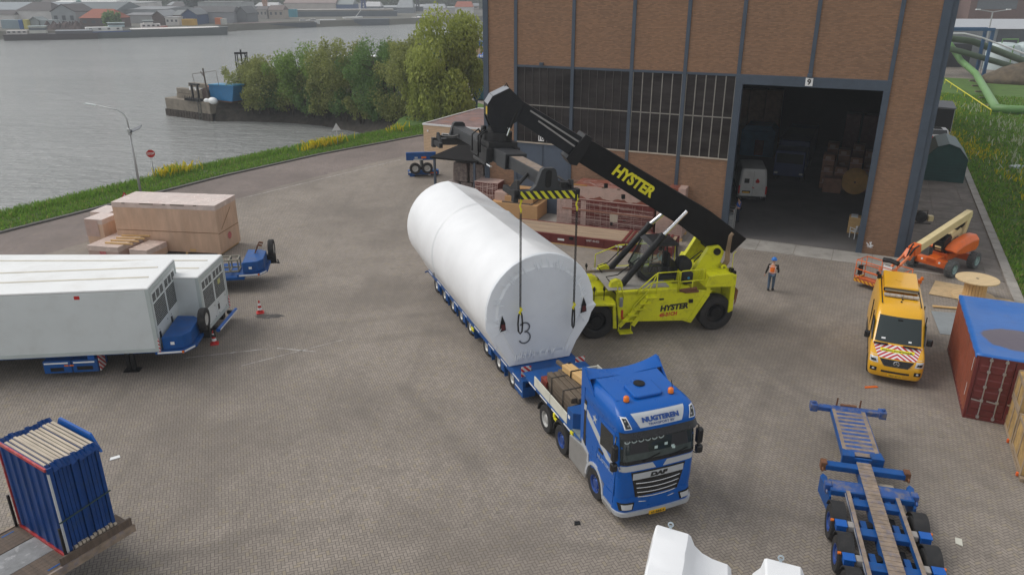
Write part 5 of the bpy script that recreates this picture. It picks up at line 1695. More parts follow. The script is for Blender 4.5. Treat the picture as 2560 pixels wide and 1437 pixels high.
O('turret_hood', b, m_orange, lf, bevel=.05, smooth=40)
b = B(); b.box(-1.72, .3, -.32, .32, 1.05, 1.4); O('turret_frame', b, m_dark, lf)
b = B()
b.prism([(.62, 1.0), (.95, 1.25), (1.0, 1.75), (.4, 2.05), (.2, 1.85), (.42, 1.3)], -.3, .3)
O('tower_link', b, m_dark, lf, bevel=.02)
b = B(); b.bar((.95, .0, 1.3), (-1.0, .0, 2.05), .34, .26); b.bar((.7, .18, 1.15), (.1, .18, 1.95), .1, .4); O('lower_arm', b, m_liftc, lf, bevel=.02)
b = B(); b.bar((-.7, 0, 2.0), (-1.4, 0, 2.35), .2, .16); O('lift_ram', b, m_dark, lf)
b = B(); b.bar((-1.35, 0, 1.55), (-1.75, 0, 2.92), .36, .36); b.bar((-1.9, 0, 2.80), (3.35, 0, 1.72), .34, .42)
O('main_boom', b, m_liftc, lf, bevel=.02)
b = B(); b.bar((3.2, 0, 1.78), (3.75, 0, 1.66), .42, .52); b.bar((3.7, -.05, 1.7), (4.05, -.1, 1.3), .4, .35); O('boom_tip', b, m_orange, lf, bevel=.03)
b = B(); b.tube([(3.5, .2, 1.98), (3.9, .2, 1.9), (4.1, .1, 1.5)], .05, 6); b.tube([(3.5, -.1, 2.0), (3.95, .0, 1.85), (4.2, 0, 1.3)], .04, 6); O('tip_hoses', b, m_dark, lf, smooth=True)
b = B()
for y in (-.22, .08): b.bar((3.95, y, 1.5), (5.6, y + .1, .95), .09, .14)
O('jib', b, M('jib_salmon', (.75, .22, .09), .5), lf, bevel=.01)
b = B()
x0, x1, y0, y1 = 5.7, 6.65, -1.25, 1.2
for z in (1.42, .95, .55):
    b.tube([(x0, y0, z), (x1, y0, z), (x1, y1, z), (x0, y1, z), (x0, y0, z)], .024, 6)
for q in ((x0, y0), (x1, y0), (x1, y1), (x0, y1), (x0, -.4), (x0, .4), (x1, 0), ((x0 + x1) / 2, y0), ((x0 + x1) / 2, y1)):
    b.tube([(q[0], q[1], .3), (q[0], q[1], 1.42)], .022, 6)
bk = O('basket', b, m_orange, lf, smooth=True)
b = B(); b.box(x0, x1, y0, y1, .26, .32); O('basket_floor', b, M('basket_floor_orange', (.45, .10, .03), .7), bk)
b = B(); b.box(x1 + .001, x1 + .02, y0, y1, .28, .42); b.box(x0, x1, y0 - .02, y0 - .001, .28, .42); O('kick_strip', b, stripes('lift_hazard', (.75, .4, .02), (.35, .07, .01), .16, 45, 'yz'), bk)
b = B(); b.tube([(x0 + .05, -.35, 1.5), (x0 + .02, 0, 1.54), (x0 + .05, .45, 1.5)], .13, 8); b.box(x0 + .1, x0 + .2, -.15, .1, .6, 1.3); b.box(x0 + .6, x0 + .8, y0 + .05, y0 + .2, .6, 1.1); O('control_console', b, m_dark, bk, smooth=40)
b = B(); b.box(x0 + .2, x0 + .22, -.2, .25, 1.0, 1.3); O('notice_plate', b, m_white, bk)

# ------------------------------------------------------------ red container with blue tarp
ct = T('shipping_container', 'dark red shipping container with blue tarpaulin roof at the right edge', 'container', (16.4, 23.89, 0), -23.6)
CW, CL, CH = 2.44, 6.06, 2.52
b = B()
n = 72
for s_, x in ((-1, .03), (1, CW - .03)):
    prof = []
    for k in range(n + 1):
        y = .08 + (CL - .16) * k / n
        prof.append((x + (.0 if (k // 2) % 2 else .036 * -s_ * -1 * (1 if s_ < 0 else -1)), y))
    b.add([(q[0], q[1], .14) for q in prof] + [(q[0], q[1], CH - .08) for q in prof], [(i, i + 1, n + 2 + i, n + 1 + i) for i in range(n)])
b.box(.03, CW - .03, CL - .06, CL - .02, .1, CH - .05); b.box(.03, CW - .03, .05, CL - .05, .1, .16)
O('corrugated_walls', b, m_rustc, ct, norm=False)
b = B()
for x in (0, CW - .1):
    for y in (0, CL - .1):
        b.box(x, x + .1, y, y + .1, 0, CH)
    b.box(x, x + .1, .1, CL - .1, 0, .16); b.box(x, x + .1, .1, CL - .1, CH - .09, CH)
for y in (0, CL - .1): b.box(.1, CW - .1, y, y + .1, CH - .1, CH); b.box(.1, CW - .1, y, y + .1, 0, .15)
O('frame', b, m_maroon, ct, bevel=.012)
for x0, x1 in ((.11, CW / 2 - .01), (CW / 2 + .01, CW - .11)):
    b = B(); b.box(x0, x1, .03, .07, .16, CH - .11)
    for z in (.40, .85, 1.32, 1.85): b.prism([(.03, z), (.005, z + .05), (.005, z + .27), (.03, z + .32)], x0 + .06, x1 - .06, 'x')
    dr = O('door', b, m_maroon, ct, bevel=.008)
    for xx in (x0 + .34, x1 - .28):
        b = B(); b.tube([(xx, -.03, .08), (xx, -.03, CH - .02)], .022, 8)
        for z in (.1, .75, 1.3, 1.9, CH - .16): b.box(xx - .05, xx + .05, -.045, .02, z, z + .09)
        b.bar((xx, -.05, .78), (xx - .33, -.05, .82), .02, .045); O('lock_rod', b, m_alu, dr)
b = B(); b.box(1.62, 2.25, .0, .028, 1.75, 2.05); O('container_notice', b, m_white, ct)
b = B()
for y, z in ((.35, 2.0), (.55, .9)): b.box(-.012, -.004, y, y + .03, z - .25, z + .25)
O('side_chalk_marks', b, m_white, ct)
m_tarp, t, p = nodes('blue_tarpaulin')
tc = N(t, 'TexCoord').outputs['Object']
mp = N(t, 'Mapping'); mp.inputs['Location'].default_value = (-1.55 / 1.25, -2.0 / .95, 0); mp.inputs['Scale'].default_value = (1 / 1.25, 1 / .95, 0); t.links.new(tc, mp.inputs[0])
ln = N(t, 'VectorMath'); ln.operation = 'LENGTH'; t.links.new(mp.outputs[0], ln.inputs[0])
dd = math_(t, 'ADD', ln.outputs['Value'], math_(t, 'MULTIPLY', noise(t, tc, 2.5, 4, .6), .35))
pud = ramp(t, dd, 1.2, 1.08)
c = mix(t, noise(t, tc, 2, 5, .6), (.012, .10, .36), (.02, .15, .48))
c = mix(t, math_(t, 'MULTIPLY', ramp(t, noise(t, tc, 1.6, 6, .7), .6, .75), .6), c, (.22, .2, .18))
c = mix(t, math_(t, 'MULTIPLY', pud, .92), c, (.115, .085, .085))
t.links.new(c, p.inputs['Base Color']); p.inputs['Roughness'].default_value = .42
bp = N(t, 'Bump'); bp.inputs['Strength'].default_value = .3; bp.inputs['Distance'].default_value = .05; t.links.new(noise(t, tc, 3, 4, .6), bp.inputs['Height']); t.links.new(bp.outputs[0], p.inputs['Normal'])
b = B()
nx, ny = 12, 24
vs = []
for j in range(ny + 1):
    for i in range(nx + 1):
        x, y = -.02 + (CW + .04) * i / nx, -.01 + (CL + .02) * j / ny
        ex_, ey_ = min(i, nx - i) / nx, min(j, ny - j) / ny
        z = CH + .02 - .10 * min(1, ex_ * 4) * min(1, ey_ * 6) * (.6 + .4 * math.sin(y * 1.5 + .6))
        vs.append((x, y, z))
b.add(vs, [(j * (nx + 1) + i, j * (nx + 1) + i + 1, (j + 1) * (nx + 1) + i + 1, (j + 1) * (nx + 1) + i) for j in range(ny) for i in range(nx)])
edge_ = [i for i in range(nx + 1)]
e2 = len(b.v)
b.add([(q[0], -.012, CH - .02) for q in vs[:nx + 1]], [])
b.f += [[i, i + 1, e2 + i + 1, e2 + i] for i in range(nx)]; b.m += [0] * nx
e3 = len(b.v)
L_ = [j * (nx + 1) for j in range(ny + 1)]
b.add([(-.022, vs[i][1], CH - .12 - .03 * math.sin(k * 2.1)) for k, i in enumerate(L_)], [])
b.f += [[L_[k], L_[k + 1], e3 + k + 1, e3 + k] for k in range(ny)]; b.m += [0] * ny
O('tarpaulin', b, m_tarp, ct, smooth=True)
# crates right of the container
m_oldply = M('old_stained_plywood', (.42, .27, .10), .8, var=.35, sc=2.5, dirt=(.10, .07, .04), damt=.7, dsc=2.2, bump=.3)
CR = frame((17.58, 23.25, 0), -114.5)
for k, (x0, x1, y1, z0, z1, lab) in enumerate(((-.25, 1.35, 1.4, 0, 1.25, 'stained plywood crate on the ground, against the container doors'), (-.15, 1.3, 1.3, 1.27, 2.2, 'stained plywood crate stacked on top, against the container doors'), (1.5, 3.4, 1.3, .14, 1.35, 'stained plywood crate on a pallet nearest the camera at the right edge'))):
    c = T('wooden_crate', lab, 'crate', CR @ Vector(((x0 + x1) / 2, y1 / 2, z0)), -114.5)
    w = (x1 - x0) / 2
    b = B(); b.box(-w, w, -y1 / 2, y1 / 2, .0, z1 - z0); O('panels', b, m_oldply, c, bevel=.01)
    b = B()
    for x in (-w + .06, 0, w - .06): b.box(x - .05, x + .05, -y1 / 2 - .025, -y1 / 2, 0, z1 - z0)
    b.box(-w, w, -y1 / 2 - .022, -y1 / 2 + .0, z1 - z0 - .12, z1 - z0); b.box(-w, w, -y1 / 2 - .022, -y1 / 2, 0, .12)
    for x in (-w + .06, w - .06): b.box(x - .05, x + .05, -y1 / 2, y1 / 2, z1 - z0, z1 - z0 + .02)
    O('battens', b, m_deckw, c, bevel=.006)
pl = T('pallet', 'long timber pallet under the crate nearest the camera at the right edge', 'pallet', CR @ Vector((2.3, .62, 0)), -114.5)
b = B()
for y in (-.6, 0, .6): b.box(-1.3, 1.3, y - .05, y + .05, 0, .1)
O('bearers', b, m_deckw, pl)
b = B()
for k in range(12): b.box(-1.3 + k * .22, -1.12 + k * .22, -.66, .66, .101, .13)
O('boards', b, m_deckw, pl)
for x in (-1.2, .9):
    b = B(); b.box(x, x + .09, -.72, -.66, .02, .13); O('orange_mark', b, M('orange_spray', (.8, .13, .02), .7), pl)

# ------------------------------------------------------------ cable reel, sheets
rl_ = T('cable_reel', 'empty wooden cable reel standing on plywood sheets behind the container', 'cable reel', (23.3, 35.35, .05), 20)
for z in (0, .92):
    b = B(); b.lathe([(.001, z), (.98, z), (.98, z + .06), (.001, z + .06)], 40); fl = O('flange', b, M('reel_wood', (.62, .46, .25), .6, var=.2, sc=3, stretch=(.3, 6, 1)), rl_, bevel=.008)
b = B()
for k in range(22):
    a = 2 * PI * k / 22; c_, s_ = math.cos(a), math.sin(a)
    b.bar((.48 * c_, .48 * s_, .06), (.48 * c_, .48 * s_, .92), .125, .05, up=(c_, s_, 0))
O('drum_staves', b, m_wood, rl_)
b = B(); b.lathe([(.001, .985), (.07, .985), (.07, .978)], 12); O('reel_bore', b, m_dark, rl_)
for (x, y, a, lx, ly, z, lab) in ((22.9, 36.0, -35, 1.2, 2.3, .03, 'large plywood sheet under the wooden cable reel'), (23.6, 34.7, -28, 1.25, 1.5, .055, 'smaller plywood sheet with ragged edge, in front of the wooden cable reel')):
    b = B(); b.xf = frame((0, 0, 0), 0)
    b.prism([(-lx, -ly / 2), (lx * .9, -ly / 2 + .1), (lx, ly / 2 - .2), (lx * .8, ly / 2), (-lx, ly / 2)], 0, .022, 'z')
    o = O('plywood_sheet', b, M('sheet_wood', (.55, .40, .22), .7, var=.25, sc=2.5, dirt=(.35, .24, .12), damt=.5), None); o.matrix_world = frame((x, y, z), a); tag(o, lab, 'sheet')
random.seed(31)
for k in range(3):
    b = B(); b.box(-.28, .28, -.06, .06, 0, .07); o = O('wood_offcut', b, m_wood, None); o.matrix_world = frame((22.75 + .1 * k, 34.55 + .16 * k, .085), 30 + k * 25); tag(o, 'short wood offcuts lying on the plywood before the cable reel', 'offcut', 'offcuts before the cable reel')
b = B(); b.prism([(20.28, 33.6), (19.34, 31.0), (20.4, 30.75), (21.6, 33.3)], .006, .02, 'z')
tag(O('metal_plate', b, M('zinc_plate', (.30, .33, .34), .45, .4, var=.12, sc=2)), 'flat grey metal plate lying on the paving left of the container', 'plate')
b = B(); b.bar((20.6, 34.1, .06), (22.0, 33.75, .06), .16, .06); tag(O('plank', b, m_wood, bevel=.01), 'single brown plank lying behind the grey metal plate', 'plank')

# ------------------------------------------------------------ container chassis lower right
cs = T('container_chassis', 'worn blue container chassis trailer parked empty at the lower right', 'trailer', (11.53, 22.62, 0), 75.7)
b = B(); b.box(-.12, .12, -1.2, 1.2, .96, 1.12); O('front_bolster', b, m_bluew, cs, bevel=.015)
b = B()
for s_ in (-1, 1):
    b.box(-.16, .16, s_ * 1.1 - .12, s_ * 1.1 + .12, .92, 1.18); b.cyl((0, s_ * 1.12, 1.18), (0, s_ * 1.12, 1.25), .06, n=10)
OS('twist_lock', b, m_bluew, cs, bevel=.02)
b = B(); b.box(.1, .2, -.3, .22, 1.0, 1.16); O('rubber_stop', b, m_rust, cs)
b = B()
for y in (-.42, .32): b.prism([(.1, 1.1), (.16, 1.1), (.1, 1.42)], y, y + .05)
O('stop_horn', b, m_rust, cs)
b = B(); b.box(-3.05, .1, -.56, .56, .9, 1.1); b.box(-3.1, -2.95, -.6, .6, .75, 1.1); nk = O('gooseneck', b, m_blue2, cs, bevel=.015)
b = B(); b.box(-2.95, .05, -.53, .53, 1.1, 1.106); O('neck_top', b, m_rustd, nk)
b = B()
for k in range(11): b.box(-.25 - k * .25, -.12 - k * .25, -.40, .42, 1.107, 1.109)
O('worn_stripes', b, m_bluew, nk)
b = B()
for k in range(8): b.box(-.5 - k * .32, -.3 - k * .32, -.569, -.562, .98, 1.02)
O('reflective_strip', b, m_white, nk)
b = B()
for s_ in (-1, 1): b.prism([(-3.1, s_ * .25), (-2.85, s_ * .22), (-2.7, s_ * .56), (-3.1, s_ * .6)], 1.06, 1.16, 'z')
O('neck_gussets', b, m_blue2, nk)
b = B(); b.box(-9.5, -3.1, -.17, .17, .62, 1.02); sp_ = O('spine_beam', b, m_blue2, cs, bevel=.01)
b = B(); b.box(-9.5, -3.2, -.205, .205, 1.02, 1.04)
for k in range(34): b.box(-9.45 + k * .185, -9.38 + k * .185, -.205, .205, 1.041, 1.05)
O('spine_top', b, m_rustd, sp_)
for x, w, z in ((-3.45, .14, 1.06), (-4.5, .28, 1.0)):
    b = B(); b.box(x - w, x + w, -1.12, 1.12, z - .2, z - .022); bl = O('bolster', b, m_blue2, cs, bevel=.015)
    b = B()
    for s_ in (-1, 1): b.box(x - w * .8, x + w * .8, min(s_ * .22, s_ * 1.05), max(s_ * .22, s_ * 1.05), z - .021, z - .018)
    if w > .2: O('worn_patch', b, m_bluew, bl)
    b = B()
    for s_ in (-1, 1):
        b.box(x - .13, x + .13, s_ * 1.17 - .09, s_ * 1.17 + .09, z - .24, z + .04); b.lathe([(.05, 0), (.08, .03), (.05, .06)], 10, (x - .28, s_ * 1.2, z - .1), 'y')
    OS('twist_lock', b, m_rust if w < .2 else m_bluew, bl, bevel=.02)
b = B(); b.prism([(-4.9, -1.16), (-3.9, -1.3), (-3.75, -1.2), (-3.9, -1.1), (-4.9, -1.1)], .3, .85, 'z')
b.xf = None
O('side_box', b, m_blue2, cs, bevel=.02)
b = B(); b.prism([(-4.9, 1.16), (-3.9, 1.3), (-3.75, 1.2), (-3.9, 1.1), (-4.9, 1.1)], .3, .85, 'z'); O('side_box', b, m_blue2, cs, bevel=.02)
b = B(); b.box(-4.2, -3.7, -.8, -.35, .5, .72); O('pale_box', b, M('chassis_beige_box', (.36, .31, .24), .6), cs, bevel=.02)
for s_ in (-1, 1):
    b = B(); b.box(-9.5, -4.75, s_ * .66 - .05, s_ * .66 + .05, .82, 1.0); rr_ = O('side_rail', b, m_blue2, cs)
    b = B(); b.box(-9.5, -4.75, s_ * .66 - .055, s_ * .66 + .055, 1.0, 1.012); O('rail_top', b, m_rustd, rr_)
    b = B(); b.box(-9.5, -4.75, s_ * .725, s_ * .732, .9, .96); O('rail_edge', b, m_silver, rr_)
for x in (-5.15, -6.45, -7.8, -9.2):
    b = B(); b.box(x - .16, x + .16, -.62, .62, .80, .95); O('cross_member', b, m_blue2, cs, bevel=.01)
    b = B()
    for s_ in (-1, 1): b.box(x + .25, x + .6, s_ * .42 - .08, s_ * .42 + .08, .72, .86)
    OS('bracket', b, m_blue2, cs, bevel=.01)
for k, x in enumerate((-5.62, -6.98, -8.34)):
    b = B(); b.cyl((x, -1.0, .5), (x, 1.0, .5), .09, n=10); b.box(x - .3, x + .25, -.5, -.25, .45, .7); b.cyl((x - .35, .3, .55), (x - .35, .3, .85), .14, n=12); O('axle', b, m_dark, cs)
    for s_ in (-1, 1):
        wheel(cs, x, s_ * 1.06, .5, .5, .36, m_rimb if s_ > 0 else m_rim, s_)
        b = B(); b.prism([(x + .60 * math.cos(R(a)), .5 + .6 * math.sin(R(a))) for a in range(20, 161, 10)] + [(x + .57 * math.cos(R(a)), .5 + .57 * math.sin(R(a))) for a in range(160, 19, -10)], s_ * .86, s_ * 1.24); O('mudguard', b, m_black, cs, smooth=35)
        b = B(); b.box(x - .82, x - .52, min(s_ * .9, s_ * 1.2), max(s_ * .9, s_ * 1.2), .98, 1.01); b.box(x - .80, x - .54, min(s_ * .92, s_ * 1.18), max(s_ * .92, s_ * 1.18), .8, .98); O('guard_bracket', b, m_blue, cs, bevel=.01)
        b = B(); b.box(x - .75, x - .5, min(s_ * .70, s_ * .88), max(s_ * .70, s_ * .88), .8, .98); O('valve_block', b, M('grey_valve', (.3, .28, .26), .6), cs, bevel=.03)
        b = B(); b.cyl((x - .45, s_ * 1.2, .9), (x - .45, s_ * 1.28, .9), .04, n=8); O('side_marker', b, m_amber, cs)

# ------------------------------------------------------------ wrapped items at the bottom edge
def wrapped(loc, rz, label, flip):
    w = T('wrapped_machine', label, 'wrapped load', loc, rz, None)
    prof = [(-.13, .0), (-.12, .9), (-.06, 1.6), (.0, 2.0), (.05, 2.03), (.8, 1.96), (.86, 1.9), (.98, 1.62), (1.18, 1.42), (1.45, 1.30), (1.82, 1.22), (1.92, 1.12), (1.96, .8), (2.06, .5), (2.12, 0)]
    if flip:
        prof = [(-.32, 0), (-.30, .8), (-.22, 1.5), (-.06, 1.72)] + prof[3:]
    b = B()
    rows = []
    random.seed(40 + flip)
    for k in range(13):
        y = -3.2 * k / 12
        rows.append([(x + (random.uniform(-.012, .012) if 0 < i < len(prof) - 1 else 0), y - (.08 * (1 - min(1, abs(x - .4)))) * (k == 0), z + random.uniform(-.012, .012) * (z > 0) + (.03 * math.sin(k * 1.3) if x > 1 and z > .5 else 0)) for i, (x, z) in enumerate(prof)])
    b.ring(rows, cap=True, closed=False)
    b.add(rows[0], [tuple(range(len(prof)))])
    O('wrap', b, m_shrink, w, smooth=28)
    b = B(); b.lathe([(.045, -.014), (.075, -.014), (.075, .014), (.045, .014), (.045, -.014)], 18, (.36, -.02, 2.10), 'y'); b.box(.33, .39, -.06, .02, 1.98, 2.05); O('lifting_eye', b, M('galvanised_eye', (.45, .52, .56), .35, .5), w)
    return w
wrapped((3.62, 15.48, 0), -17.8, 'larger white shrink wrapped machine at the bottom edge, nearer the truck', 0)
wrapped((5.97, 14.29, 0), -16.5, 'white shrink wrapped machine mostly cut off by the bottom edge, nearer the chassis', 1)
# ------------------------------------------------------------ stack of folded racks on a flatbed, lower left
FB = frame((-11.06, 15.17, 0), 57.5)          # x: along the stack's right side, y: along its front face (to the left)
fl = T('flatbed_trailer', 'flatbed trailer with brown plank deck under the blue stack at lower left', 'trailer', FB @ Vector((0, 1.2, 0)), 57.5)
def fb(): return B(Matrix.Translation((0, -1.2, 0)))
b = fb(); b.box(-9, 1.62, -.12, 2.52, 1.0, 1.15); O('trailer_frame', b, m_blue2, fl, bevel=.02)
for y0, y1, mm, nm in ((-.12, .72, m_brown, 'deck_planks'), (.74, 1.66, m_checker, 'deck_centre'), (1.68, 2.52, m_brown, 'deck_planks')):
    b = fb()
    if mm is m_brown:
        k = y0
        while k < y1 - .05:
            b.box(-9, 1.6, k, k + .135, 1.151, 1.195); k += .14
    else: b.box(-9, 1.6, y0, y1, 1.151, 1.185)
    O(nm, b, mm, fl)
b = fb()
for y in (-.12, 2.5): b.box(-9, 1.62, y - .02, y + .04, 1.0, 1.22)
O('deck_edge', b, m_rustd, fl)
b = fb()
for x in (-.55, -2.4):
    for y in (.05, 2.3): b.box(x, x + .3, y, y + .05, 1.197, 1.201)
O('blue_marks', b, m_blue2, fl)
for x in (-6.5, -7.8):
    for y in (.1, 2.3): wheel(fl, x, y - 1.2, .5, .5, .36, m_rim, -1 if y < 1 else 1)
    b = fb(); b.cyl((x, .2, .5), (x, 2.2, .5), .08, n=8); b.box(x - .4, x + .4, .6, 1.8, .5, 1.0); O('axle', b, m_dark, fl)
sk_ = T('folded_rack_stack', 'stack of blue folded steel rack walls with pale timber edges strapped upright', 'rack stack', FB @ Vector((0, 0, 1.2)), 57.5)
m_topw = M('pale_worn_timber', (.50, .43, .34), .8, var=.22, sc=3, stretch=(6, .4, 1), dirt=(.2, .16, .12), damt=.5, dsc=2)
HS = 2.66
n = 12
random.seed(8)
for k in range(n):
    x0 = .02 + k * .103; x1 = x0 + .09
    dz = random.uniform(-.04, .03); dy = random.uniform(-.03, .03)
    b = B(); b.box(x0, x1, .06 + dy, 2.30 + dy, .18, HS - .05 + dz); rk = O('rack_wall', b, m_navy, sk_, bevel=.01)
    b = B(); b.box(x0 + .01, x1 - .008, .16 + dy, 2.12 + dy, HS - .048 + dz, HS + dz); O('timber_edge', b, m_topw, rk, bevel=.008)
    b = B(); b.box(x0 + .012, x1 - .008, -.015 + dy, .06 + dy, .02, .30 + random.uniform(-.02, .03)); O('timber_foot', b, m_topw, rk)
    b = B()
    for yy in (.03, 2.18):
        b = B()
        b.add([(x0 - .01, yy + dy - .03, HS - .16 + dz), (x1 + .02, yy + dy - .05, HS - .10 + dz), (x1 + .03, yy + dy + .16, HS + .02 + dz), (x0, yy + dy + .17, HS + .03 + dz), (x0 + .03, yy + dy + .1, HS + .06 + dz)], [(0, 1, 2, 3), (0, 1, 4), (1, 2, 4), (2, 3, 4), (3, 0, 4)])
        O('corner_piece', b, m_navy, rk)
b = B()
for k in range(6): b.prism([(.02 + k * .40, -.02), (.06 + k * .40, -.06), (.15 + k * .4, -.06), (.19 + k * .4, -.02)], .12, HS - .08, 'z')
b2 = B(); b2.v = [(q[1], q[0] + .1, q[2]) for q in b.v]; b2.f, b2.m = b.f, b.m
b2.box(-.02, .02, .05, 2.36, .05, HS - .02)
fp = O('front_panel', b2, m_navy, sk_, bevel=.006)
b = B()
b.box(-.07, -.02, .05, 2.38, HS - .08, HS); b.box(-.07, -.02, .05, 2.38, .0, .07); b.box(-.07, -.02, 2.33, 2.38, .07, HS - .08)
O('red_rim', b, M('red_rim', (.42, .025, .03), .5, var=.25, sc=4, dirt=(.5, .42, .36), damt=.6), fp)
b = B(); b.box(-.03, .09, 0, .05, .0, HS); O('corner_post', b, m_navy, fp, bevel=.008)
b = B(); b.box(-.04, .0, -.005, .055, .2, HS - .15); O('worn_edge', b, m_silver, fp)
b = B(); b.tube([(-.08, -.01, 1.12), (.0, -.03, 1.13), (1.27, -.02, 1.28)], .02, 5); O('strap', b, M('dark_green_strap', (.02, .05, .05), .8), sk_)
b = B(); b.prism([(.1, HS - .3), (2.2, HS - .3), (1.9, HS + .12), (.45, HS + .12)], 1.30, 1.36, 'x'); b3 = B(); b3.v = b.v; b3.f, b3.m = b.f, b.m
O('rear_panel', b3, m_blue, sk_)
b = B(); b.box(-.3, 1.58, -.10, -.04, -.04, .24); O('base_timber', b, m_brown, sk_, bevel=.01)
for y in (-.05, 2.42):
    b = B(); b.box(-.14, -.08, y, y + .07, 0, 1.0); O('stanchion', b, m_dark, sk_, bevel=.01)

# ------------------------------------------------------------ two white box trailers and the blue neck behind
def louvres(par, x, y0, y1, z0, z1, rows, cols, mat):
    b = B()
    for i in range(rows):
        for j in range(cols):
            a, c_ = z0 + (z1 - z0) * i / rows, z0 + (z1 - z0) * (i + .72) / rows
            d, e = y0 + (y1 - y0) * (j + .06) / cols, y0 + (y1 - y0) * (j + .94) / cols
            b.box(x - .02, x + .003, d, e, a, c_)
    return O('louvre', b, mat, par)
m_louv = M('louvre_dark', (.012, .013, .012), .8, var=.3, sc=8)
def box_trailer(loc, rz, label, Wd, z0, z1, L_):
    tr = T('box_trailer', label, 'trailer', loc, rz)
    b = B(); b.box(-L_, -.1, 0, Wd, z0, z1 - .1); b.box(-.1, -.02, .08, Wd - .08, z0, z1 - .12)
    bx = O('box_body', b, m_boxw, tr, bevel=.02)
    b = B(); b.box(-L_, .0, -.012, Wd + .012, z1 - .1, z1); rf = O('roof', b, m_boxroof, tr, bevel=.05)
    b = B()
    for y in (Wd * .36, Wd * .7): b.box(-L_, -.35, y - .05, y + .05, z1 + .001, z1 + .02)
    O('roof_seam', b, M('roof_sealant', (.62, .58, .48), .7), rf)
    b = B()
    for y in (0, Wd - .12): b.box(-.14, .01, y - .005, y + .125, z0, z1 - .05)
    b.box(-.1, .012, .12, Wd - .12, z1 - .26, z1 - .1); b.box(-L_, -.14, -.014, -.001, z0, z0 + .16)
    b.box(-.1, .012, .12, Wd - .12, z0, z0 + .16)
    O('corner_frame', b, M('box_frame_grey', (.46, .51, .50), .45, var=.05), tr, bevel=.02)
    m_ = Wd / 2
    for y0, y1 in ((.2, m_ - .02), (m_ + .02, Wd - .2)):
        b = B(); b.box(-.02, .004, y0, y1, z0 + .18, z1 - .28); dr = O('end_door', b, m_boxw, tr, bevel=.006)
        h_ = z1 - z0
        for k in range(3):
            a = y0 + .05 + (y1 - y0 - .1) * k / 3
            louvres(dr, .006, a, a + (y1 - y0 - .1) / 3 - .06, z0 + h_ * .74, z0 + h_ * .86, 5, 1, m_louv)
        louvres(dr, .006, y0 + .06, y1 - .06, z0 + h_ * .37, z0 + h_ * .71, 11, 8, m_louv)
        b = B(); b.box(.005, .02, y0 + .12, y0 + .3, z0 + h_ * .16, z0 + h_ * .26); O('door_latch', b, m_visor, dr)
        b = B()
        for q in (.15, .85):
            for zz in (.3, .1): b.box(.005, .02, y0 + (y1 - y0) * q - .02, y0 + (y1 - y0) * q + .02, z0 + h_ * zz - .03, z0 + h_ * zz)
        O('door_bolts', b, m_visor, dr)
    for y in (.04, Wd - .04):
        b = B(); b.box(-.0, .035, y - .05, y + .05, z0 - .02, z0 + .55); O('striped_edge', b, stripes('small_red_white', (.7, .68, .66), (.5, .02, .02), .11, 45, 'yz'), tr)
    return tr, bx
m_spare = m_tyre
def neck(par, y0, y1, z0, z1, xo, ty):
    b = B(); b.prism([(xo, y0), (xo + .75, y0 + .12), (xo + 1.0, y0 + .5), (xo + 1.0, y1 - .4), (xo + .7, y1 - .1), (xo, y1)], z0 + .14, z1, 'z')
    nb = O('neck_box', b, m_blue2, par, bevel=.03)
    b = B(); b.prism([(xo - .3, y0 - .1), (xo + .8, y0 - .05), (xo + 1.15, y0 + .5), (xo + 1.15, y1 - .3), (xo + .7, y1), (xo - .3, y1)], z0, z0 + .13, 'z'); O('neck_floor', b, m_blue2, nb, bevel=.01)
    b = B(); b.bar((xo - .2, y0 - .11, z0 + .075), (xo + .72, y0 - .07, z0 + .075), .012, .07); b.bar((xo + .82, y0 - .04, z0 + .075), (xo + 1.1, y0 + .42, z0 + .075), .012, .07); O('reflective_strip', b, m_white, nb)
    b = B(); b.box(xo + .3, xo + .45, y0 + .035, y0 + .05, z0 + .35, z0 + .47); O('neck_badge', b, m_white, nb)
    b = B(); b.box(xo + .72, xo + .8, y0 - .08, y0 - .02, z0 + .02, z0 + .12); O('amber_marker', b, m_amber, nb)
    w = wheel(par, 0, 0, 0, .48, .28, m_rim, 1, 'plain', 'spare_wheel'); w.rotation_euler = (0, 0, R(-90)); w.location = (xo + 1.22, ty, z1 + .02)
    b = B(); b.box(xo + .95, xo + 1.4, ty - .1, ty + .1, z0 - .1, z1 - .3); b.tube([(xo + .9, ty, z0), (xo + 1.5, ty + .25, z0 - .2), (xo + 1.4, ty + .5, z0 - .1)], .05, 6); O('spare_carrier', b, m_dark, nb)
A_, abx = box_trailer((-14.05, 27.1, 0), 6.6, 'nearer white box trailer with louvred end doors and spare wheel on its blue neck', 3.4, 1.05, 3.78, 14)
neck(A_, .1, 2.3, .92, 1.62, .12, 1.75)
b = B(); b.box(-2.75, -2.55, -.006, -.001, 3.42, 3.56); O('red_sticker', b, m_red, abx)
b = B(); b.box(-12, .1, .5, .8, .78, 1.04); b.box(-12, .1, 2.3, 2.6, .78, 1.04); O('chassis_beams', b, m_blue2, A_)
lg = B(); lg.box(-4.55, -3.5, .15, 1.1, .25, .78); lg.box(-3.46, -2.5, .15, 1.1, .25, .78)
lg = O('landing_box', lg, m_blue2, A_, bevel=.02)
b = B(); b.box(-4.5, -3.6, .138, .148, .66, .72); b.box(-3.4, -2.6, .138, .148, .66, .72); O('reflective_strip', b, m_white, lg)
b = B(); b.box(-4.3, -3.8, .14, .149, .34, .5); b.box(-3.3, -2.7, .14, .149, .36, .52); O('box_recess', b, m_dark, lg)
b = B(); b.box(-3.75, -3.6, .13, .15, .55, .6); b.box(-3.55, -3.4, .13, .15, .55, .6); O('amber_marker', b, m_amber, lg)
b = B(); b.box(-2.46, -2.44, .2, .75, .25, 1.0); O('warning_board', b, m_chev, lg)
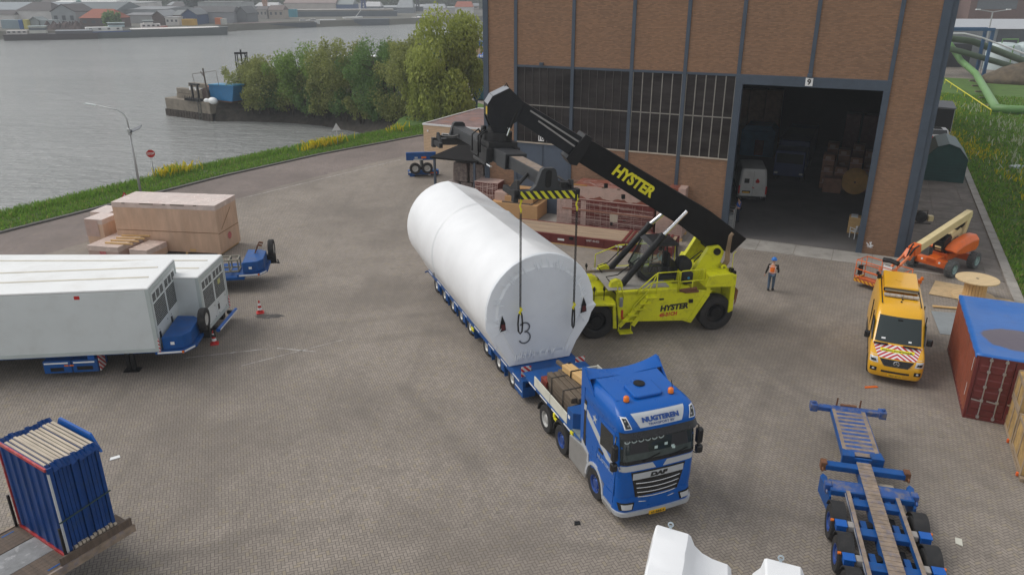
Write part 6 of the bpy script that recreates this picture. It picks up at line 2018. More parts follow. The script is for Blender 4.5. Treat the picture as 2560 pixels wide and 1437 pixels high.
b = B(); b.box(-2.85, -2.6, .2, .4, .75, 1.06); O('bright_bracket', b, m_blue, lg)
b = B()
for x in (-1.3, -1.5): b.box(x - .07, x + .07, .5, .64, .04, .9)
b.box(-1.7, -1.1, .4, .75, 0, .05); O('support_leg', b, m_dark, A_)
for x in (-10, -11.4, -12.8):
    for y in (.35, 2.7): wheel(A_, x, y, .42, .42, .3, m_rim, -1 if y < 1 else 1, 'plain')
B_, bbx = box_trailer((-13.32, 29.95, 0), .3, 'farther white box trailer with louvred end doors and low blue bumper bar', 2.95, .55, 3.16, 12)
b = B(); b.tube([(.28, .55, .42), (.28, 2.9, .42)], .09, 10); bb = O('bumper_bar', b, m_blue, B_, smooth=35)
b = B(); b.box(.365, .375, .6, 2.85, .39, .45); O('reflective_strip', b, m_white, bb)
b = B(); b.box(.0, .25, .7, .85, .36, .5); b.box(.0, .25, 2.5, 2.65, .36, .5); b.box(-11, 0, .6, .9, .3, .54); b.box(-11, 0, 2.0, 2.3, .3, .54); O('bumper_arms', b, m_dark, B_)
b = B(); b.box(.006, .012, 1.95, 2.25, 2.05, 2.28); O('pale_sticker', b, M('pale_yellow_label', (.5, .5, .2), .6), bbx)
for x in (-8, -9.4, -10.8):
    for y in (.35, 2.6): wheel(B_, x, y, .40, .40, .3, m_rim, -1 if y < 1 else 1, 'plain')
C_ = T('semi_trailer', 'blue low semi trailer neck with pale ladder frame and spare wheel, left of the cones', 'trailer', (-13.9, 36.1, 0), 10)
neck(C_, .2, 2.4, .78, 1.5, .15, 2.35)
m_ladder = M('olive_grey_frame', (.24, .225, .17), .55, var=.15)
b = B()
for y in (.55, 1.25):
    for z in (.95, 1.55): b.bar((-2.8, y, z), (-.1, y, z), .07, .07)
for k in range(7):
    x = -2.75 + k * .44
    for y in (.55, 1.25): b.bar((x, y, .95), (x, y, 1.55), .06, .06)
    b.bar((x, .55, 1.55), (x, 1.25, 1.55), .06, .06); b.bar((x, .55, .95), (x, 1.25, .95), .06, .06)
O('ladder_frame', b, m_ladder, C_)
b = B(); b.box(-9, .2, .1, 2.4, .62, .78); O('bed', b, m_blue2, C_, bevel=.02)
b = B()
for y in (1.7, 2.15): b.bar((.6, y, 1.5), (.8, y, 1.95), .06, .06); b.bar((.8, y, 1.95), (1.0, y, 1.9), .05, .1)
O('neck_hooks', b, m_rust, C_)
for x in (-6.5, -7.9):
    for y in (.3, 2.2): wheel(C_, x, y, .42, .42, .3, m_rim, -1 if y < 1 else 1, 'plain')
b = B(); b.box(-2.6, -2.2, .3, .5, 0, .62); b.box(-2.6, -2.2, 2.0, 2.2, 0, .62); O('support_leg', b, m_dark, C_)

# cones
def cone(loc, lab):
    c = T('traffic_cone', lab, 'traffic cone', loc, 20, 'traffic cones beside the box trailers')
    c.scale = (.82, .82, .82)
    b = B(); b.prism([(-.22, -.2), (-.2, -.22), (.2, -.22), (.22, -.2), (.22, .2), (.2, .22), (-.2, .22), (-.22, .2)], 0, .05, 'z'); O('base', b, m_red, c, bevel=.015)
    ms_ = []
    prof = [(.15, .05), (.127, .2), (.105, .34), (.082, .48), (.058, .63), (.035, .76), (.03, .78)]
    cols = [m_red, m_white, m_red, m_white, m_red, m_red]
    b = B()
    for k in range(6):
        b.mi = 1 if cols[k] is m_white else 0
        b.lathe(prof[k:k + 2], 20)
    O('cone_body', b, [m_red, m_white], c, smooth=40)
cone(tuple(Vector((-12.75, 36.0, 0)) * 0 + Vector((-12.12, 33.42, 0))), 'traffic cone farther from the camera, beside the dark oil stain')
cone((-13.07, 30.0, 0), 'traffic cone nearer the camera, beside the blue bumper bar')
b = B(); random.seed(15)
pts_ = [(-11.6 + .75 * math.cos(a) * random.uniform(.6, 1.1), 33.0 + .28 * math.sin(a) * random.uniform(.6, 1.1), .006) for a in [2 * PI * k / 22 for k in range(22)]]
b.add(pts_, [tuple(range(22))]); O('oil_stain', b, M('oil_stain', (.04, .035, .03), .6, var=.3, sc=6, dirt=(.2, .17, .15), damt=.6, dsc=4), kind='structure')

# ------------------------------------------------------------ plywood crates on the left
def crate(loc, rz, L_, Wd, Hh, lab, mats=(m_ply, m_plyp), skids=True, sag=0):
    c = T('plywood_crate', lab, 'crate', loc, rz)
    b = B(); b.box(-L_, 0, 0, Wd, .14 if skids else .02, Hh - .03); O('sides', b, mats[0], c, bevel=.01)
    b = B(); b.box(-L_ - .015, .015, -.015, Wd + .015, Hh - .03, Hh); b.box(-L_ - .008, .008, -.008, Wd + .008, Hh - .3, Hh - .03); O('film_lid', b, mats[1], c, bevel=.008)
    if skids:
        b = B()
        for k in range(4):
            x = -L_ + .15 + (L_ - .4) * k / 3
            b.box(x, x + .12, .02, Wd - .02, 0, .139)
        O('skids', b, m_wood, c)
    return c
big = crate((-16.95, 41.75, 0), -7.5, 6.35, 2.45, 3.02, 'largest plywood crate, pink film lid, left of the yard road')
b = B()
for x in (-4.6, -2.7): b.box(x, x + .85, -.024, -.016, 2.94, 3.0)
for x in (-5.7, -3.2, -1.3): b.box(x, x + .2, -.024, -.016, 2.95, 3.0)
O('lid_slots', b, m_woodo, big)
b = B(); b.box(-6.3, 0, -.012, -.001, 1.35, 1.38); b.box(.001, .012, .0, 2.4, 1.3, 1.33); b.bar((.014, .4, 1.5), (.014, 1.7, 2.5), .03, .006, up=(1, 0, 0)); O('panel_joints', b, M('dark_plywood_joint', (.2, .11, .05), .8), big)
b = B(); b.lathe([(.001, .022), (.22, .022), (.22, .018)], 16, (0, 1.2, .9), 'x'); O('pink_mark', b, M('pink_mark', (.5, .14, .14), .7, var=.3, sc=9), big)
b = B(); b.box(-1.9, -1.55, -.02, -.001, .2, .34); O('pale_tag', b, m_wood, big)
cA = crate((-24.0, 42.55, 0), -12, 1.15, 1.4, 1.95, 'tall film wrapped crate at the left end of the largest crate', (m_ply, m_plyp))
b = B(); b.box(-1.17, -.3, -.02, -.014, .9, 1.9); O('film', b, m_pink, cA)
cB = crate((-22.15, 40.3, 0), -12, 1.95, 2.55, 1.0, 'low film wrapped crate with loose timbers on its lid', (m_pink, m_plyp))
b = B(); b.box(-1.2, -.8, -.03, -.014, .3, .7); O('pink_mark', b, bpy.data.materials['pink_mark'], cB)
cC = crate((-20.55, 40.3, 0), -14, 1.15, 1.7, .82, 'lowest plywood crate in front of the largest crate', (m_ply, m_plyp))
cD = crate((-24.6, 44.6, 0), -10, 1.3, 1.5, 1.8, 'crate half hidden behind the tall film wrapped crate', (m_ply, m_plyp))
for k in range(4):
    b = B(); b.box(-.85, .85, -.05, .05, 0, .09); o = O('loose_timber', b, m_wood, None, bevel=.008); o.matrix_world = frame((-22.35 + k * .10, 40.9 + .48 * k, 1.0), -9 + k * 2)
    tag(o, 'loose pale timber lying across the low film wrapped crate', 'timber', 'loose timbers on the low crate')

# ------------------------------------------------------------ lamp, signs
m_galv = M('galvanised_pole', (.42, .43, .43), .45, .3, var=.1)
lp = T('street_lamp', 'tall grey street lamp with curved arm and solar panel on the river bank', 'street lamp', (-27.85, 55.35, 0), 0)
b = B()
b.tube([(0, 0, 0), (0, 0, 2.5), (0, 0, 5.1)], [.10, .09, .065], 12); b.tube([(0, 0, 5.1), (-.02, 0, 5.7), (-.18, 0, 6.1), (-.55, 0, 6.38), (-2.05, 0, 6.72)], .04, 10)
O('pole', b, m_galv, lp, smooth=True)
b = B(); b.prism([(-2.0, 6.66), (-2.15, 6.78), (-2.75, 6.88), (-2.9, 6.82), (-2.3, 6.7)], -.13, .13); O('lamp_head', b, m_boxw, lp, bevel=.03)
b = B(); b.bar((.1, 0, 4.85), (.95, -.1, 5.2), .55, .03, up=(-.5, -.4, 1)); sp_ = O('solar_panel', b, M('solar_cells', (.04, .045, .055), .25), lp)
b = B(); b.bar((0, 0, 4.75), (.5, 0, 5.0), .07, .07); b.box(-.1, .12, -.1, .1, 4.6, 5.0); O('panel_bracket', b, m_galv, sp_)
def pole_sign(name, lab, loc, h, shape, rz):
    s = T(name, lab, 'road sign', loc, rz)
    b = B(); b.tube([(0, 0, -.3), (0, 0, h + .2)], .032, 8); O('post', b, m_galv, s, smooth=True)
    return s
ss = pole_sign('stop_sign', 'red octagonal stop sign on a thin post by the river', (-29.3, 61.0, .1), 2.0, 8, -65)
b = B(); b.prism([(.36 * math.cos(R(22.5 + 45 * k)), 1.98 + .36 * math.sin(R(22.5 + 45 * k))) for k in range(8)], -.05, -.035); pn = O('sign_panel', b, m_white, ss)
b = B(); b.prism([(.33 * math.cos(R(22.5 + 45 * k)), 1.98 + .33 * math.sin(R(22.5 + 45 * k))) for k in range(8)], -.056, -.0505); O('red_face', b, m_red, pn)
txt('STOP', .235, basis((-.26, -.058, 1.9), (1, 0, 0), (0, 0, 1)), m_white, pn, 'lettering', bold=.006, width=.52)
ss.rotation_euler = (0, 0, R(25))
tr_ = pole_sign('warning_sign', 'triangular road sign seen from its grey back beside yellow flowers', (-17.2, 74.6, .1), 1.7, 3, 20)
b = B(); b.prism([(-.42, 1.5), (.42, 1.5), (0, 2.22)], -.05, -.035); pn = O('sign_panel', b, M('pale_sign_back', (.66, .68, .69), .4), tr_)
b = B(); b.box(-.2, .2, -.035, -.02, 1.6, 1.64); O('sign_clamp', b, m_galv, pn)
t3 = pole_sign('warning_sign', 'red bordered triangular road sign peeking over the largest plywood crate', (-28.1, 53.4, .1), .35, 3, 0)
b = B(); b.prism([(-.36, .12), (.36, .12), (0, .75)], -.05, -.035); pn = O('sign_panel', b, m_red, t3)
b = B(); b.prism([(-.22, .2), (.22, .2), (0, .59)], -.056, -.0505); fc = O('white_face', b, m_white, pn)
b = B(); b.box(-.025, .025, -.06, -.0565, .24, .42); O('sign_symbol', b, m_ink, fc)
t3.rotation_euler = (0, 0, R(50))

# bits lying on the paving
for (x, y, lx, ly, a, mt, lab) in ((14.05, 26.1, .28, .07, 5, m_orange, 'small orange strip lying on the paving left of the yellow van'), (-13.2, 21.3, .16, .09, 30, m_white, 'small white paper scrap on the paving beyond the blue stack'), (-13.9, 20.2, .18, .05, 40, m_cream, 'narrow pale scrap on the paving close to the blue stack'), (1.9, 18.0, .09, .09, 0, m_dark, 'small dark lump on the paving before the truck bumper'), (12.6, 17.2, .16, .1, 60, m_cream, 'small pale scrap on the paving right of the chassis mudguards')):
    b = B(); b.prism([(-lx, -ly), (lx, -ly * .7), (lx * .9, ly), (-lx * .8, ly * .8)], 0, .02, 'z')
    o = O('litter', b, mt, None); o.matrix_world = frame((x, y, .006), a); tag(o, lab, 'litter')
# ------------------------------------------------------------ flat rack and wrapped crates by the hall wall
def wires(b, x0, x1, z0, z1, y, n, seed, amp=.25, r=.008):
    rnd = random.Random(seed)
    for k in range(n):
        z = rnd.uniform(z0, z1); s_ = rnd.uniform(-amp, amp)
        a, c_ = (x0, x1) if rnd.random() < .6 else sorted((rnd.uniform(x0, x1), rnd.uniform(x0, x1)))
        if c_ - a < .4: continue
        m_ = 5
        b.tube([(a + (c_ - a) * i / m_, y - rnd.uniform(.0, .015), min(z1, max(z0, z + s_ * i / m_ + rnd.uniform(-.04, .04)))) for i in range(m_ + 1)], r, 4)
    for k in range(n // 2):
        x = rnd.uniform(x0, x1)
        b.tube([(x, y - .004, z0), (x + rnd.uniform(-.05, .05), y - .012, (z0 + z1) / 2), (x + rnd.uniform(-.08, .08), y - .004, z1)], r * .8, 4)
m_film = M('pale_film', (.52, .38, .34), .35, var=.2, sc=5, bump=.3)
m_filmlow = M('film_veil', (.46, .33, .29), .35, var=.25, sc=2.5, dirt=(.26, .10, .08), damt=.6, dsc=2, bump=.3, bsc=8)
m_mar = M('maroon_board', (.13, .022, .018), .35, var=.2, sc=2, dirt=(.28, .14, .12), damt=.45, dsc=2.6)
m_mart = M('maroon_film_top', (.24, .075, .05), .35, var=.25, sc=2, dirt=(.42, .25, .22), damt=.5, dsc=1.5, bump=.3, bsc=8)
fr = T('flat_rack', 'long red flat rack with plank floor lying before the maroon wrapped crates', 'flat rack', (2.0, 44.28, 0), -21.6)
b = B()
b.box(-2.4, 7.8, 0, .12, .06, .62); b.box(-2.4, 7.8, 2.3, 2.42, .06, .62); b.box(-2.4, 7.8, .12, 2.3, .06, .5)
for k in range(9): b.box(-2.0 + k * 1.12, -1.88 + k * 1.12, -.03, 0, .1, .56)
O('frame', b, m_maroon, fr, bevel=.012)
b = B()
for k in range(14): b.box(-2.35, 7.7, .13 + k * .155, .13 + k * .155 + .148, .56, .60 + .003 * (k % 3))
O('plank_floor', b, M('grey_planks', (.36, .26, .175), .75, var=.25, sc=3, stretch=(.2, 5, 1), dirt=(.10, .085, .07), damt=.6, dsc=1.2), fr)
b = B()
for x in (4.8, 7.05): b.box(x, x + .16, .0, 2.42, .605, .66); b.box(x + .28, x + .42, .0, 2.42, .605, .66)
O('cross_bars', b, m_maroon, fr)
for x in (-.9, .85, 4.45):
    b = B(); b.box(x, x + .42, -.035, -.031, .26, .38); O('label_plate', b, m_white, fr)
b = B(); b.box(1.6, 1.85, -.09, -.01, .38, .56); O('corner_lock', b, m_dark, fr)
txt('UNIT 45-022', .16, basis((2.65, -.034, .40), (1, 0, 0), (0, 0, 1)), m_white, fr, 'lettering', width=.8)
b = B(); b.box(-2.4, 7.8, -.02, .1, 0, .06); O('dunnage', b, m_wood, fr)

r1 = T('wrapped_crate', 'longest maroon crate in torn film netting under the lifting boom', 'crate', (2.95, 47.7, 0), -23)
b = B(); b.box(0, 6.35, 0, 2.1, .05, 1.98); O('board', b, m_mar, r1, bevel=.01)
b = B(); b.box(-.02, 1.0, -.015, 2.1, .06, 1.9); b.box(1.6, 1.95, -.012, 0, .3, 1.9); b.box(-.02, 6.37, -.012, 2.12, 1.98, 2.0); O('film', b, m_filmlow, r1)
b = B(); wires(b, 0, 6.3, .15, 1.9, -.012, 44, 3); O('film_strands', b, m_film, r1)
b = B(); b.box(.35, 6.3, -.05, -.01, 1.25, 1.33); O('batten', b, M('red_batten', (.33, .15, .10), .7), r1)
b = B(); b.box(3.55, 4.05, -.022, -.012, .72, 1.22); O('paper_label', b, M('paper_label', (.55, .48, .38), .8), r1)
b = B(); b.box(3.6, 3.75, -.03, -.022, .5, .7); b.box(4.4, 4.58, -.025, -.022, .85, .95); O('label_print', b, m_ink, r1)
b = B(); b.box(6.352, 6.36, .02, 2.0, .1, 1.95); O('end_board', b, m_mart, r1)
r2 = T('wrapped_crate', 'pink filmed maroon crate stacked on top of the longest maroon crate', 'crate', Vector((2.95, 47.7, 2.0)) + Vector((.92 * 1.0, -.39 * 1.0, 0)) + Vector((.39 * .12, .92 * .12, 0)), -23)
b = B(); b.box(0, 5.2, 0, 2.0, 0, .85); O('board', b, m_mart, r2, bevel=.01)
b = B(); n = 26
b.add([(5.2 * i / n, -.014, .86) for i in range(n + 1)] + [(5.2 * i / n, -.03, .12 + .09 * math.sin(i * .9) + .05 * math.sin(i * 2.3)) for i in range(n + 1)], [(i, i + 1, n + 2 + i, n + 1 + i) for i in range(n)])
O('film_skirt', b, m_pink, r2, norm=False)
b = B()
rnd = random.Random(6)
for k in range(22):
    x, y = rnd.uniform(.1, 5), rnd.uniform(.1, 1.9)
    b.tube([(x, y, .855), (x + rnd.uniform(-1, 1), y + rnd.uniform(-.6, .6), .865), (x + rnd.uniform(-1.6, 1.6), min(1.95, max(.05, y + rnd.uniform(-.9, .9))), .857)], .009, 4)
O('film_strands', b, m_film, r2)
for x in (.02, 3.55):
    b = B(); b.box(x, x + .9, -.03, .05, .83, .90); O('edge_slat', b, M('ochre_slat', (.40, .20, .05), .7), r2)
b = B()
for x in (1.9, 2.9): b.box(x, x + .2, -.03, .04, .80, .86)
O('lid_clips', b, m_woodo, r2)
r3 = T('wrapped_crate', 'pale pink wrapped crate on a wooden pallet, right end of the maroon crates', 'crate', (10.2, 46.3, 0), -22)
b = B(); b.box(-.75, .9, -1.6, 1.3, .16, 2.15); O('board', b, m_pink, r3, bevel=.015)
b = B(); b.box(-.7, .85, -1.55, 1.25, 2.152, 2.17); O('lid', b, m_mart, r3)
b = B(); wires(b, -.7, .9, .3, 2.1, -1.612, 16, 8); O('film_strands', b, m_film, r3)
b = B(); b.box(-.8, .95, -1.65, -1.4, 0, .15); b.box(-.8, .95, 1.1, 1.35, 0, .15); b.box(-.8, .95, -.2, .1, 0, .15); O('skids', b, m_wood, r3)
r4 = T('wrapped_crate', 'upright pink wrapped crate on top behind the boom, against the hall wall', 'crate', (10.55, 46.6, 2.18), -22)
b = B(); b.box(-.6, .5, -.6, .6, 0, .75); O('board', b, m_mart, r4, bevel=.015); b = B(); b.box(.05, .51, -.61, .61, .02, .76); O('film', b, m_pink, r4)
p1 = T('plywood_crate', 'plain tan plywood crate with a smaller lid box, left of the maroon crates', 'crate', (1.69, 48.85, 0), -22)
b = B(); b.box(-3.4, 0, 0, 1.95, .05, 1.02); O('sides', b, M('tan_plywood', (.50, .29, .13), .6, var=.08, sc=1.2), p1, bevel=.012)
b = B(); b.box(-2.5, -.45, .35, 1.8, 1.021, 1.42); O('lid_box', b, bpy.data.materials['tan_plywood'], p1, bevel=.012)
b = B(); b.box(-2.6, -.6, .08, .2, 1.021, 1.10); b.box(-.55, -.43, .05, 1.8, 1.021, 1.09); O('lid_battens', b, m_woodo, p1)
b = B(); b.box(-3.35, -.05, .05, 1.9, 0, .05); O('skids', b, m_wood, p1)
p2 = T('wrapped_crate', 'small maroon crate with pale strands left of the plain tan plywood crate', 'crate', (-1.1, 51.9, 0), -22)
b = B(); b.box(-1.35, .4, -.7, 1.3, .05, 2.0); O('board', b, m_mar, p2, bevel=.015); b = B(); wires(b, -1.3, .4, .9, 1.98, -.712, 26, 11, r=.014); O('film_strands', b, m_film, p2); b = B(); b.box(-1.36, .41, -.71, 1.31, 2.0, 2.04); O('lid', b, m_film, p2)
p3 = T('wrapped_crate', 'narrow pink crate standing between the small maroon crate and the tan plywood crate', 'crate', (-.35, 50.6, 0), -22)
b = B(); b.box(-.75, .15, -.4, .5, .05, 1.6); O('board', b, m_pink, p3, bevel=.015); b = B(); b.box(.152, .17, -.4, .5, .06, 1.58); O('side_board', b, m_ply, p3)
p4 = T('plywood_crate', 'flat tan plywood crate behind the lid box of the plain tan crate', 'crate', (1.0, 51.3, 0), -22)
b = B(); b.box(-1.2, .9, -.4, .9, .05, 1.75); O('sides', b, bpy.data.materials['tan_plywood'], p4, bevel=.012)

# ------------------------------------------------------------ shelter with bales, timber cabin, parked trailer ends
sh_ = T('open_shelter', 'open lean-to shelter on grey posts beside the hall, roof above wrapped bales', 'shelter', H(-27.2, .5), -25)
b = B()
for x in (-.1, -3.3):
    for y in (-1.6, 6.5): b.box(x - .07, x + .07, y - .07, y + .07, 0, 3.3)
O('posts', b, m_steelg, sh_)
b = B(); b.prism([(-1.7, 3.3), (7, 3.5), (7, 3.66), (-1.7, 3.42)], -3.6, .1, 'x'); O('shelter_roof', b, M('shelter_roof', (.012, .011, .011), .85, var=.2, spec=.1), sh_)
b = B(); b.box(-3.35, .0, 6.45, 6.55, 0, 3.4); b.box(-3.4, -3.34, 2.5, 6.5, 0, 3.3); O('shelter_wall', b, M('old_wood_wall', (.14, .10, .075), .85, var=.3, sc=4, stretch=(5, 5, .3)), sh_)
m_bale = M('wrapped_bale', (.17, .13, .115), .5, var=.5, sc=5, dirt=(.38, .33, .30), damt=.6, dsc=4, bump=.6, bsc=9)
for k, (x, y, z, w, lab) in enumerate(((-2.7, .4, 0, 1.1, 'lower left'), (-1.6, .5, 0, 1.0, 'lower middle'), (-.6, .4, 0, .9, 'lower right'), (-2.1, .5, 1.42, 1.15, 'upper left'), (-.8, .6, 1.42, 1.15, 'upper right'))):
    b = B(); random.seed(k)
    b.prism([(-w / 2, 0), (w / 2, 0), (w / 2 + .03, .7), (w / 2 - .04, 1.38), (-w / 2 + .05, 1.4), (-w / 2 - .02, .7)], -.6, .8)
    o = O('wrapped_bale', b, m_bale, None, bevel=.06); o.matrix_world = frame(H(-27.2, .5) + E1 * x + E2 * y + Vector((0, 0, z)), -25); tag(o, lab + ' bale of film wrapped goods under the open shelter', 'bale')
bn = T('wire_bin', 'pale metal bin with yellow timber scraps before the wrapped bales', 'bin', H(-29.6, -1.2), -25)
b = B(); b.box(-.55, .55, -.45, -.42, .55, 1.05); b.box(-.55, .55, .42, .45, .55, 1.05); b.box(-.55, -.52, -.45, .45, .55, 1.05); b.box(.52, .55, -.45, .45, .55, 1.05); b.box(-.55, .55, -.45, .45, .5, .55); O('bin_sides', b, m_silver, bn)
b = B(); b.box(-.55, .55, -.45, .45, 0, .49); O('bin_pallet', b, m_woodo, bn)
b = B(); random.seed(4)
for k in range(7): a = random.uniform(0, 3); b.bar((-.35 * math.cos(a), -.3 * math.sin(a), .9 + .05 * k), (.35 * math.cos(a), .3 * math.sin(a), .95 + .06 * k), .1, .05)
O('timber_scraps', b, m_wood, bn)

cab_ = T('timber_cabin', 'flat roofed cabin clad in light timber boards left of the hall', 'cabin', (-8.26, 70.9, 0), -26)
m_clad = M('cedar_boards', (.66, .47, .30), .7, var=.18, sc=3, stretch=(.4, .4, 9), dirt=(.40, .24, .13), damt=.4)
b = B(); b.box(0, 6.5, 0, 11, 0, 2.75); O('clad_walls', b, m_clad, cab_)
b = B()
for k in range(19): b.box(-.006, 6.5, -.006, .0, .1 + k * .14, .112 + k * .14); b.box(-.006, 0, 0, 11, .1 + k * .14, .112 + k * .14)
O('board_gaps', b, m_brown, cab_)
b = B(); b.box(-.06, 6.56, -.06, .06, 2.75, 2.9); b.box(-.06, .06, .06, 11, 2.75, 2.9); b.box(6.44, 6.56, .06, 11, 2.75, 2.9); b.box(-.06, 6.56, 10.94, 11.06, 2.75, 2.9); O('white_eaves', b, m_white, cab_)
b = B(); b.box(.06, 6.44, .06, 10.94, 2.74, 2.80); O('cabin_roof', b, M('rusty_roof_felt', (.20, .13, .12), .8, var=.3, sc=.8, dirt=(.42, .15, .07), damt=.6, dsc=.6), cab_)
b = B(); b.box(2.0, 2.75, -.03, -.001, 1.7, 2.15); wn_ = O('window', b, m_white, cab_); b = B(); b.box(2.08, 2.67, -.04, -.031, 1.76, 2.09); O('pane', b, m_glass, wn_)
b = B(); b.box(.42, .58, -.08, -.001, 2.15, 2.32); O('wall_lamp', b, m_white, cab_, bevel=.03)
b = T('blue_container', 'blue lidded container beside the timber cabin, close to the hall corner', 'container', (-3.6, 66.0, 0), -26)
bb = B(); bb.box(0, 2.3, 0, 5.5, .1, 2.45); O('container_walls', bb, M('dull_container', (.10, .07, .06), .7, var=.2), b)
bb = B(); bb.box(-.04, 2.34, -.04, .05, 2.4, 2.6); bb.box(-.04, .05, .05, 5.5, 2.4, 2.6); O('blue_top_rail', bb, m_blue2, b)
# blue trailer end with two wheels standing upright (left of the shelter)
def at_z(x, y, z): return Vector((x, y, z))
tw = T('dolly_trailer', 'blue trailer rear seen end on with two spare wheels, left of the shelter', 'trailer', (-8.6, 62.0, 0), 8)
b = B(); b.box(-.15, 2.3, -.3, -.05, 1.35, 2.0)
tb_ = O('rear_box', b, m_blue2, tw, bevel=.03)
b = B(); b.box(1.1, 1.5, -.32, -.301, 1.5, 1.66); O('amber_panel', b, m_amber, tb_)
b = B(); b.box(.55, .8, -.32, -.301, 1.5, 1.64); b.box(.45, 1.2, -.315, -.301, 1.36, 1.46); O('plate_panel', b, m_silver, tb_)
b = B(); b.box(-.05, 2.5, -.2, .4, .12, .45); b.box(.1, .5, -.3, .3, .0, .25); lb = O('lower_beam', b, m_blue2, tw, bevel=.02)
b = B(); b.box(1.75, 2.35, -.22, -.2, .2, .32); O('amber_panel', b, m_amber, lb)
b = B(); b.box(.0, .2, -.23, -.2, .3, .42); b.box(1.6, 1.8, -.23, -.2, .05, .15); O('white_marks', b, m_white, lb)
for x in (.55, 1.55):
    w = wheel(tw, x, -.45, .72, .46, .28, m_rim, -1, 'plain'); w.rotation_euler = (0, 1.0, 0)
b = B(); b.box(1.0, 1.3, -.05, 3, .5, .75); b.bar((1.15, -.06, .6), (1.15, -.1, 1.5), .12, .1); O('drawbar', b, m_dark, tw)

# ------------------------------------------------------------ inside the hall
def HI(s_, d_, z=.016): return HO + E1 * s_ + E2 * d_ + Vector((0, 0, z))
def hbox(name, lab, cat, s_, d_, w, dp, h, mat, z=.016, group=None, rz=0, trim=None):
    b = B(); b.box(-w / 2, w / 2, -dp / 2, dp / 2, 0, h)
    if trim:
        b.mi = 1
        b.box(-w / 2 - .01, w / 2 + .01, -dp / 2 - .015, -dp / 2, h * .45, h * .52); b.box(-.25, .15, -dp / 2 - .02, -dp / 2, h * .55, h * .85)
    o = O(name, b, [mat, trim] if trim else mat, None, bevel=.02); o.matrix_world = frame(HI(s_, d_, z), -25 + rz); return tag(o, lab, cat, group)
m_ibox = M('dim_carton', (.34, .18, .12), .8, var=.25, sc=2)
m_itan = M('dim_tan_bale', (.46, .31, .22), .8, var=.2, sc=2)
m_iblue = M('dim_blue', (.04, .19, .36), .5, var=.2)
rnd = random.Random(17)
for j in range(3):
    for i in range(4):
        for k in range(3 - (j + i) % 2):
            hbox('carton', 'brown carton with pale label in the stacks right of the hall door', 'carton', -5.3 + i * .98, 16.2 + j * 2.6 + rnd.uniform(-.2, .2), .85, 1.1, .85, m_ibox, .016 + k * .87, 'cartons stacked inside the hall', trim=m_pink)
for i in range(3):
    hbox('tall_crate', ('left', 'middle', 'right')[i] + ' one of three dark red crates behind the cartons inside the hall', 'crate', -4.2 + i * 1.4, 27.5, 1.2, 1.5, 4.2, m_mar)
for i in range(3):
    for k in range(2):
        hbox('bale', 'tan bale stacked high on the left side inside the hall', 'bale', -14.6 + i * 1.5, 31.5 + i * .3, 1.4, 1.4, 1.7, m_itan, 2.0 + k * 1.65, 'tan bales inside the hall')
        if k == 0: hbox('bale', 'tan bale standing under the higher bales inside the hall', 'bale', -14.6 + i * 1.5, 31.5 + i * .3, 1.4, 1.4, 1.95, m_itan, .016, 'lower tan bales inside the hall')
bt = T('blue_tent_crate', 'blue tarpaulin covered machine behind the white van inside the hall', 'machine', HI(-12.0, 27.2), -25)
b = B(); b.box(-1.5, 1.5, -1.3, 1.3, 0, 2.3); b.prism([(-1.55, 2.3), (1.55, 2.3), (1.1, 2.8), (-1.1, 2.8)], -1.3, 1.3); O('tarpaulin', b, m_iblue, bt, bevel=.06)
b = B(); b.box(-.2, .6, -1.33, -1.301, .1, 1.5); O('red_panel', b, m_mar, bt)
dt = T('dark_truck', 'dark blue truck parked inside the hall right of the white van', 'truck', HI(-8.15, 16.1), -25)
b = B(); b.box(-1.15, 1.15, 0, 2.2, .55, 2.6); b.box(-1.2, 1.2, 2.4, 9, .9, 3.0); O('cab_and_body', b, M('night_blue', (.02, .045, .15), .35), dt, bevel=.08)
b = B(); b.box(-1.0, 1.0, -.012, 0, 1.6, 2.35); O('windscreen', b, m_windsh, dt)
b = B()
for s_ in (-1, 1): b.box(s_ * .95 - .13, s_ * .95 + .13, -.02, 0, .72, .88)
O('headlamps', b, m_lamp, dt)
for s_ in (-1, 1):
    for y in (1.2, 7.5):
        w = wheel(dt, s_ * 1.0, y, .5, .5, .32, m_rim, s_, 'plain'); w.rotation_euler = (0, 0, R(-90))
rl2 = T('cable_reel', 'wooden cable reel standing on its rim inside the hall by the cartons', 'cable reel', HI(-3.2, 14.9, .95), -25)
b = B()
for y in (-.4, .36): b.lathe([(.001, y), (.93, y), (.93, y + .06), (.001, y + .06)], 28, ax='y')
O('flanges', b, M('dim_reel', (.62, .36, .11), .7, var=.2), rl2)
b = B(); b.lathe([(.45, -.34), (.45, .36)], 20, ax='y'); O('drum', b, m_ibox, rl2); b = B(); b.lathe([(.001, -.41), (.07, -.41)], 10, ax='y'); O('reel_bore', b, m_ink, rl2)
hbox('pallet_load', 'film wrapped pallet load beside the upright reel inside the hall', 'pallet load', -4.75, 14.9, 1.3, 1.1, 1.1, m_ibox)
hbox('navy_container', 'dark navy container front behind the dark blue truck inside the hall', 'container', -8.4, 29.5, 2.4, 3, 2.4, m_navy)
tb = T('work_bench', 'small timber cabinet with white top just inside the right door jamb', 'cabinet', HI(-2.75, 4.2), -25)
b = B(); b.box(-.4, .3, -.35, .35, 0, 1.05); O('cabinet_body', b, m_wood, tb, bevel=.015); b = B(); b.box(-.3, .1, -.37, .37, 1.051, 1.09); O('white_top', b, m_white, tb)
chr_ = T('garden_chair', 'white plastic garden chair by the right door jamb of the hall', 'chair', HI(-2.65, 2.9), 110)
b = B(); b.box(-.24, .24, -.24, .24, .42, .46); O('seat', b, m_white, chr_, bevel=.01)
b = B(); b.prism([(-.24, .46), (-.2, .46), (-.3, .88), (-.34, .88)], -.22, .22); O('backrest', b, m_white, chr_)
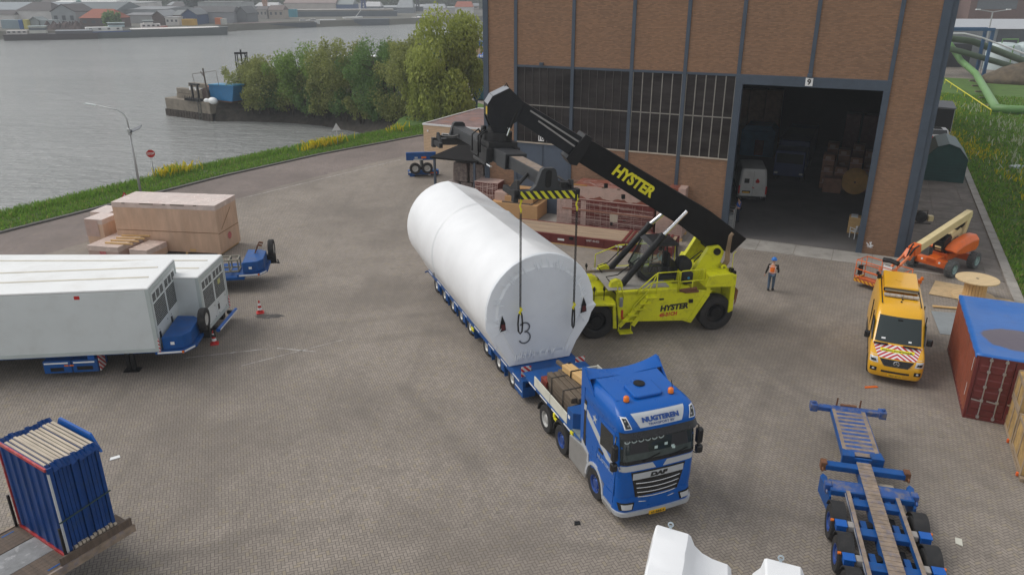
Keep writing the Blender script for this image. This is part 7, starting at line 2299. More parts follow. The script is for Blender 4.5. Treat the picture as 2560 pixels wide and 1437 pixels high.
for x in (-.22, .2):
    for y in (-.22, .2):
        b = B(); b.box(x, x + .04, y, y + .04, 0, .42); O('leg', b, m_white, chr_)
b = B()
for y in (-.25, .22): b.box(-.26, .24, y, y + .04, .64, .67); b.box(.2, .24, y, y + .04, .46, .64)
O('armrests', b, m_white, chr_)
cg = T('cage_trolley', 'grey wire cage trolley inside the left door jamb of the hall', 'trolley', HI(-10.08, .82), -25)
b = B()
for x in (-.33, .33):
    for y in (-.35, .35): b.bar((x, y, .15), (x, y, 1.6), .04, .04)
for k in range(8):
    z = .2 + k * .2
    b.bar((-.33, -.35, z), (.33, -.35, z), .02, .02); b.bar((-.33, .35, z), (.33, .35, z), .02, .02); b.bar((-.33, -.35, z), (-.33, .35, z), .02, .02); b.bar((.33, -.35, z), (.33, .35, z), .02, .02)
O('cage', b, m_galv, cg)
b = B(); b.box(-.29, .29, -.3, .3, .2, 1.15); O('cage_load', b, M('grey_film_load', (.28, .29, .30), .5, var=.3, sc=5), cg, bevel=.03)
for x in (-.35, .35):
    for y in (-.3, .3):
        b = B(); b.cyl((x, y - .02, .07), (x, y + .02, .07), .07, n=10); O('castor', b, m_black, cg)

# ------------------------------------------------------------ right of the hall
tn = T('garage_tent', 'dark green fabric garage tent on the slab path beside the hall', 'tent', H(3.15, 22.0), -25)
b = B(); b.prism([(-1.5, 0), (1.5, 0), (1.5, 1.9), (.75, 2.75), (0, 3.0), (-.75, 2.75), (-1.5, 1.9)], 0, 5.2); O('tent_fabric', b, M('dark_green_fabric', (.012, .055, .052), .7, var=.2, sc=1.5, bump=.3, bsc=4), tn)
b = B(); b.add([(-1.56, -.05, 1.85), (-.78, -.05, 2.8), (0, -.05, 3.06), (.78, -.05, 2.8), (1.56, -.05, 1.85), (-1.56, 5.25, 1.85), (-.78, 5.25, 2.8), (0, 5.25, 3.06), (.78, 5.25, 2.8), (1.56, 5.25, 1.85)], [(i, i + 1, i + 6, i + 5) for i in range(4)]); O('tent_roof', b, M('grey_green_roof', (.07, .12, .125), .5, var=.15), tn)
b = B()
for k in range(6): b.tube([(-1.45 + .1 * (k % 2), -.01, .3 + k * .24), (0, -.03, .25 + k * .25), (1.4, -.01, .32 + k * .24)], .014, 5)
O('fabric_folds', b, bpy.data.materials['dark_green_fabric'], tn)
cr = T('parked_car', 'white car parked on the slab path behind the green tent', 'car', H(3.4, 41.0), 70)
b = B(); b.prism([(-2.2, .35), (2.2, .35), (2.25, .75), (1.9, .95), (.9, 1.0), (.4, 1.45), (-1.4, 1.45), (-2.1, 1.0), (-2.25, .8)], -.85, .85); O('body', b, m_vw, cr, bevel=.08)
b = B(); b.prism([(.85, 1.02), (.42, 1.38), (-1.35, 1.38), (-1.9, 1.02)], -.86, .86); O('side_windows', b, m_glass, cr)
b = B(); b.quad((-1.46, -.7, 1.46), (-2.0, -.75, 1.08), (-2.0, .75, 1.08), (-1.46, .7, 1.46)); b.box(-1.2, .2, -.4, .4, 1.451, 1.458); O('glass', b, m_glass, cr)
for x in (-1.35, 1.35):
    for s_ in (-1, 1): wheel(cr, x, s_ * .76, .31, .31, .2, m_rim, s_, 'van')
b = B()
for s_ in (-1, 1): b.box(-2.25, -2.15, s_ * .65 - .12, s_ * .65 + .12, .72, .92)
O('tail_lamp', b, m_red, cr)
sd = T('black_shed', 'black shed with grey roof on the slab path behind the white car', 'shed', H(3.3, 47.5), -25)
b = B(); b.box(-1.6, 1.9, 0, 6, 0, 2.5); O('shed_walls', b, M('shed_black', (.018, .019, .022), .7, var=.2), sd)
b = B(); b.prism([(-1.7, 2.5), (2.05, 2.5), (2.05, 2.62), (-1.7, 2.75)], -.1, 6.1); O('shed_roof', b, M('shed_grey_roof', (.16, .165, .18), .6, var=.12), sd)
b = B(); b.box(1.901, 1.96, 0, .12, 0, 2.5); O('corner_trim', b, m_galv, sd)
hr = T('hose_drum', 'small wheeled hose drum with dark core on the slabs by the hall side', 'hose reel', H(1.15, 8.3), -10)
b = B(); b.lathe([(.001, -.2), (.34, -.2), (.38, 0), (.34, .2), (.001, .2)], 18, (0, 0, .42), 'y'); O('drum', b, m_black, hr, smooth=35)
b = B(); b.box(.42, .75, -.18, .18, .18, .55); O('pump_body', b, m_liftc, hr, bevel=.03); b = B(); b.box(-.4, .6, -.22, -.18, .0, .06); b.tube([(-.3, .1, .8), (.4, .1, .85), (.4, .1, .4)], .03, 6); O('stand', b, m_dark, hr)
rlg = T('pipe_rail', 'thin yellow rail running down the flowery slope to the ground pipe', 'rail', (58.67, 94.03, 0), 0)
b = B(); b.tube([(0, 0, .7), (12.3, 33.6, .7)], .07, 6)
for k in range(7): b.tube([(12.3 * k / 6, 33.6 * k / 6, 0), (12.3 * k / 6, 33.6 * k / 6, .7)], .05, 5)
O('rail', b, m_yeld, rlg)
m_pipe = M('green_pipe', (.15, .30, .10), .5, var=.15, sc=.8, dirt=(.22, .3, .18), damt=.4)
m_piped = M('dull_green_pipe', (.085, .125, .07), .6, var=.15, sc=.6)
gp = T('ground_pipe', 'light green pipe lying in an L over the grass and rising to the bridge', 'pipe', (60.64, 96.28, 0), 0)
b = B(); b.tube([(35, -2.5, .55), (6, -1.9, .55), (1.0, -.9, .55), (0, 0, .6), (1.5, 3, .6), (18.6, 37.2, 1.0), (20.3, 45.5, 2.4), (19.0, 50.5, 6.6), (16, 51.5, 7.3), (10, 51.5, 7.3)], .52, 12)
O('pipe_run', b, m_pipe, gp, smooth=True)
b = B()
for k in range(5): x, y = 2.8 + k * 3.6, 6 + k * 7.2; b.box(x - .9, x + .9, y - .15, y + .15, 0, .25)
b.bar((16.8, 34, .4), (5, 10, .3), .15, .15); O('pipe_sleepers', b, m_concd, gp)
gn = T('pipe_bridge', 'blue steel gantry carrying two dull green pipes and a white handrail', 'pipe bridge', (84.5, 140, 0), -3)
b = B()
for x in (-13, 0, 1.3):
    for y in (0, 2.6):
        if x == 1.3: continue
        b.box(x - .22, x + .22, y - .22, y + .22, 0, 8.0)
b.box(-20, .22, -.25, .25, 7.6, 8.1); b.box(-20, .22, 2.35, 2.85, 7.6, 8.1); b.box(-.2, .2, 0, 2.6, 7.6, 8.0)
b.box(15, 15.6, -.2, .4, 0, 5); b.box(11, 40, 0, .3, 5, 5.3)
O('gantry_frame', b, M('gantry_blue', (.03, .10, .21), .5, var=.15), gn)
b = B()
b.tube([(-20, 3.5, 6.2), (-6, 3.5, 6.2), (-1.5, 3.4, 5.7), (10.5, 3, 1.5), (14, 3, 1.2)], .58, 12); b.tube([(-20, 1.2, 5.3), (-9, 1.2, 5.1), (-4, 1.2, 4.0), (6.5, 1.2, 1.2)], .5, 12); b.tube([(12, 3.6, 3.6), (40, 3.6, 4.2)], .55, 10)
O('pipe_run', b, m_piped, gn, smooth=True)
b = B(); b.tube([(-20, -.4, 7.2), (-5, -.4, 7.2), (-1.8, -.3, 6.5), (9.8, 0, 2.6), (12, 0, 2.8), (40, 0, 4.6)], .14, 6); O('white_handrail', b, m_white, gn)
gs = T('metal_hall', 'long grey sheet metal hall with pale roof behind the pipe bridge', 'building', (92.5, 156, 0), -3)
b = B(); b.box(-24, 2.5, 0, 26, 0, 7.2); b.box(2.5, 60, 0, 26, 0, 7.2); O('metal_walls', b, M('grey_cladding', (.24, .25, .26), .6, var=.08, sc=1, stretch=(6, 6, .2)), gs)
b = B(); b.prism([(-.3, 7.2), (13, 8.6), (26.3, 7.2)], -24.4, 60, 'x'); O('metal_roof', b, M('pale_metal_roof', (.38, .40, .42), .5, var=.08), gs)
b = B(); b.box(-7.6, -1.8, -.15, 0, 0, 4.4); O('roller_door', b, M('dark_roller_door', (.035, .036, .04), .6), gs)
b = B(); b.box(2.6, 60, -.12, 0, .0, 7.1); O('dark_side', b, M('dark_cladding', (.075, .08, .09), .6, var=.15), gs)
bo = T('brick_offices', 'dark brick works building with window bands behind the grey metal hall', 'building', (150, 260, 0), -4)
m_obr = brickwall('office_brick', (.17, .10, .085), (.15, .12, .11))
b = B(); b.box(-45, -6, 0, 30, 0, 15); b.box(-6, 90, -8, 30, 0, 12.5); b.box(-6, 90, 2, 30, 12.5, 16); O('brick_walls', b, m_obr, bo)
b = B(); b.box(-6, 90, -9, -7.6, 12.2, 12.9); O('cornice', b, M('pale_cornice', (.42, .38, .30), .7), bo)
for k, (x0, x1, z0, z1, y) in enumerate(((-40, -34, 5, 8.5, -.1), (-30, -25, 5, 8.5, -.1), (-42, -8, 10.5, 13.5, -.1), (-4, 8, 8.5, 11.5, -8.1), (12, 26, 8.5, 11.5, -8.1), (30, 60, 8.5, 11.5, -8.1))):
    b = B(); b.box(x0, x1, y, y + .15, z0, z1); O('window', b, M('office_glass', (.12, .14, .155), .2), bo)
for (x, y, lab) in ((88.5, 148, 'double armed lamp post before the dark brick works building'), (109, 158, 'lamp post with single head on the right before the brick works')):
    s = T('street_lamp', lab, 'street lamp', (x, y, 0), 0)
    b = B(); b.tube([(0, 0, 0), (0, 0, 10.6)], .12, 6); b.tube([(-2.6, 0, 10.9), (0, 0, 10.5), (2.6 if x < 100 else .1, 0, 10.9)], .09, 6); O('pole', b, m_galv, s)
    b = B(); b.box(-3.2, -2.4, -.15, .15, 10.85, 11.05)
    if x < 100: b.box(2.4, 3.2, -.15, .15, 10.85, 11.05)
    O('lamp_heads', b, m_white, s)
md = T('earth_mound', 'brown earth heap in front of the white tanks on the right', 'earth heap', (87, 130, 0), 0)
b = B(); rnd = random.Random(3)
rings = []
for i in range(7):
    k_ = 1 - i / 7
    rings.append([((9.5 * k_ + rnd.uniform(-.4, .4)) * math.cos(2 * PI * j / 24), (5 * k_ + rnd.uniform(-.3, .3)) * math.sin(2 * PI * j / 24), 3.1 * (1 - k_ ** 2.4) + rnd.uniform(-.15, .15) * (i > 0)) for j in range(24)])
b.ring(rings); O('heap', b, M('earth', (.11, .085, .055), .95, var=.4, sc=1.2, dirt=(.055, .055, .06), damt=.7, dsc=.5, bump=.6, bsc=4), md, smooth=True)
for k in range(3):
    tk = T('storage_tank', ('nearest to the hall', 'middle', 'farthest right')[k] + ' of three white tanks behind the brown earth heap', 'tank', (94.5 + k * 5.5, 152 + k * .8, 0), 0)
    b = B(); b.lathe([(.001, 5.0), (1.6, 4.9), (2.6, 4.5), (2.9, 3.8), (2.9, 0), (.001, 0)], 20); O('tank_shell', b, M('tank_white', (.52, .60, .60), .45, var=.06), tk, smooth=40)
    b = B(); b.tube([(-1.5, -1.5, 4.9), (-1.5, -1.5, 5.6), (1.5, -1.5, 5.6), (1.5, -1.5, 4.9)], .12, 6); b.tube([(0, -2.9, .5), (0, -2.98, 4.6)], .1, 6); O('tank_pipes', b, m_pipe, tk)
for k, (x, y, lx, ly, a) in enumerate(((43.6, 64.6, 1.3, .8, 20), (44.9, 63.1, 1.1, 1.2, 50), (44.6, 59.4, .9, .5, 10))):
    b = B(); b.prism([(-lx / 2, -ly / 2), (lx / 2, -ly / 3), (lx / 2.2, ly / 2), (-lx / 2.4, ly / 2.5)], .05, .28 if k != 1 else .5, 'z')
    o = O('scrap_board', b, M('pale_scrap', (.42, .48, .48), .6, var=.15), None); o.matrix_world = frame((x, y, .02), a); tag(o, ('white scrap board lying farthest up in the grass at the right edge', 'grey green scrap box lying in the grass at the right edge', 'small pale scrap board nearest in the grass at the right edge')[k], 'scrap')
b = B(); b.box(-1.4, 1.4, -.12, .12, 0, .2); o = O('fallen_post', b, m_concd, None); o.matrix_world = frame((28.0, 36.3, .05), 62); tag(o, 'grey concrete post lying in the grass beside the blue tarpaulin container', 'post')
# ------------------------------------------------------------ trees on the peninsula
def tree(name, label, loc, hgt, rad, leaf, n, seed, kind, trunk_h=.25, leafmat=None, group=None, flat=1.0):
    t_ = T(name, label, 'tree', loc, 0, group)
    rnd = random.Random(seed)
    b = B()
    tips = []
    stems = 1 if kind == 'willow' else 4
    for s_ in range(stems):
        a = rnd.uniform(0, 6.28)
        sp = 0 if stems == 1 else rnd.uniform(.2, .5) * rad
        x0, y0 = (0, 0) if stems == 1 else (.4 * math.cos(a), .4 * math.sin(a))
        top_ = (sp * math.cos(a), sp * math.sin(a), hgt * rnd.uniform(.75, .92))
        r0 = .35 if stems == 1 else .13
        mid = (top_[0] * .4 + x0 + rnd.uniform(-.2, .2), top_[1] * .4 + y0, hgt * .4)
        b.tube([(x0, y0, -.4), mid, top_], [r0, r0 * .6, .03], 7)
        for k in range(9 if stems == 1 else 5):
            u = rnd.uniform(.25, .9)
            base = Vector(mid).lerp(Vector(top_), max(0, (u - .4) / .6)) if u > .4 else Vector((x0, y0, 0)).lerp(Vector(mid), u / .4)
            an = rnd.uniform(0, 6.28); L_ = rad * rnd.uniform(.5, .95)
            tip = base + Vector((math.cos(an) * L_, math.sin(an) * L_ * flat, hgt * rnd.uniform(.03, .2)))
            b.tube([base, base.lerp(tip, .5) + Vector((0, 0, .15)), tip], [r0 * .35, r0 * .2, .015], 5)
            tips.append(tip)
    O('trunk', b, M('bark', (.07, .055, .04), .9, var=.3), t_, smooth=True)
    clumps = []
    nc = 46 if kind == 'willow' else 30
    for k in range(nc):
        an = rnd.uniform(0, 6.28)
        v = rnd.random()
        z = hgt * (.10 + .86 * v)
        env = (math.sin(PI * min(1, (.12 + v * .86))) ** .55) if kind != 'willow' else (1.02 - .62 * v ** 1.8) * (.72 + .5 * min(1, v * 3))
        rr = rad * env * math.sqrt(rnd.uniform(.12, 1.0))
        clumps.append((Vector((rr * math.cos(an), rr * math.sin(an) * flat, z)), rad * rnd.uniform(.22, .40)))
    for tp in tips[:12]: clumps.append((tp, rad * rnd.uniform(.16, .26)))
    vs, fs = [], []
    for i in range(n):
        c_, r_ = clumps[rnd.randrange(len(clumps))]
        d = Vector((rnd.gauss(0, 1), rnd.gauss(0, 1), rnd.gauss(0, 1)))
        d = d.normalized() * r_ * rnd.random() ** .3
        if kind == 'willow': d.z = d.z * 1.3 - abs(rnd.gauss(0, .35))
        else: d = Vector((d.x * 1.05, d.y * 1.05, d.z * 1.3 + abs(rnd.gauss(0, .25))))
        p_ = c_ + d
        if p_.z < .05: continue
        s2 = leaf * rnd.uniform(.6, 1.35)
        if kind == 'willow':
            u = Vector((rnd.gauss(0, .45), rnd.gauss(0, .45), -1 + rnd.gauss(0, .35))).normalized()
        else:
            u = Vector((rnd.gauss(0, 1), rnd.gauss(0, 1), rnd.gauss(1.5, .7))).normalized()
        w = u.orthogonal().normalized()
        w = (Matrix.Rotation(rnd.uniform(0, 6.28), 3, u) @ w)
        ln, wd = s2 * (1.5 if kind == 'willow' else 1.15), s2 * .42
        k = len(vs)
        vs += [tuple(p_), tuple(p_ + u * ln * .5 + w * wd), tuple(p_ + u * ln), tuple(p_ + u * ln * .5 - w * wd)]
        fs.append((k, k + 1, k + 2, k + 3))
    b = B(); b.v, b.f, b.m = vs, fs, [0] * len(fs)
    O('crown', b, leafmat, t_, norm=False)
    return t_
m_lfa = foliage('bush_leaves_green', (.13, .21, .045), (.20, .29, .07), .6)
m_lfb = foliage('bush_leaves_olive', (.18, .21, .06), (.28, .30, .10), .6)
m_lfc = foliage('bush_leaves_deep', (.10, .18, .055), (.15, .24, .075), .6)
m_lfw = foliage('willow_leaves', (.23, .27, .05), (.34, .38, .10), .45)
BUSH = [(-37.4, 111.5, 4.4, 3.0, m_lfb), (-34.5, 109.6, 5.2, 3.0, m_lfb), (-31.2, 108.5, 5.4, 3.1, m_lfa), (-28.2, 107.4, 6.9, 3.3, m_lfa), (-25.0, 105.6, 7.3, 3.3, m_lfb), (-22.2, 103.8, 8.2, 3.2, m_lfb), (-19.3, 102.0, 7.9, 3.2, m_lfc),
        (-16.6, 99.2, 8.0, 3.1, m_lfc), (-14.1, 96.2, 8.2, 3.0, m_lfb), (-11.9, 93.6, 8.8, 2.9, m_lfb)]
words_ = ('lowest pale olive bush at the left tip of the peninsula, by the blue skip', 'second bush from the blue skip, olive, on the stony river bank', 'third bush from the blue skip, fresh green, on the river bank', 'fourth bush from the blue skip, fresh green, taller than those to its left', 'fifth bush from the blue skip, olive, on the stony bank', 'olive bush in the middle of the row, left end of the long white roof behind',
          'deep green bush in front of the long white roof behind the trees', 'deep green bush right of the long white roof, third from the willow', 'olive bush with thin stems, second left of the willow', 'olive bush growing directly left of the tall willow')
for k, (x, y, h_, r_, mm) in enumerate(BUSH):
    tree('river_bush', words_[k], (x, y, -1.0), h_ + .6, r_ * 1.1, .21, 8500, 100 + k, 'bush', leafmat=mm, group='bushes along the peninsula bank')
random.seed(77)
lowb = []
for k in range(9):
    x = -36.5 + k * 2.8 + random.uniform(-.6, .6); y = 108.4 - max(0, (x + 32)) * .62
    tree('low_shrub', 'low dark shrub hanging over the stony river bank below the bushes', (x, y, -1.6), 2.6 + .5 * (k % 2), 1.9, .30, 1500, 300 + k, 'bush', leafmat=m_lfc if k % 2 else m_lfb, group='low shrubs on the stony bank')
tree('willow_tree', 'tallest yellow green willow tree left of the brick hall', (-7.7, 91.0, -.3), 12.2, 4.8, .27, 32000, 7, 'willow', leafmat=m_lfw)

# ------------------------------------------------------------ the old quay at the tip
q_ = T('concrete_quay', 'weathered concrete quay block on dark piles at the tip of the peninsula', 'quay', (-51.2, 114.0, -3), 0)
A0, A1, A2, A3 = (-51.2, 113.9), (-42.6, 108.4), (-34, 120), (-44, 128)
b = B(); pl_ = [A0, A1, A2, A3]
L0 = [(x + 51.2, y - 114.0) for x, y in pl_]
b.prism(L0, 1.0, 2.6, 'z'); O('quay_block', b, m_concd, q_, bevel=.06)
b = B()
for k in range(17):
    u = k / 16; x = L0[0][0] * (1 - u) + L0[1][0] * u; y = L0[0][1] * (1 - u) + L0[1][1] * u
    b.box(x - .16, x + .16, y - .08, y + .3, -.6, 1.0)
    if k < 10:
        x = L0[0][0] * (1 - u) + L0[3][0] * u; y = L0[0][1] * (1 - u) + L0[3][1] * u
        b.box(x + .0, x + .3, y - .16, y + .16, -.6, 1.0)
O('piles', b, M('pile_timber', (.11, .09, .075), .9, var=.4), q_)
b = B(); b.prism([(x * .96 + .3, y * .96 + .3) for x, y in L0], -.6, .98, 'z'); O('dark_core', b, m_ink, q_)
QA = math.degrees(math.atan2(A1[1] - A0[1], A1[0] - A0[0]))
def onq(u, d, z=-.4):
    v = Vector((A0[0], A0[1], 0)).lerp(Vector((A1[0], A1[1], 0)), u); nrm = Vector((.54, .84, 0))
    return v + nrm * d + Vector((0, 0, z))
for k, (z, lab) in enumerate(((0, 'lower long grey concrete beam lying on the old quay'), (.72, 'upper long grey concrete beam lying on the old quay'))):
    b = B(); b.box(-2.8 + .1 * k, 3.2, -.45, .45, 0, .68); o = O('concrete_beam', b, m_concd, None, bevel=.04); o.matrix_world = frame(onq(.42, 1.5, -.4 + z), QA); tag(o, lab, 'beam')
b = B(); b.box(-2.2, 2.6, -.4, .4, 0, .6); o = O('concrete_beam', b, m_concd, None, bevel=.04); o.matrix_world = frame(onq(.42, 3.2, 1.0), QA); tag(o, 'rear grey concrete beam on the old quay, behind the two stacked beams', 'beam')
bi = T('blue_skip', 'bright blue open skip standing on the old quay beside the bushes', 'skip', onq(1.08, 2.4), QA)
b = B(); b.prism([(-2.4, .2), (2.3, .2), (3.0, 2.4), (-2.4, 2.2)], -.9, .9); O('skip_body', b, M('bright_skip_blue', (.005, .13, .30), .5, var=.12), bi)
b = B(); b.prism([(-2.46, 2.15), (-2.46, 2.3), (3.06, 2.5), (3.06, 2.35)], -.97, .97); O('skip_rim', b, M('skip_rim', (.03, .22, .4), .5), bi)
b = B(); b.box(-2.0, 2.0, -.8, .8, 0, .2); O('skip_base', b, m_rust, bi)
ld = T('quay_ladder', 'steel ladder hanging down the quay front into the water', 'ladder', onq(.78, -.12, -3.2), QA)
b = B()
for x in (-.28, .28): b.tube([(x, 0, 0), (x, .1, 3.4)], .05, 6)
for k in range(7): b.tube([(-.28, .01 * k, .3 + k * .45), (.28, .01 * k, .3 + k * .45)], .035, 5)
O('ladder', b, M('ladder_grey', (.10, .10, .09), .6), ld)
ms_ = T('quay_mast', 'thin mast with cross arms standing on the old quay before the blue skip', 'mast', onq(.92, .6), QA)
b = B(); b.tube([(0, 0, 0), (-.3, 0, 4.6)], [.13, .1], 8); b.tube([(-3.4, .4, 3.6), (-.3, 0, 4.0), (1.7, .6, 4.3)], .035, 5); b.tube([(-3.4, .4, 3.6), (-3.1, .4, 1.6)], .035, 5); b.tube([(1.7, .6, 4.3), (1.9, .6, 2.2)], .035, 5); b.bar((-.9, 0, 4.1), (-.25, 0, 3.4), .1, .1); O('mast_pole', b, M('mast_brown', (.10, .075, .06), .7), ms_)
pf = T('boat_landing', 'dark steel platform with posts and white markers on the quay edge', 'platform', onq(.66, .2), QA)
b = B(); b.box(-1.6, 1.5, -.5, .3, 0, .35); b.box(-.3, -.1, -.1, .1, .3, 2.2); b.box(1.0, 1.2, -.1, .1, .3, 2.3); b.box(-.5, 1.4, -.2, .2, 2.2, 2.45)
for k in range(5): b.tube([(-1.5 + .5 * k, -.55, .1), (-1.2 + .5 * k, -.6, .7)], .05, 5)
O('platform_steel', b, m_dark, pf)
b = B(); b.box(-.5, -.3, -.25, -.2, 1.5, 2.0); b.box(.75, .95, -.25, -.2, 1.5, 2.0); O('white_markers', b, m_white, pf)
for u, d, s_, lab in ((1.02, .5, .65, 'larger white sack lying before the blue skip on the old quay'), (.9, .45, .45, 'smaller white sack lying left of the larger sack on the old quay')):
    b = B(); b.ball((0, 0, s_ * .35), s_, 8, (1.3, .8, .75)); o = O('white_sack', b, m_white, None, smooth=True); o.matrix_world = frame(onq(u, d), QA); tag(o, lab, 'sack')
for (u, d, w, h_, mt, lab) in ((.76, 1.6, .9, 1.8, M('dull_machine', (.09, .06, .05), .8, var=.4), 'dark machine with rusty top between the beams and the blue skip'), (.74, 3.2, 1.2, 2.2, M('salmon_sheet', (.42, .19, .12), .7, var=.2), 'salmon coloured sheet behind the dark machine on the old quay')):
    b = B(); b.prism([(-w, 0), (w, 0), (w * .8, h_ * .8), (w * .3, h_), (-w * .7, h_ * .85)], -.5, .5); o = O('quay_machine', b, mt, None, bevel=.06); o.matrix_world = frame(onq(u, d), QA); tag(o, lab, 'machine')
tw_ = T('steel_frame_tower', 'small dark steel frame tower with orange base rising from the left bushes', 'tower', (-38.9, 113.2, -.4), 0)
b = B()
for x in (-.7, .7):
    for y in (-.4, .4): b.tube([(x, y, 1.5), (x, y, 6.3)], .08, 5)
b.box(-.8, .8, -.5, .5, 6.2, 6.45); b.tube([(0, 0, 2), (0, 0, 6.8)], .12, 6); b.tube([(-.7, 0, 3), (.7, 0, 6)], .05, 5); b.box(-.75, .75, -.45, .45, 2.9, 3.2); O('tower_frame', b, m_dark, tw_)
b = B(); b.box(-.5, .5, -.4, .4, 0, 2.9); O('tower_base', b, M('orange_grey_base', (.2, .09, .05), .8), tw_)

# ------------------------------------------------------------ behind the trees: trailers, truck, containers
c1 = T('covered_trailer', 'blue curtain sided trailer with pale roof behind the bushes', 'trailer', (-27.5, 128, 0), -8)
b = B(); b.box(-2, 9, 0, 2.5, 1.0, 4.1); O('curtain', b, m_blue2, c1, bevel=.05); b = B(); b.box(-2.05, 9.05, -.05, 2.55, 4.1, 4.35); O('pale_roof', b, m_white, c1); b = B(); b.box(-2.06, 9.06, -.06, -.05, 4.0, 4.1); O('dark_band', b, m_dark, c1); b = B(); b.box(-1.5, 8, .3, 2.2, .2, 1.0); O('chassis', b, m_dark, c1)
c2 = T('shipping_container', 'teal blue container stacked high behind the willow', 'container', (-18.0, 125, 0), -8)
b = B(); b.box(0, 6, 0, 2.5, 2.6, 5.4); O('upper_walls', b, M('teal_container', (.02, .12, .16), .6, var=.15), c2); b = B(); b.box(-1, 6, 0, 2.5, .1, 2.59); O('lower_walls', b, m_blue2, c2)
c3 = T('crate_trailer', 'large beige crates under blue covers on a trailer behind the far blue truck', 'trailer', (-6.8, 150, 0), 0)
b = B(); b.box(-4.5, 5, 0, 2.6, 1.0, 4.4); O('beige_crate', b, M('beige_crate', (.55, .40, .24), .7, var=.12), c3); b = B(); b.box(-4.5, 5.0, -.02, 2.62, 4.4, 5.2); O('blue_cover', b, M('cover_blue', (.02, .14, .42), .5), c3); b = B(); b.box(-5, 5, 0, 2.5, .4, .98); O('chassis', b, m_dark, c3)
ft = copy_tree(truck); ft.location = (-5.0, 139.5, 0); ft.rotation_euler = (0, 0, R(-102)); ft['label'] = 'distant blue truck half hidden behind the left edge of the hall'
c4 = T('waste_container', 'teal ribbed waste container on the lawn at the left edge of the hall', 'container', (-3.9, 107.5, 0), -8)
b = B(); b.box(-1.5, 2.5, 0, 2.3, .15, 2.6)
for k in range(9): b.box(-1.4 + k * .42, -1.28 + k * .42, -.08, 0, .2, 2.5)
O('ribbed_walls', b, M('waste_teal', (.02, .14, .20), .6, var=.15), c4)
c5 = T('frame_stand', 'dark blue steel stand on the lawn left of the teal waste container', 'stand', (-5.3, 99.0, 0), -8)
b = B()
for x in (-.9, .6):
    for y in (0, 1): b.box(x - .1, x + .1, y - .1, y + .1, 0, 3.4)
for z in (.6, 1.5, 2.5, 3.3): b.box(-1.0, .7, -.1, .1, z, z + .12)
b.box(-3.5, .7, 0, 1, 2.2, 2.4); O('stand_frame', b, m_navy, c5)

# ------------------------------------------------------------ far bank
m_fland = M('far_bank_ground', (.11, .105, .085), .95, var=.25, sc=.02)
FBK = [(-1400, 250), (-240, 290), (-192, 296), (-158, 306), (-128, 334), (-124, 358), (-96, 394), (-60, 424), (-18, 468), (60, 560), (400, 900), (400, 1500), (-1400, 1500)]
b = B(); b.add([(*q, -.2) for q in FBK], [tuple(range(len(FBK)))])
n = 11; b.add([(*q, -.2) for q in FBK[:n]] + [(q[0] + 1, q[1] - 2.5, -3.2) for q in FBK[:n]], [(i, i + 1, n + i + 1, n + i) for i in range(n - 1)])
O('far_bank', b, m_fland, kind='structure')
_mm = {}
def fm(c, rough=.8):
    key = tuple(c)
    if key not in _mm: _mm[key] = M('far_paint_%d' % len(_mm), c, rough, var=.12, sc=.25)
    return _mm[key]
ROOFD, ROOFR, WALLW, WALLG, WALLB = (.075, .066, .066), (.30, .085, .045), (.62, .60, .58), (.30, .32, .33), (.12, .085, .075)
def shed(label, x0, x1, y, dep, eave, ridge, wall, roof, gable='side', wins=0, rz=0, cat='building', hip=0, name='shed', z0=-.2):
    w = x1 - x0
    s = T(name, label, cat, ((x0 + x1) / 2, y, z0), rz)
    h, r = eave - z0, ridge - z0
    b = B(); b.box(-w / 2, w / 2, 0, dep, 0, h)
    if gable == 'front' and r > h: b.prism([(-w / 2, h), (w / 2, h), (0, r)], 0, dep)
    O('wall', b, fm(wall), s)
    b = B()
    if r > h:
        if gable == 'front':
            for s_ in (-1, 1): b.add([(s_ * (w / 2 + .3), -.4, h - .1), (0, -.4, r + .05), (0, dep + .4, r + .05), (s_ * (w / 2 + .3), dep + .4, h - .1), (s_ * (w / 2 + .3), -.4, h + .1), (0, -.4, r + .3), (0, dep + .4, r + .3), (s_ * (w / 2 + .3), dep + .4, h + .1)], [(0, 1, 2, 3), (4, 5, 6, 7), (0, 1, 5, 4), (3, 2, 6, 7), (0, 3, 7, 4)])
        else:
            k = hip
            b.add([(-w / 2 - .3, -.4, h), (w / 2 + .3, -.4, h), (w / 2 + .3, dep + .4, h), (-w / 2 - .3, dep + .4, h), (-w / 2 + k, dep / 2, r), (w / 2 - k, dep / 2, r)], [(0, 1, 5, 4), (1, 2, 5), (2, 3, 4, 5), (3, 0, 4), (0, 1, 2, 3)])
    else: b.box(-w / 2 - .2, w / 2 + .2, -.2, dep + .2, h, h + .35)
    O('roof', b, fm(roof), s)
    for i in range(wins):
        x = -w / 2 + w * (i + .5) / wins
        b = B(); b.box(x - w / wins * .22, x + w / wins * .22, -.06, .04, h * .45, h * .75); O('window', b, fm((.07, .08, .09), .3), s)
    return s
shed('white warehouse with dark tiled roof on the far bank, left', -204.6, -190.1, 332, 14, 6.1, 9.3, WALLW, ROOFD, hip=3.5)
shed('white gabled warehouse with dark brown gable roof left of the red roofed house', -189.3, -179.4, 330, 16, 5.7, 8.4, WALLG, ROOFD, 'front', wins=3)
shed('small white shed at the far left edge of the far bank', -216, -204, 329, 9, 4.6, 6.2, WALLW, ROOFD, hip=1)
shed('dark roofed long hall behind the white warehouses', -214, -187, 380, 30, 5.0, 8.6, (.16, .17, .17), (.14, .16, .17))
shed('brown house with red tiled hip roof on the far bank', -175.6, -160.5, 325, 11, 3.4, 6.8, WALLB, ROOFR, wins=4, hip=3, rz=-4, name='house')
shed('pale building with dark flat roof right of the red roofed house', -208.5, -193, 420, 18, 7.4, 7.4, WALLW, (.4, .42, .42), wins=2)
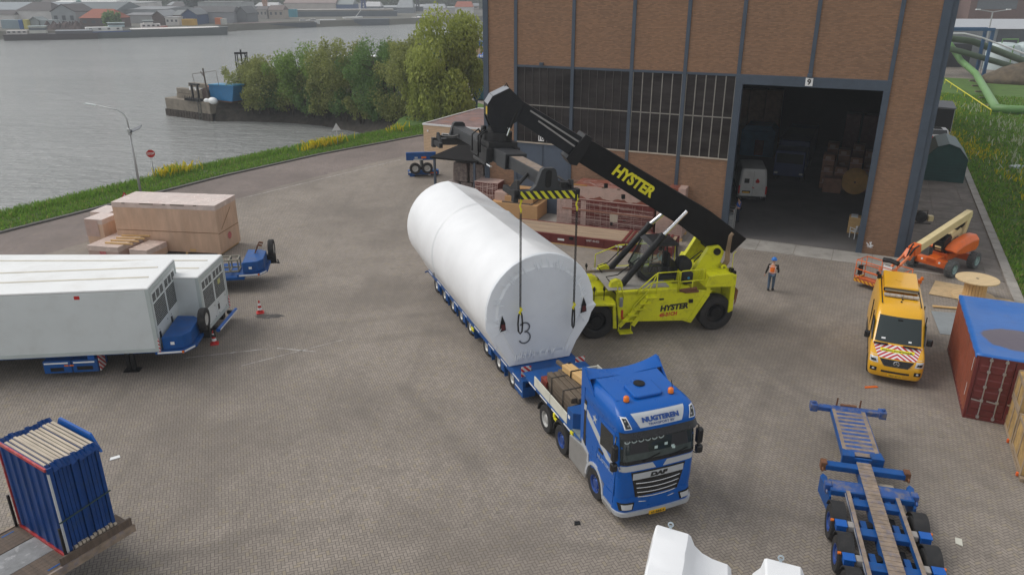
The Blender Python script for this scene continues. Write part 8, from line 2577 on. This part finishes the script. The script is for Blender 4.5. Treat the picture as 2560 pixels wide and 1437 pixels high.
shed('far row of grey blue roofs at the upper left', -285, -240, 430, 40, 4.0, 7.6, (.25, .27, .29), (.25, .28, .30))
shed('long white roof strip beyond the dark roofed hall', -262, -228, 455, 30, 6.5, 8.2, (.4, .4, .4), (.72, .72, .70))
shed('long grey shed with banded roof right of the red roofed house', -188, -168, 390, 36, 5.2, 6.2, WALLG, (.22, .23, .24))
shed('long low grey shed before the banded roof shed', -176, -160, 366, 16, 3.4, 4.2, (.34, .34, .34), (.2, .2, .21))
shed('brown boathouse with red edged gable on the far bank', -155.7, -150.6, 347, 16, 3.4, 5.5, WALLB, (.30, .31, .32), 'front', name='boathouse')
shed('grey roofed workshop between the boathouse and the blue gable', -150.4, -143.5, 356, 12, 3.6, 5.6, (.2, .15, .12), (.20, .215, .215))
shed('workshop with blue gable on the far bank', -144.8, -138.4, 352, 14, 3.9, 6.2, (.035, .07, .16), (.17, .18, .19), 'front')
shed('small white site hut on dark legs before the blue gable workshop', -149.3, -143.7, 345, 5, 2.9, 2.9, WALLW, (.55, .55, .55), wins=3, name='hut')
shed('long grey warehouse with dark roof right of the blue gable', -148, -127, 366, 16, 4.6, 6.9, (.28, .29, .31), (.08, .078, .08), hip=1)
shed('dark grey shed with arched gable before the houses', -127.2, -122.2, 370, 16, 3.8, 6.6, (.14, .15, .16), (.10, .105, .11), 'front')
shed('distant white block behind the long grey shed', -224, -210, 470, 14, 7.2, 7.2, WALLW, (.6, .6, .6), wins=1)
shed('distant grey warehouse with pale roof edge, centre of the far bank', -183, -158, 470, 24, 7.3, 7.6, (.36, .38, .38), (.14, .15, .15))
shed('low row house with dark roof left of the harbour crane', -133.6, -128, 420, 10, 4.4, 6.0, (.4, .37, .34), (.12, .11, .11), wins=3, name='house')
shed('low row house with brown roof right of the harbour crane', -127.2, -119.6, 420, 10, 4.2, 6.4, (.38, .33, .28), (.16, .12, .11), wins=3, name='house')
shed('very large beige factory hall in the hazy distance', -147, -113.8, 520, 30, 5.9, 10.5, (.50, .45, .41), (.26, .20, .19), hip=0)
shed('blue factory annex right of the large beige hall', -113.6, -103, 521, 20, 5.0, 8.0, (.07, .12, .25), (.24, .27, .27))
shed('dark shipyard hall with pale roof behind the black crane', -76, -52, 560, 24, 2.9, 4.2, (.085, .10, .115), (.34, .35, .36))
shed('dark low shipyard hall left of the black crane', -97, -76.2, 570, 24, 2.2, 3.4, (.10, .115, .13), (.30, .32, .33))
shed('distant house with grey roof at the right end of the far bank', -37, -25, 600, 12, 2.6, 4.4, (.36, .30, .26), (.22, .23, .24), wins=3, name='house')
shed('long low white shed among the ships right of the black crane', -49, -36, 585, 8, 1.8, 2.4, (.5, .5, .48), (.4, .42, .4))
rnd = random.Random(61)
for k in range(16):
    x = -330 + k * 21 + rnd.uniform(-5, 5); y = rnd.uniform(500, 610); w = rnd.uniform(9, 17)
    if -150 < x < -100: y = 605
    c_ = rnd.choice((WALLG, WALLW, (.34, .30, .27), (.22, .24, .27)))
    o = shed('hazy low industrial shed in the farthest rows before the wooded hill', x, x + w, y, 14, rnd.uniform(2.8, 5), rnd.uniform(5.2, 8), c_, rnd.choice((ROOFD, (.3, .32, .33), (.5, .5, .5), ROOFR)), hip=1)
    o['group'] = 'hazy sheds before the wooded hill'
def small(name, lab, cat, x0, x1, y, dep, z1, col, z0=-.2):
    b = B(); b.box(x0, x1, y, y + dep, z0, z1)
    n_ = int((x1 - x0) / .6)
    for k in range(n_): b.box(x0 + .1 + k * .6, x0 + .3 + k * .6, y - .06, y, z0 + .1, z1 - .1)
    return tag(O(name, b, fm(col)), lab, cat)
small('container', 'light blue container at the left edge of the far bank', 'container', -201.2, -194.1, 315, 3, 3.1, (.28, .36, .40))
small('container', 'small dark blue container on the far bank', 'container', -192.4, -190.9, 312, 3, 3.2, (.04, .12, .30))
small('container', 'small yellow container beside the dark blue one on the far bank', 'container', -190.6, -189.2, 312, 3, 3.3, (.55, .50, .16))
small('container', 'grey container right of the arched hut on the far bank', 'container', -185.2, -178.7, 314, 3, 3.1, (.33, .37, .38))
small('container', 'ochre yellow container before the blue gable workshop', 'container', -141.1, -136, 342, 4, 2.4, (.55, .33, .05))
small('machine_shed', 'orange machine between white panels before the grey warehouse', 'machine', -130.6, -128.2, 352, 3, 2.6, (.55, .17, .06))
small('panel_stack', 'stack of pale panels beside the orange machine', 'panels', -128.1, -126.4, 352, 3, 2.2, (.5, .5, .46))
hu = shed('small arched grey hut beside the yellow container on the far bank', -189, -185.6, 314, 6, 3.0, 4.0, (.30, .33, .33), (.20, .23, .23), 'front', name='hut')
for (x0, x1, y, lab) in ((-180, -165, 305.5, 'long dark scrap heap behind the nearest barges'), (-176.5, -170, 311, 'short rusty scrap heap before the gabled warehouse')):
    b = B(); rnd = random.Random(int(x0)); nn = 26
    rings = [[(x0 + (x1 - x0) * i / nn, y + dy, -.3 + (zz * (1 + .35 * rnd.uniform(-1, 1)) if 0 < i < nn else 0)) for i in range(nn + 1)] for dy, zz in ((0, 0), (1.2, 1.9), (2.6, 2.6), (4, 1.8), (5.5, 0))]
    b.ring(rings, cap=False, closed=False); tag(O('scrap_heap', b, M('scrap', (.085, .06, .055), .9, var=.5, sc=.8)), lab, 'scrap heap')

def barge(label, p0, p1, beam, z_d, hull, house=None, hatch=None, stripe=None, bow=True, cat='barge', name='river_barge', wheel_=None):
    p0, p1 = Vector((*p0, -3)), Vector((*p1, -3))
    L_ = (p1 - p0).length; a = math.degrees(math.atan2(p1.y - p0.y, p1.x - p0.x))
    s = T(name, label, cat, p0, a)
    D = z_d + 3
    b = B()
    pl0 = [(0, -0), (L_ * .93, 0), (L_ * .985, beam * .18), (L_, beam * .5), (L_ * .985, beam * .82), (L_ * .93, beam), (0, beam)] if bow else [(0, 0), (L_, 0), (L_, beam), (0, beam)]
    b.ring([[(x * .995 + .1, y, -.5) for x, y in pl0], [(x, y, D * .8) for x, y in pl0], [(x + (.5 if x > L_ * .92 else 0), y, D * (1.25 if x > L_ * .9 and bow else 1)) for x, y in pl0]])
    O('hull', b, fm(hull, .6), s)
    if stripe:
        b = B(); b.box(0, L_ * .3, -.05, -.005, D - .22, D + .04); O('hull_stripe', b, fm(stripe), s)
    if hatch:
        b = B(); b.box(L_ * hatch[0], L_ * hatch[1], beam * .12, beam * .88, D, D + hatch[2]); O('coaming', b, fm(hatch[3]), s)
        b = B(); b.prism([(beam * .1, 0), (beam * .9, 0), (beam * .7, .28), (beam * .3, .28)], L_ * hatch[0], L_ * hatch[1], 'x'); b.v = [(q[0], q[1], q[2] + D + hatch[2] + .004) for q in b.v]; O('hatch_cover', b, fm(hatch[4]), s)
    if house:
        x0, x1, hh, col = house
        b = B(); b.box(x0, x1, beam * .15, beam * .85, D, D + hh); dk = O('deckhouse', b, fm(col), s)
        for k in range(4):
            x = x0 + (x1 - x0) * (k + .5) / 4
            b = B(); b.box(x - .45, x + .45, beam * .15 - .05, beam * .15, D + hh * .42, D + hh * .78); O('window', b, fm((.05, .05, .055), .3), dk)
    if wheel_:
        x0, x1, z0, z1, col = wheel_
        b = B(); b.box(x0, x1, beam * .25, beam * .75, D + z0, D + z1); wh = O('wheelhouse', b, fm(col), s)
        b = B(); b.box(x0 - .03, x1 + .03, beam * .25 - .04, beam * .75 + .04, D + z0 + (z1 - z0) * .45, D + z0 + (z1 - z0) * .82); O('window_band', b, fm((.09, .11, .12), .3), wh)
        b = B(); b.box(x0 - .3, x1 + .3, beam * .2, beam * .8, D + z1, D + z1 + .12); O('wheelhouse_roof', b, fm((.4, .48, .47)), wh)
    return s
barge('dark brown hulled barge moored at the far left', (-183.0, 286), (-155, 297), 7, -.9, (.045, .035, .035), (1.0, 7.5, 1.3, (.55, .52, .5)), (.55, .95, .9, (.12, .12, .13), (.22, .24, .26)), None, False, wheel_=(8.2, 13.5, .2, 2.6, (.55, .55, .5)))
barge('longest grey green barge with white hatch covers on the far side', (-159.5, 297.5), (-114.8, 324.3), 8, -.55, (.075, .09, .09), (.6, 13, 1.5, (.62, .62, .6)), (.30, .93, .5, (.10, .13, .12), (.70, .68, .65)), (.03, .09, .30), wheel_=(8.5, 14, 1.5, 2.9, (.36, .45, .47)))
barge('white cabin boat moored behind the longest grey green barge', (-147, 316), (-138.5, 321), 5, -.2, (.3, .08, .06), (.5, 7.5, 1.7, (.65, .62, .6)), bow=True, name='cabin_boat', cat='boat', wheel_=(1.5, 5, 1.7, 2.9, (.6, .58, .55)))
barge('dark blue grey work barge right of the longest barge', (-125.5, 358), (-95.5, 390), 9, -.75, (.035, .045, .06), None, (.1, .6, .5, (.07, .06, .055), (.16, .12, .11)), None, False, name='work_barge')
barge('dark flat pontoon barge with white gangway roof', (-97, 402), (-80.4, 407), 9, -.6, (.06, .05, .055), None, (.05, .5, .35, (.2, .22, .22), (.4, .42, .42)), None, False, name='pontoon_barge')
barge('grey square ended barge right of the pontoon barge', (-80, 406), (-63.2, 412), 9, .1, (.075, .09, .105), None, None, None, False, name='pontoon_barge')
barge('huge dark floating dock hull behind the barges', (-128, 449), (-66, 462), 14, 2.5, (.085, .105, .125), None, (.06, .97, .9, (.25, .23, .20), (.36, .34, .31)), None, False, name='floating_dock', cat='dock')
barge('brown flat barge beside the white river ship', (-66, 426), (-50, 434), 8, -1.4, (.075, .055, .05), None, (.1, .8, .4, (.25, .14, .09), (.3, .22, .16)), None, False, name='work_barge')
barge('white superstructured river ship with green hull near the willow top', (-53.8, 438), (-36, 450), 7, -1.55, (.03, .085, .075), (1.5, 13, 1.4, (.7, .69, .67)), None, (.7, .7, .7), name='river_ship', cat='ship', wheel_=(5, 11, 1.4, 2.8, (.66, .64, .64)))
barge('dark barge with white rail at the right end of the far bank', (-36, 462), (-14, 472), 8, -.9, (.05, .06, .075), None, (.1, .9, .35, (.2, .1, .09), (.35, .36, .36)), None, False)
for k, (x, y, lab) in enumerate(((-104, 383, 'left white motor yacht moored before the floating dock'), (-99.5, 385.5, 'right white motor yacht moored before the floating dock'))):
    barge(lab, (x, y + 6), (x + 5.2, y + 8), 2.6, -.9 + .6, (.62, .62, .6), (1, 3.6, 1.0, (.6, .6, .6)), name='motor_yacht', cat='boat')
b = B(); b.box(-127.9, -119.6, 446, 448.5, -.2, 3.9); tag(O('container', b, fm((.05, .28, .36))), 'turquoise container block left of the floating dock', 'container')
b = B(); b.bar((-84.5, 401, 1.0), (-75.5, 404.5, 1.3), 3, .5); b.bar((-78.5, 403, 1.4), (-75.8, 404, 4.6), .25, .25); tag(O('gangway_roof', b, fm((.68, .68, .66))), 'white gangway roof with slanting boom on the pontoon barge', 'gangway')
def crane(lab, x, y, h, col, jib, legs=True, z0=-.2):
    c = T('harbour_crane', lab, 'crane', (x, y, z0), 0)
    b = B()
    for sx in (-1, 1):
        for sy in (-1, 1): b.bar((sx * h * .10, sy * h * .1, 0), (sx * h * .05, sy * h * .05, h * .55), .5, .5)
    for k in range(5):
        z = h * .11 * k; w_ = h * (.10 - .05 * k / 5)
        b.bar((-w_, -w_, z), (w_, -w_, z + h * .11), .22, .22); b.bar((w_, -w_, z), (-w_, -w_, z + h * .11), .22, .22)
    O('portal', b, fm(col), c)
    b = B(); b.box(-h * .09, h * .09, -h * .07, h * .07, h * .55, h * .72); O('cabin', b, fm(tuple(v * .8 for v in col)), c)
    b = B(); b.bar((0, 0, h * .66), (jib * h, 0, h * 1.35), .6, .6); b.bar((0, 0, h * .72), (0, 0, h * 1.05), .35, .35); b.bar((0, 0, h * 1.05), (jib * h, 0, h * 1.35), .12, .12); O('jib', b, fm(col), c)
    return c
crane('pale orange harbour crane on the work barge side of the far bank', -131, 428, 13, (.50, .30, .22), .12)
crane('black harbour crane in front of the dark shipyard hall', -65, 556, 12, (.03, .035, .05), .05)
crane('thin blue harbour crane behind the floating dock', -86.5, 470, 15, (.06, .09, .22), .3)
crane('slim green harbour crane behind the white warehouses', -236, 440, 12, (.10, .30, .26), .1)
b = B()
for x, y, h in ((-51.5, 560, 4.2), (-49.2, 562, 3.4)): b.tube([(x, y, -.2), (x, y, h)], .35, 6)
tag(O('yellow_post', b, fm((.62, .45, .08))), 'pair of yellow mooring posts at the right of the far bank', 'posts')
# far wood, one hazy mass
m_wood2 = foliage('far_wood_leaves', (.055, .085, .035), (.09, .12, .05), .05)
rnd = random.Random(99)
vs, fs = [], []
def clump(x, y, z, s_):
    d = Vector((rnd.gauss(0, 1), rnd.gauss(0, 1), rnd.gauss(0, 1))).normalized(); u = d.orthogonal().normalized(); w = d.cross(u)
    k = len(vs)
    vs.extend([(x - u.x * s_, y - u.y * s_, z - u.z * s_), (x + w.x * s_, y + w.y * s_, z + w.z * s_), (x + u.x * s_, y + u.y * s_, z + u.z * s_), (x - w.x * s_ * .8, y - w.y * s_ * .8, z - w.z * s_ * .8)])
    fs.append((k, k + 1, k + 2, k + 3))
for i in range(30000):
    x = rnd.uniform(-480, 330); band = rnd.choice((0, 0, 1, 2))
    y = 640 + band * 55 + rnd.uniform(-14, 14) + 12 * math.sin(x * .03) + (60 if x > 40 else 0)
    top_ = 15 + band * 9 + 6 * math.sin(x * .11 + band) + 4 * math.sin(x * .37 + 2 * band)
    clump(x, y, rnd.random() ** .7 * top_, rnd.uniform(1.1, 2.4))
b = B(); b.v, b.f, b.m = vs, fs, [0] * len(fs)
O('far_wood', b, m_wood2, kind='stuff', norm=False)
hill = B(); hill.add([(-700, 700, -2), (-300, 690, 20), (0, 705, 24), (300, 720, 20), (700, 740, -2), (-700, 760, -2), (700, 800, -2)], [(0, 1, 2, 3, 4, 6, 5)])
O('far_hills', hill, m_grassg, kind='structure')
for k, (x, y, h_) in enumerate(((-191, 482, 11), (-187, 486, 9))):
    tree('far_tree', ('taller', 'smaller')[k] + ' dark blue green tree among the distant sheds', (x, y, -.2), h_, 4, 1.3, 1400, 500 + k, 'bush', leafmat=foliage('far_tree_leaves', (.02, .045, .04), (.035, .06, .05)))
tree('far_tree', 'dark green tree right of the red roofed house on the far bank', (-161, 322, -.2), 5.2, 3, .9, 1200, 520, 'bush', leafmat=m_lfc)

# ------------------------------------------------------------ the air
b = B(); b.box(-900, 900, -60, 1200, -4.2, 40)
hz = O('haze', b, None, kind='stuff')
hz.data.materials.clear()
m = bpy.data.materials.new('haze_air'); m.use_nodes = True; t = m.node_tree
t.nodes.remove(t.nodes['Principled BSDF'])
pv = N(t, 'VolumePrincipled'); pv.inputs['Color'].default_value = (.86, .90, .94, 1); pv.inputs['Density'].default_value = .0006
t.links.new(pv.outputs[0], t.nodes['Material Output'].inputs['Volume'])
hz.data.materials.append(m)
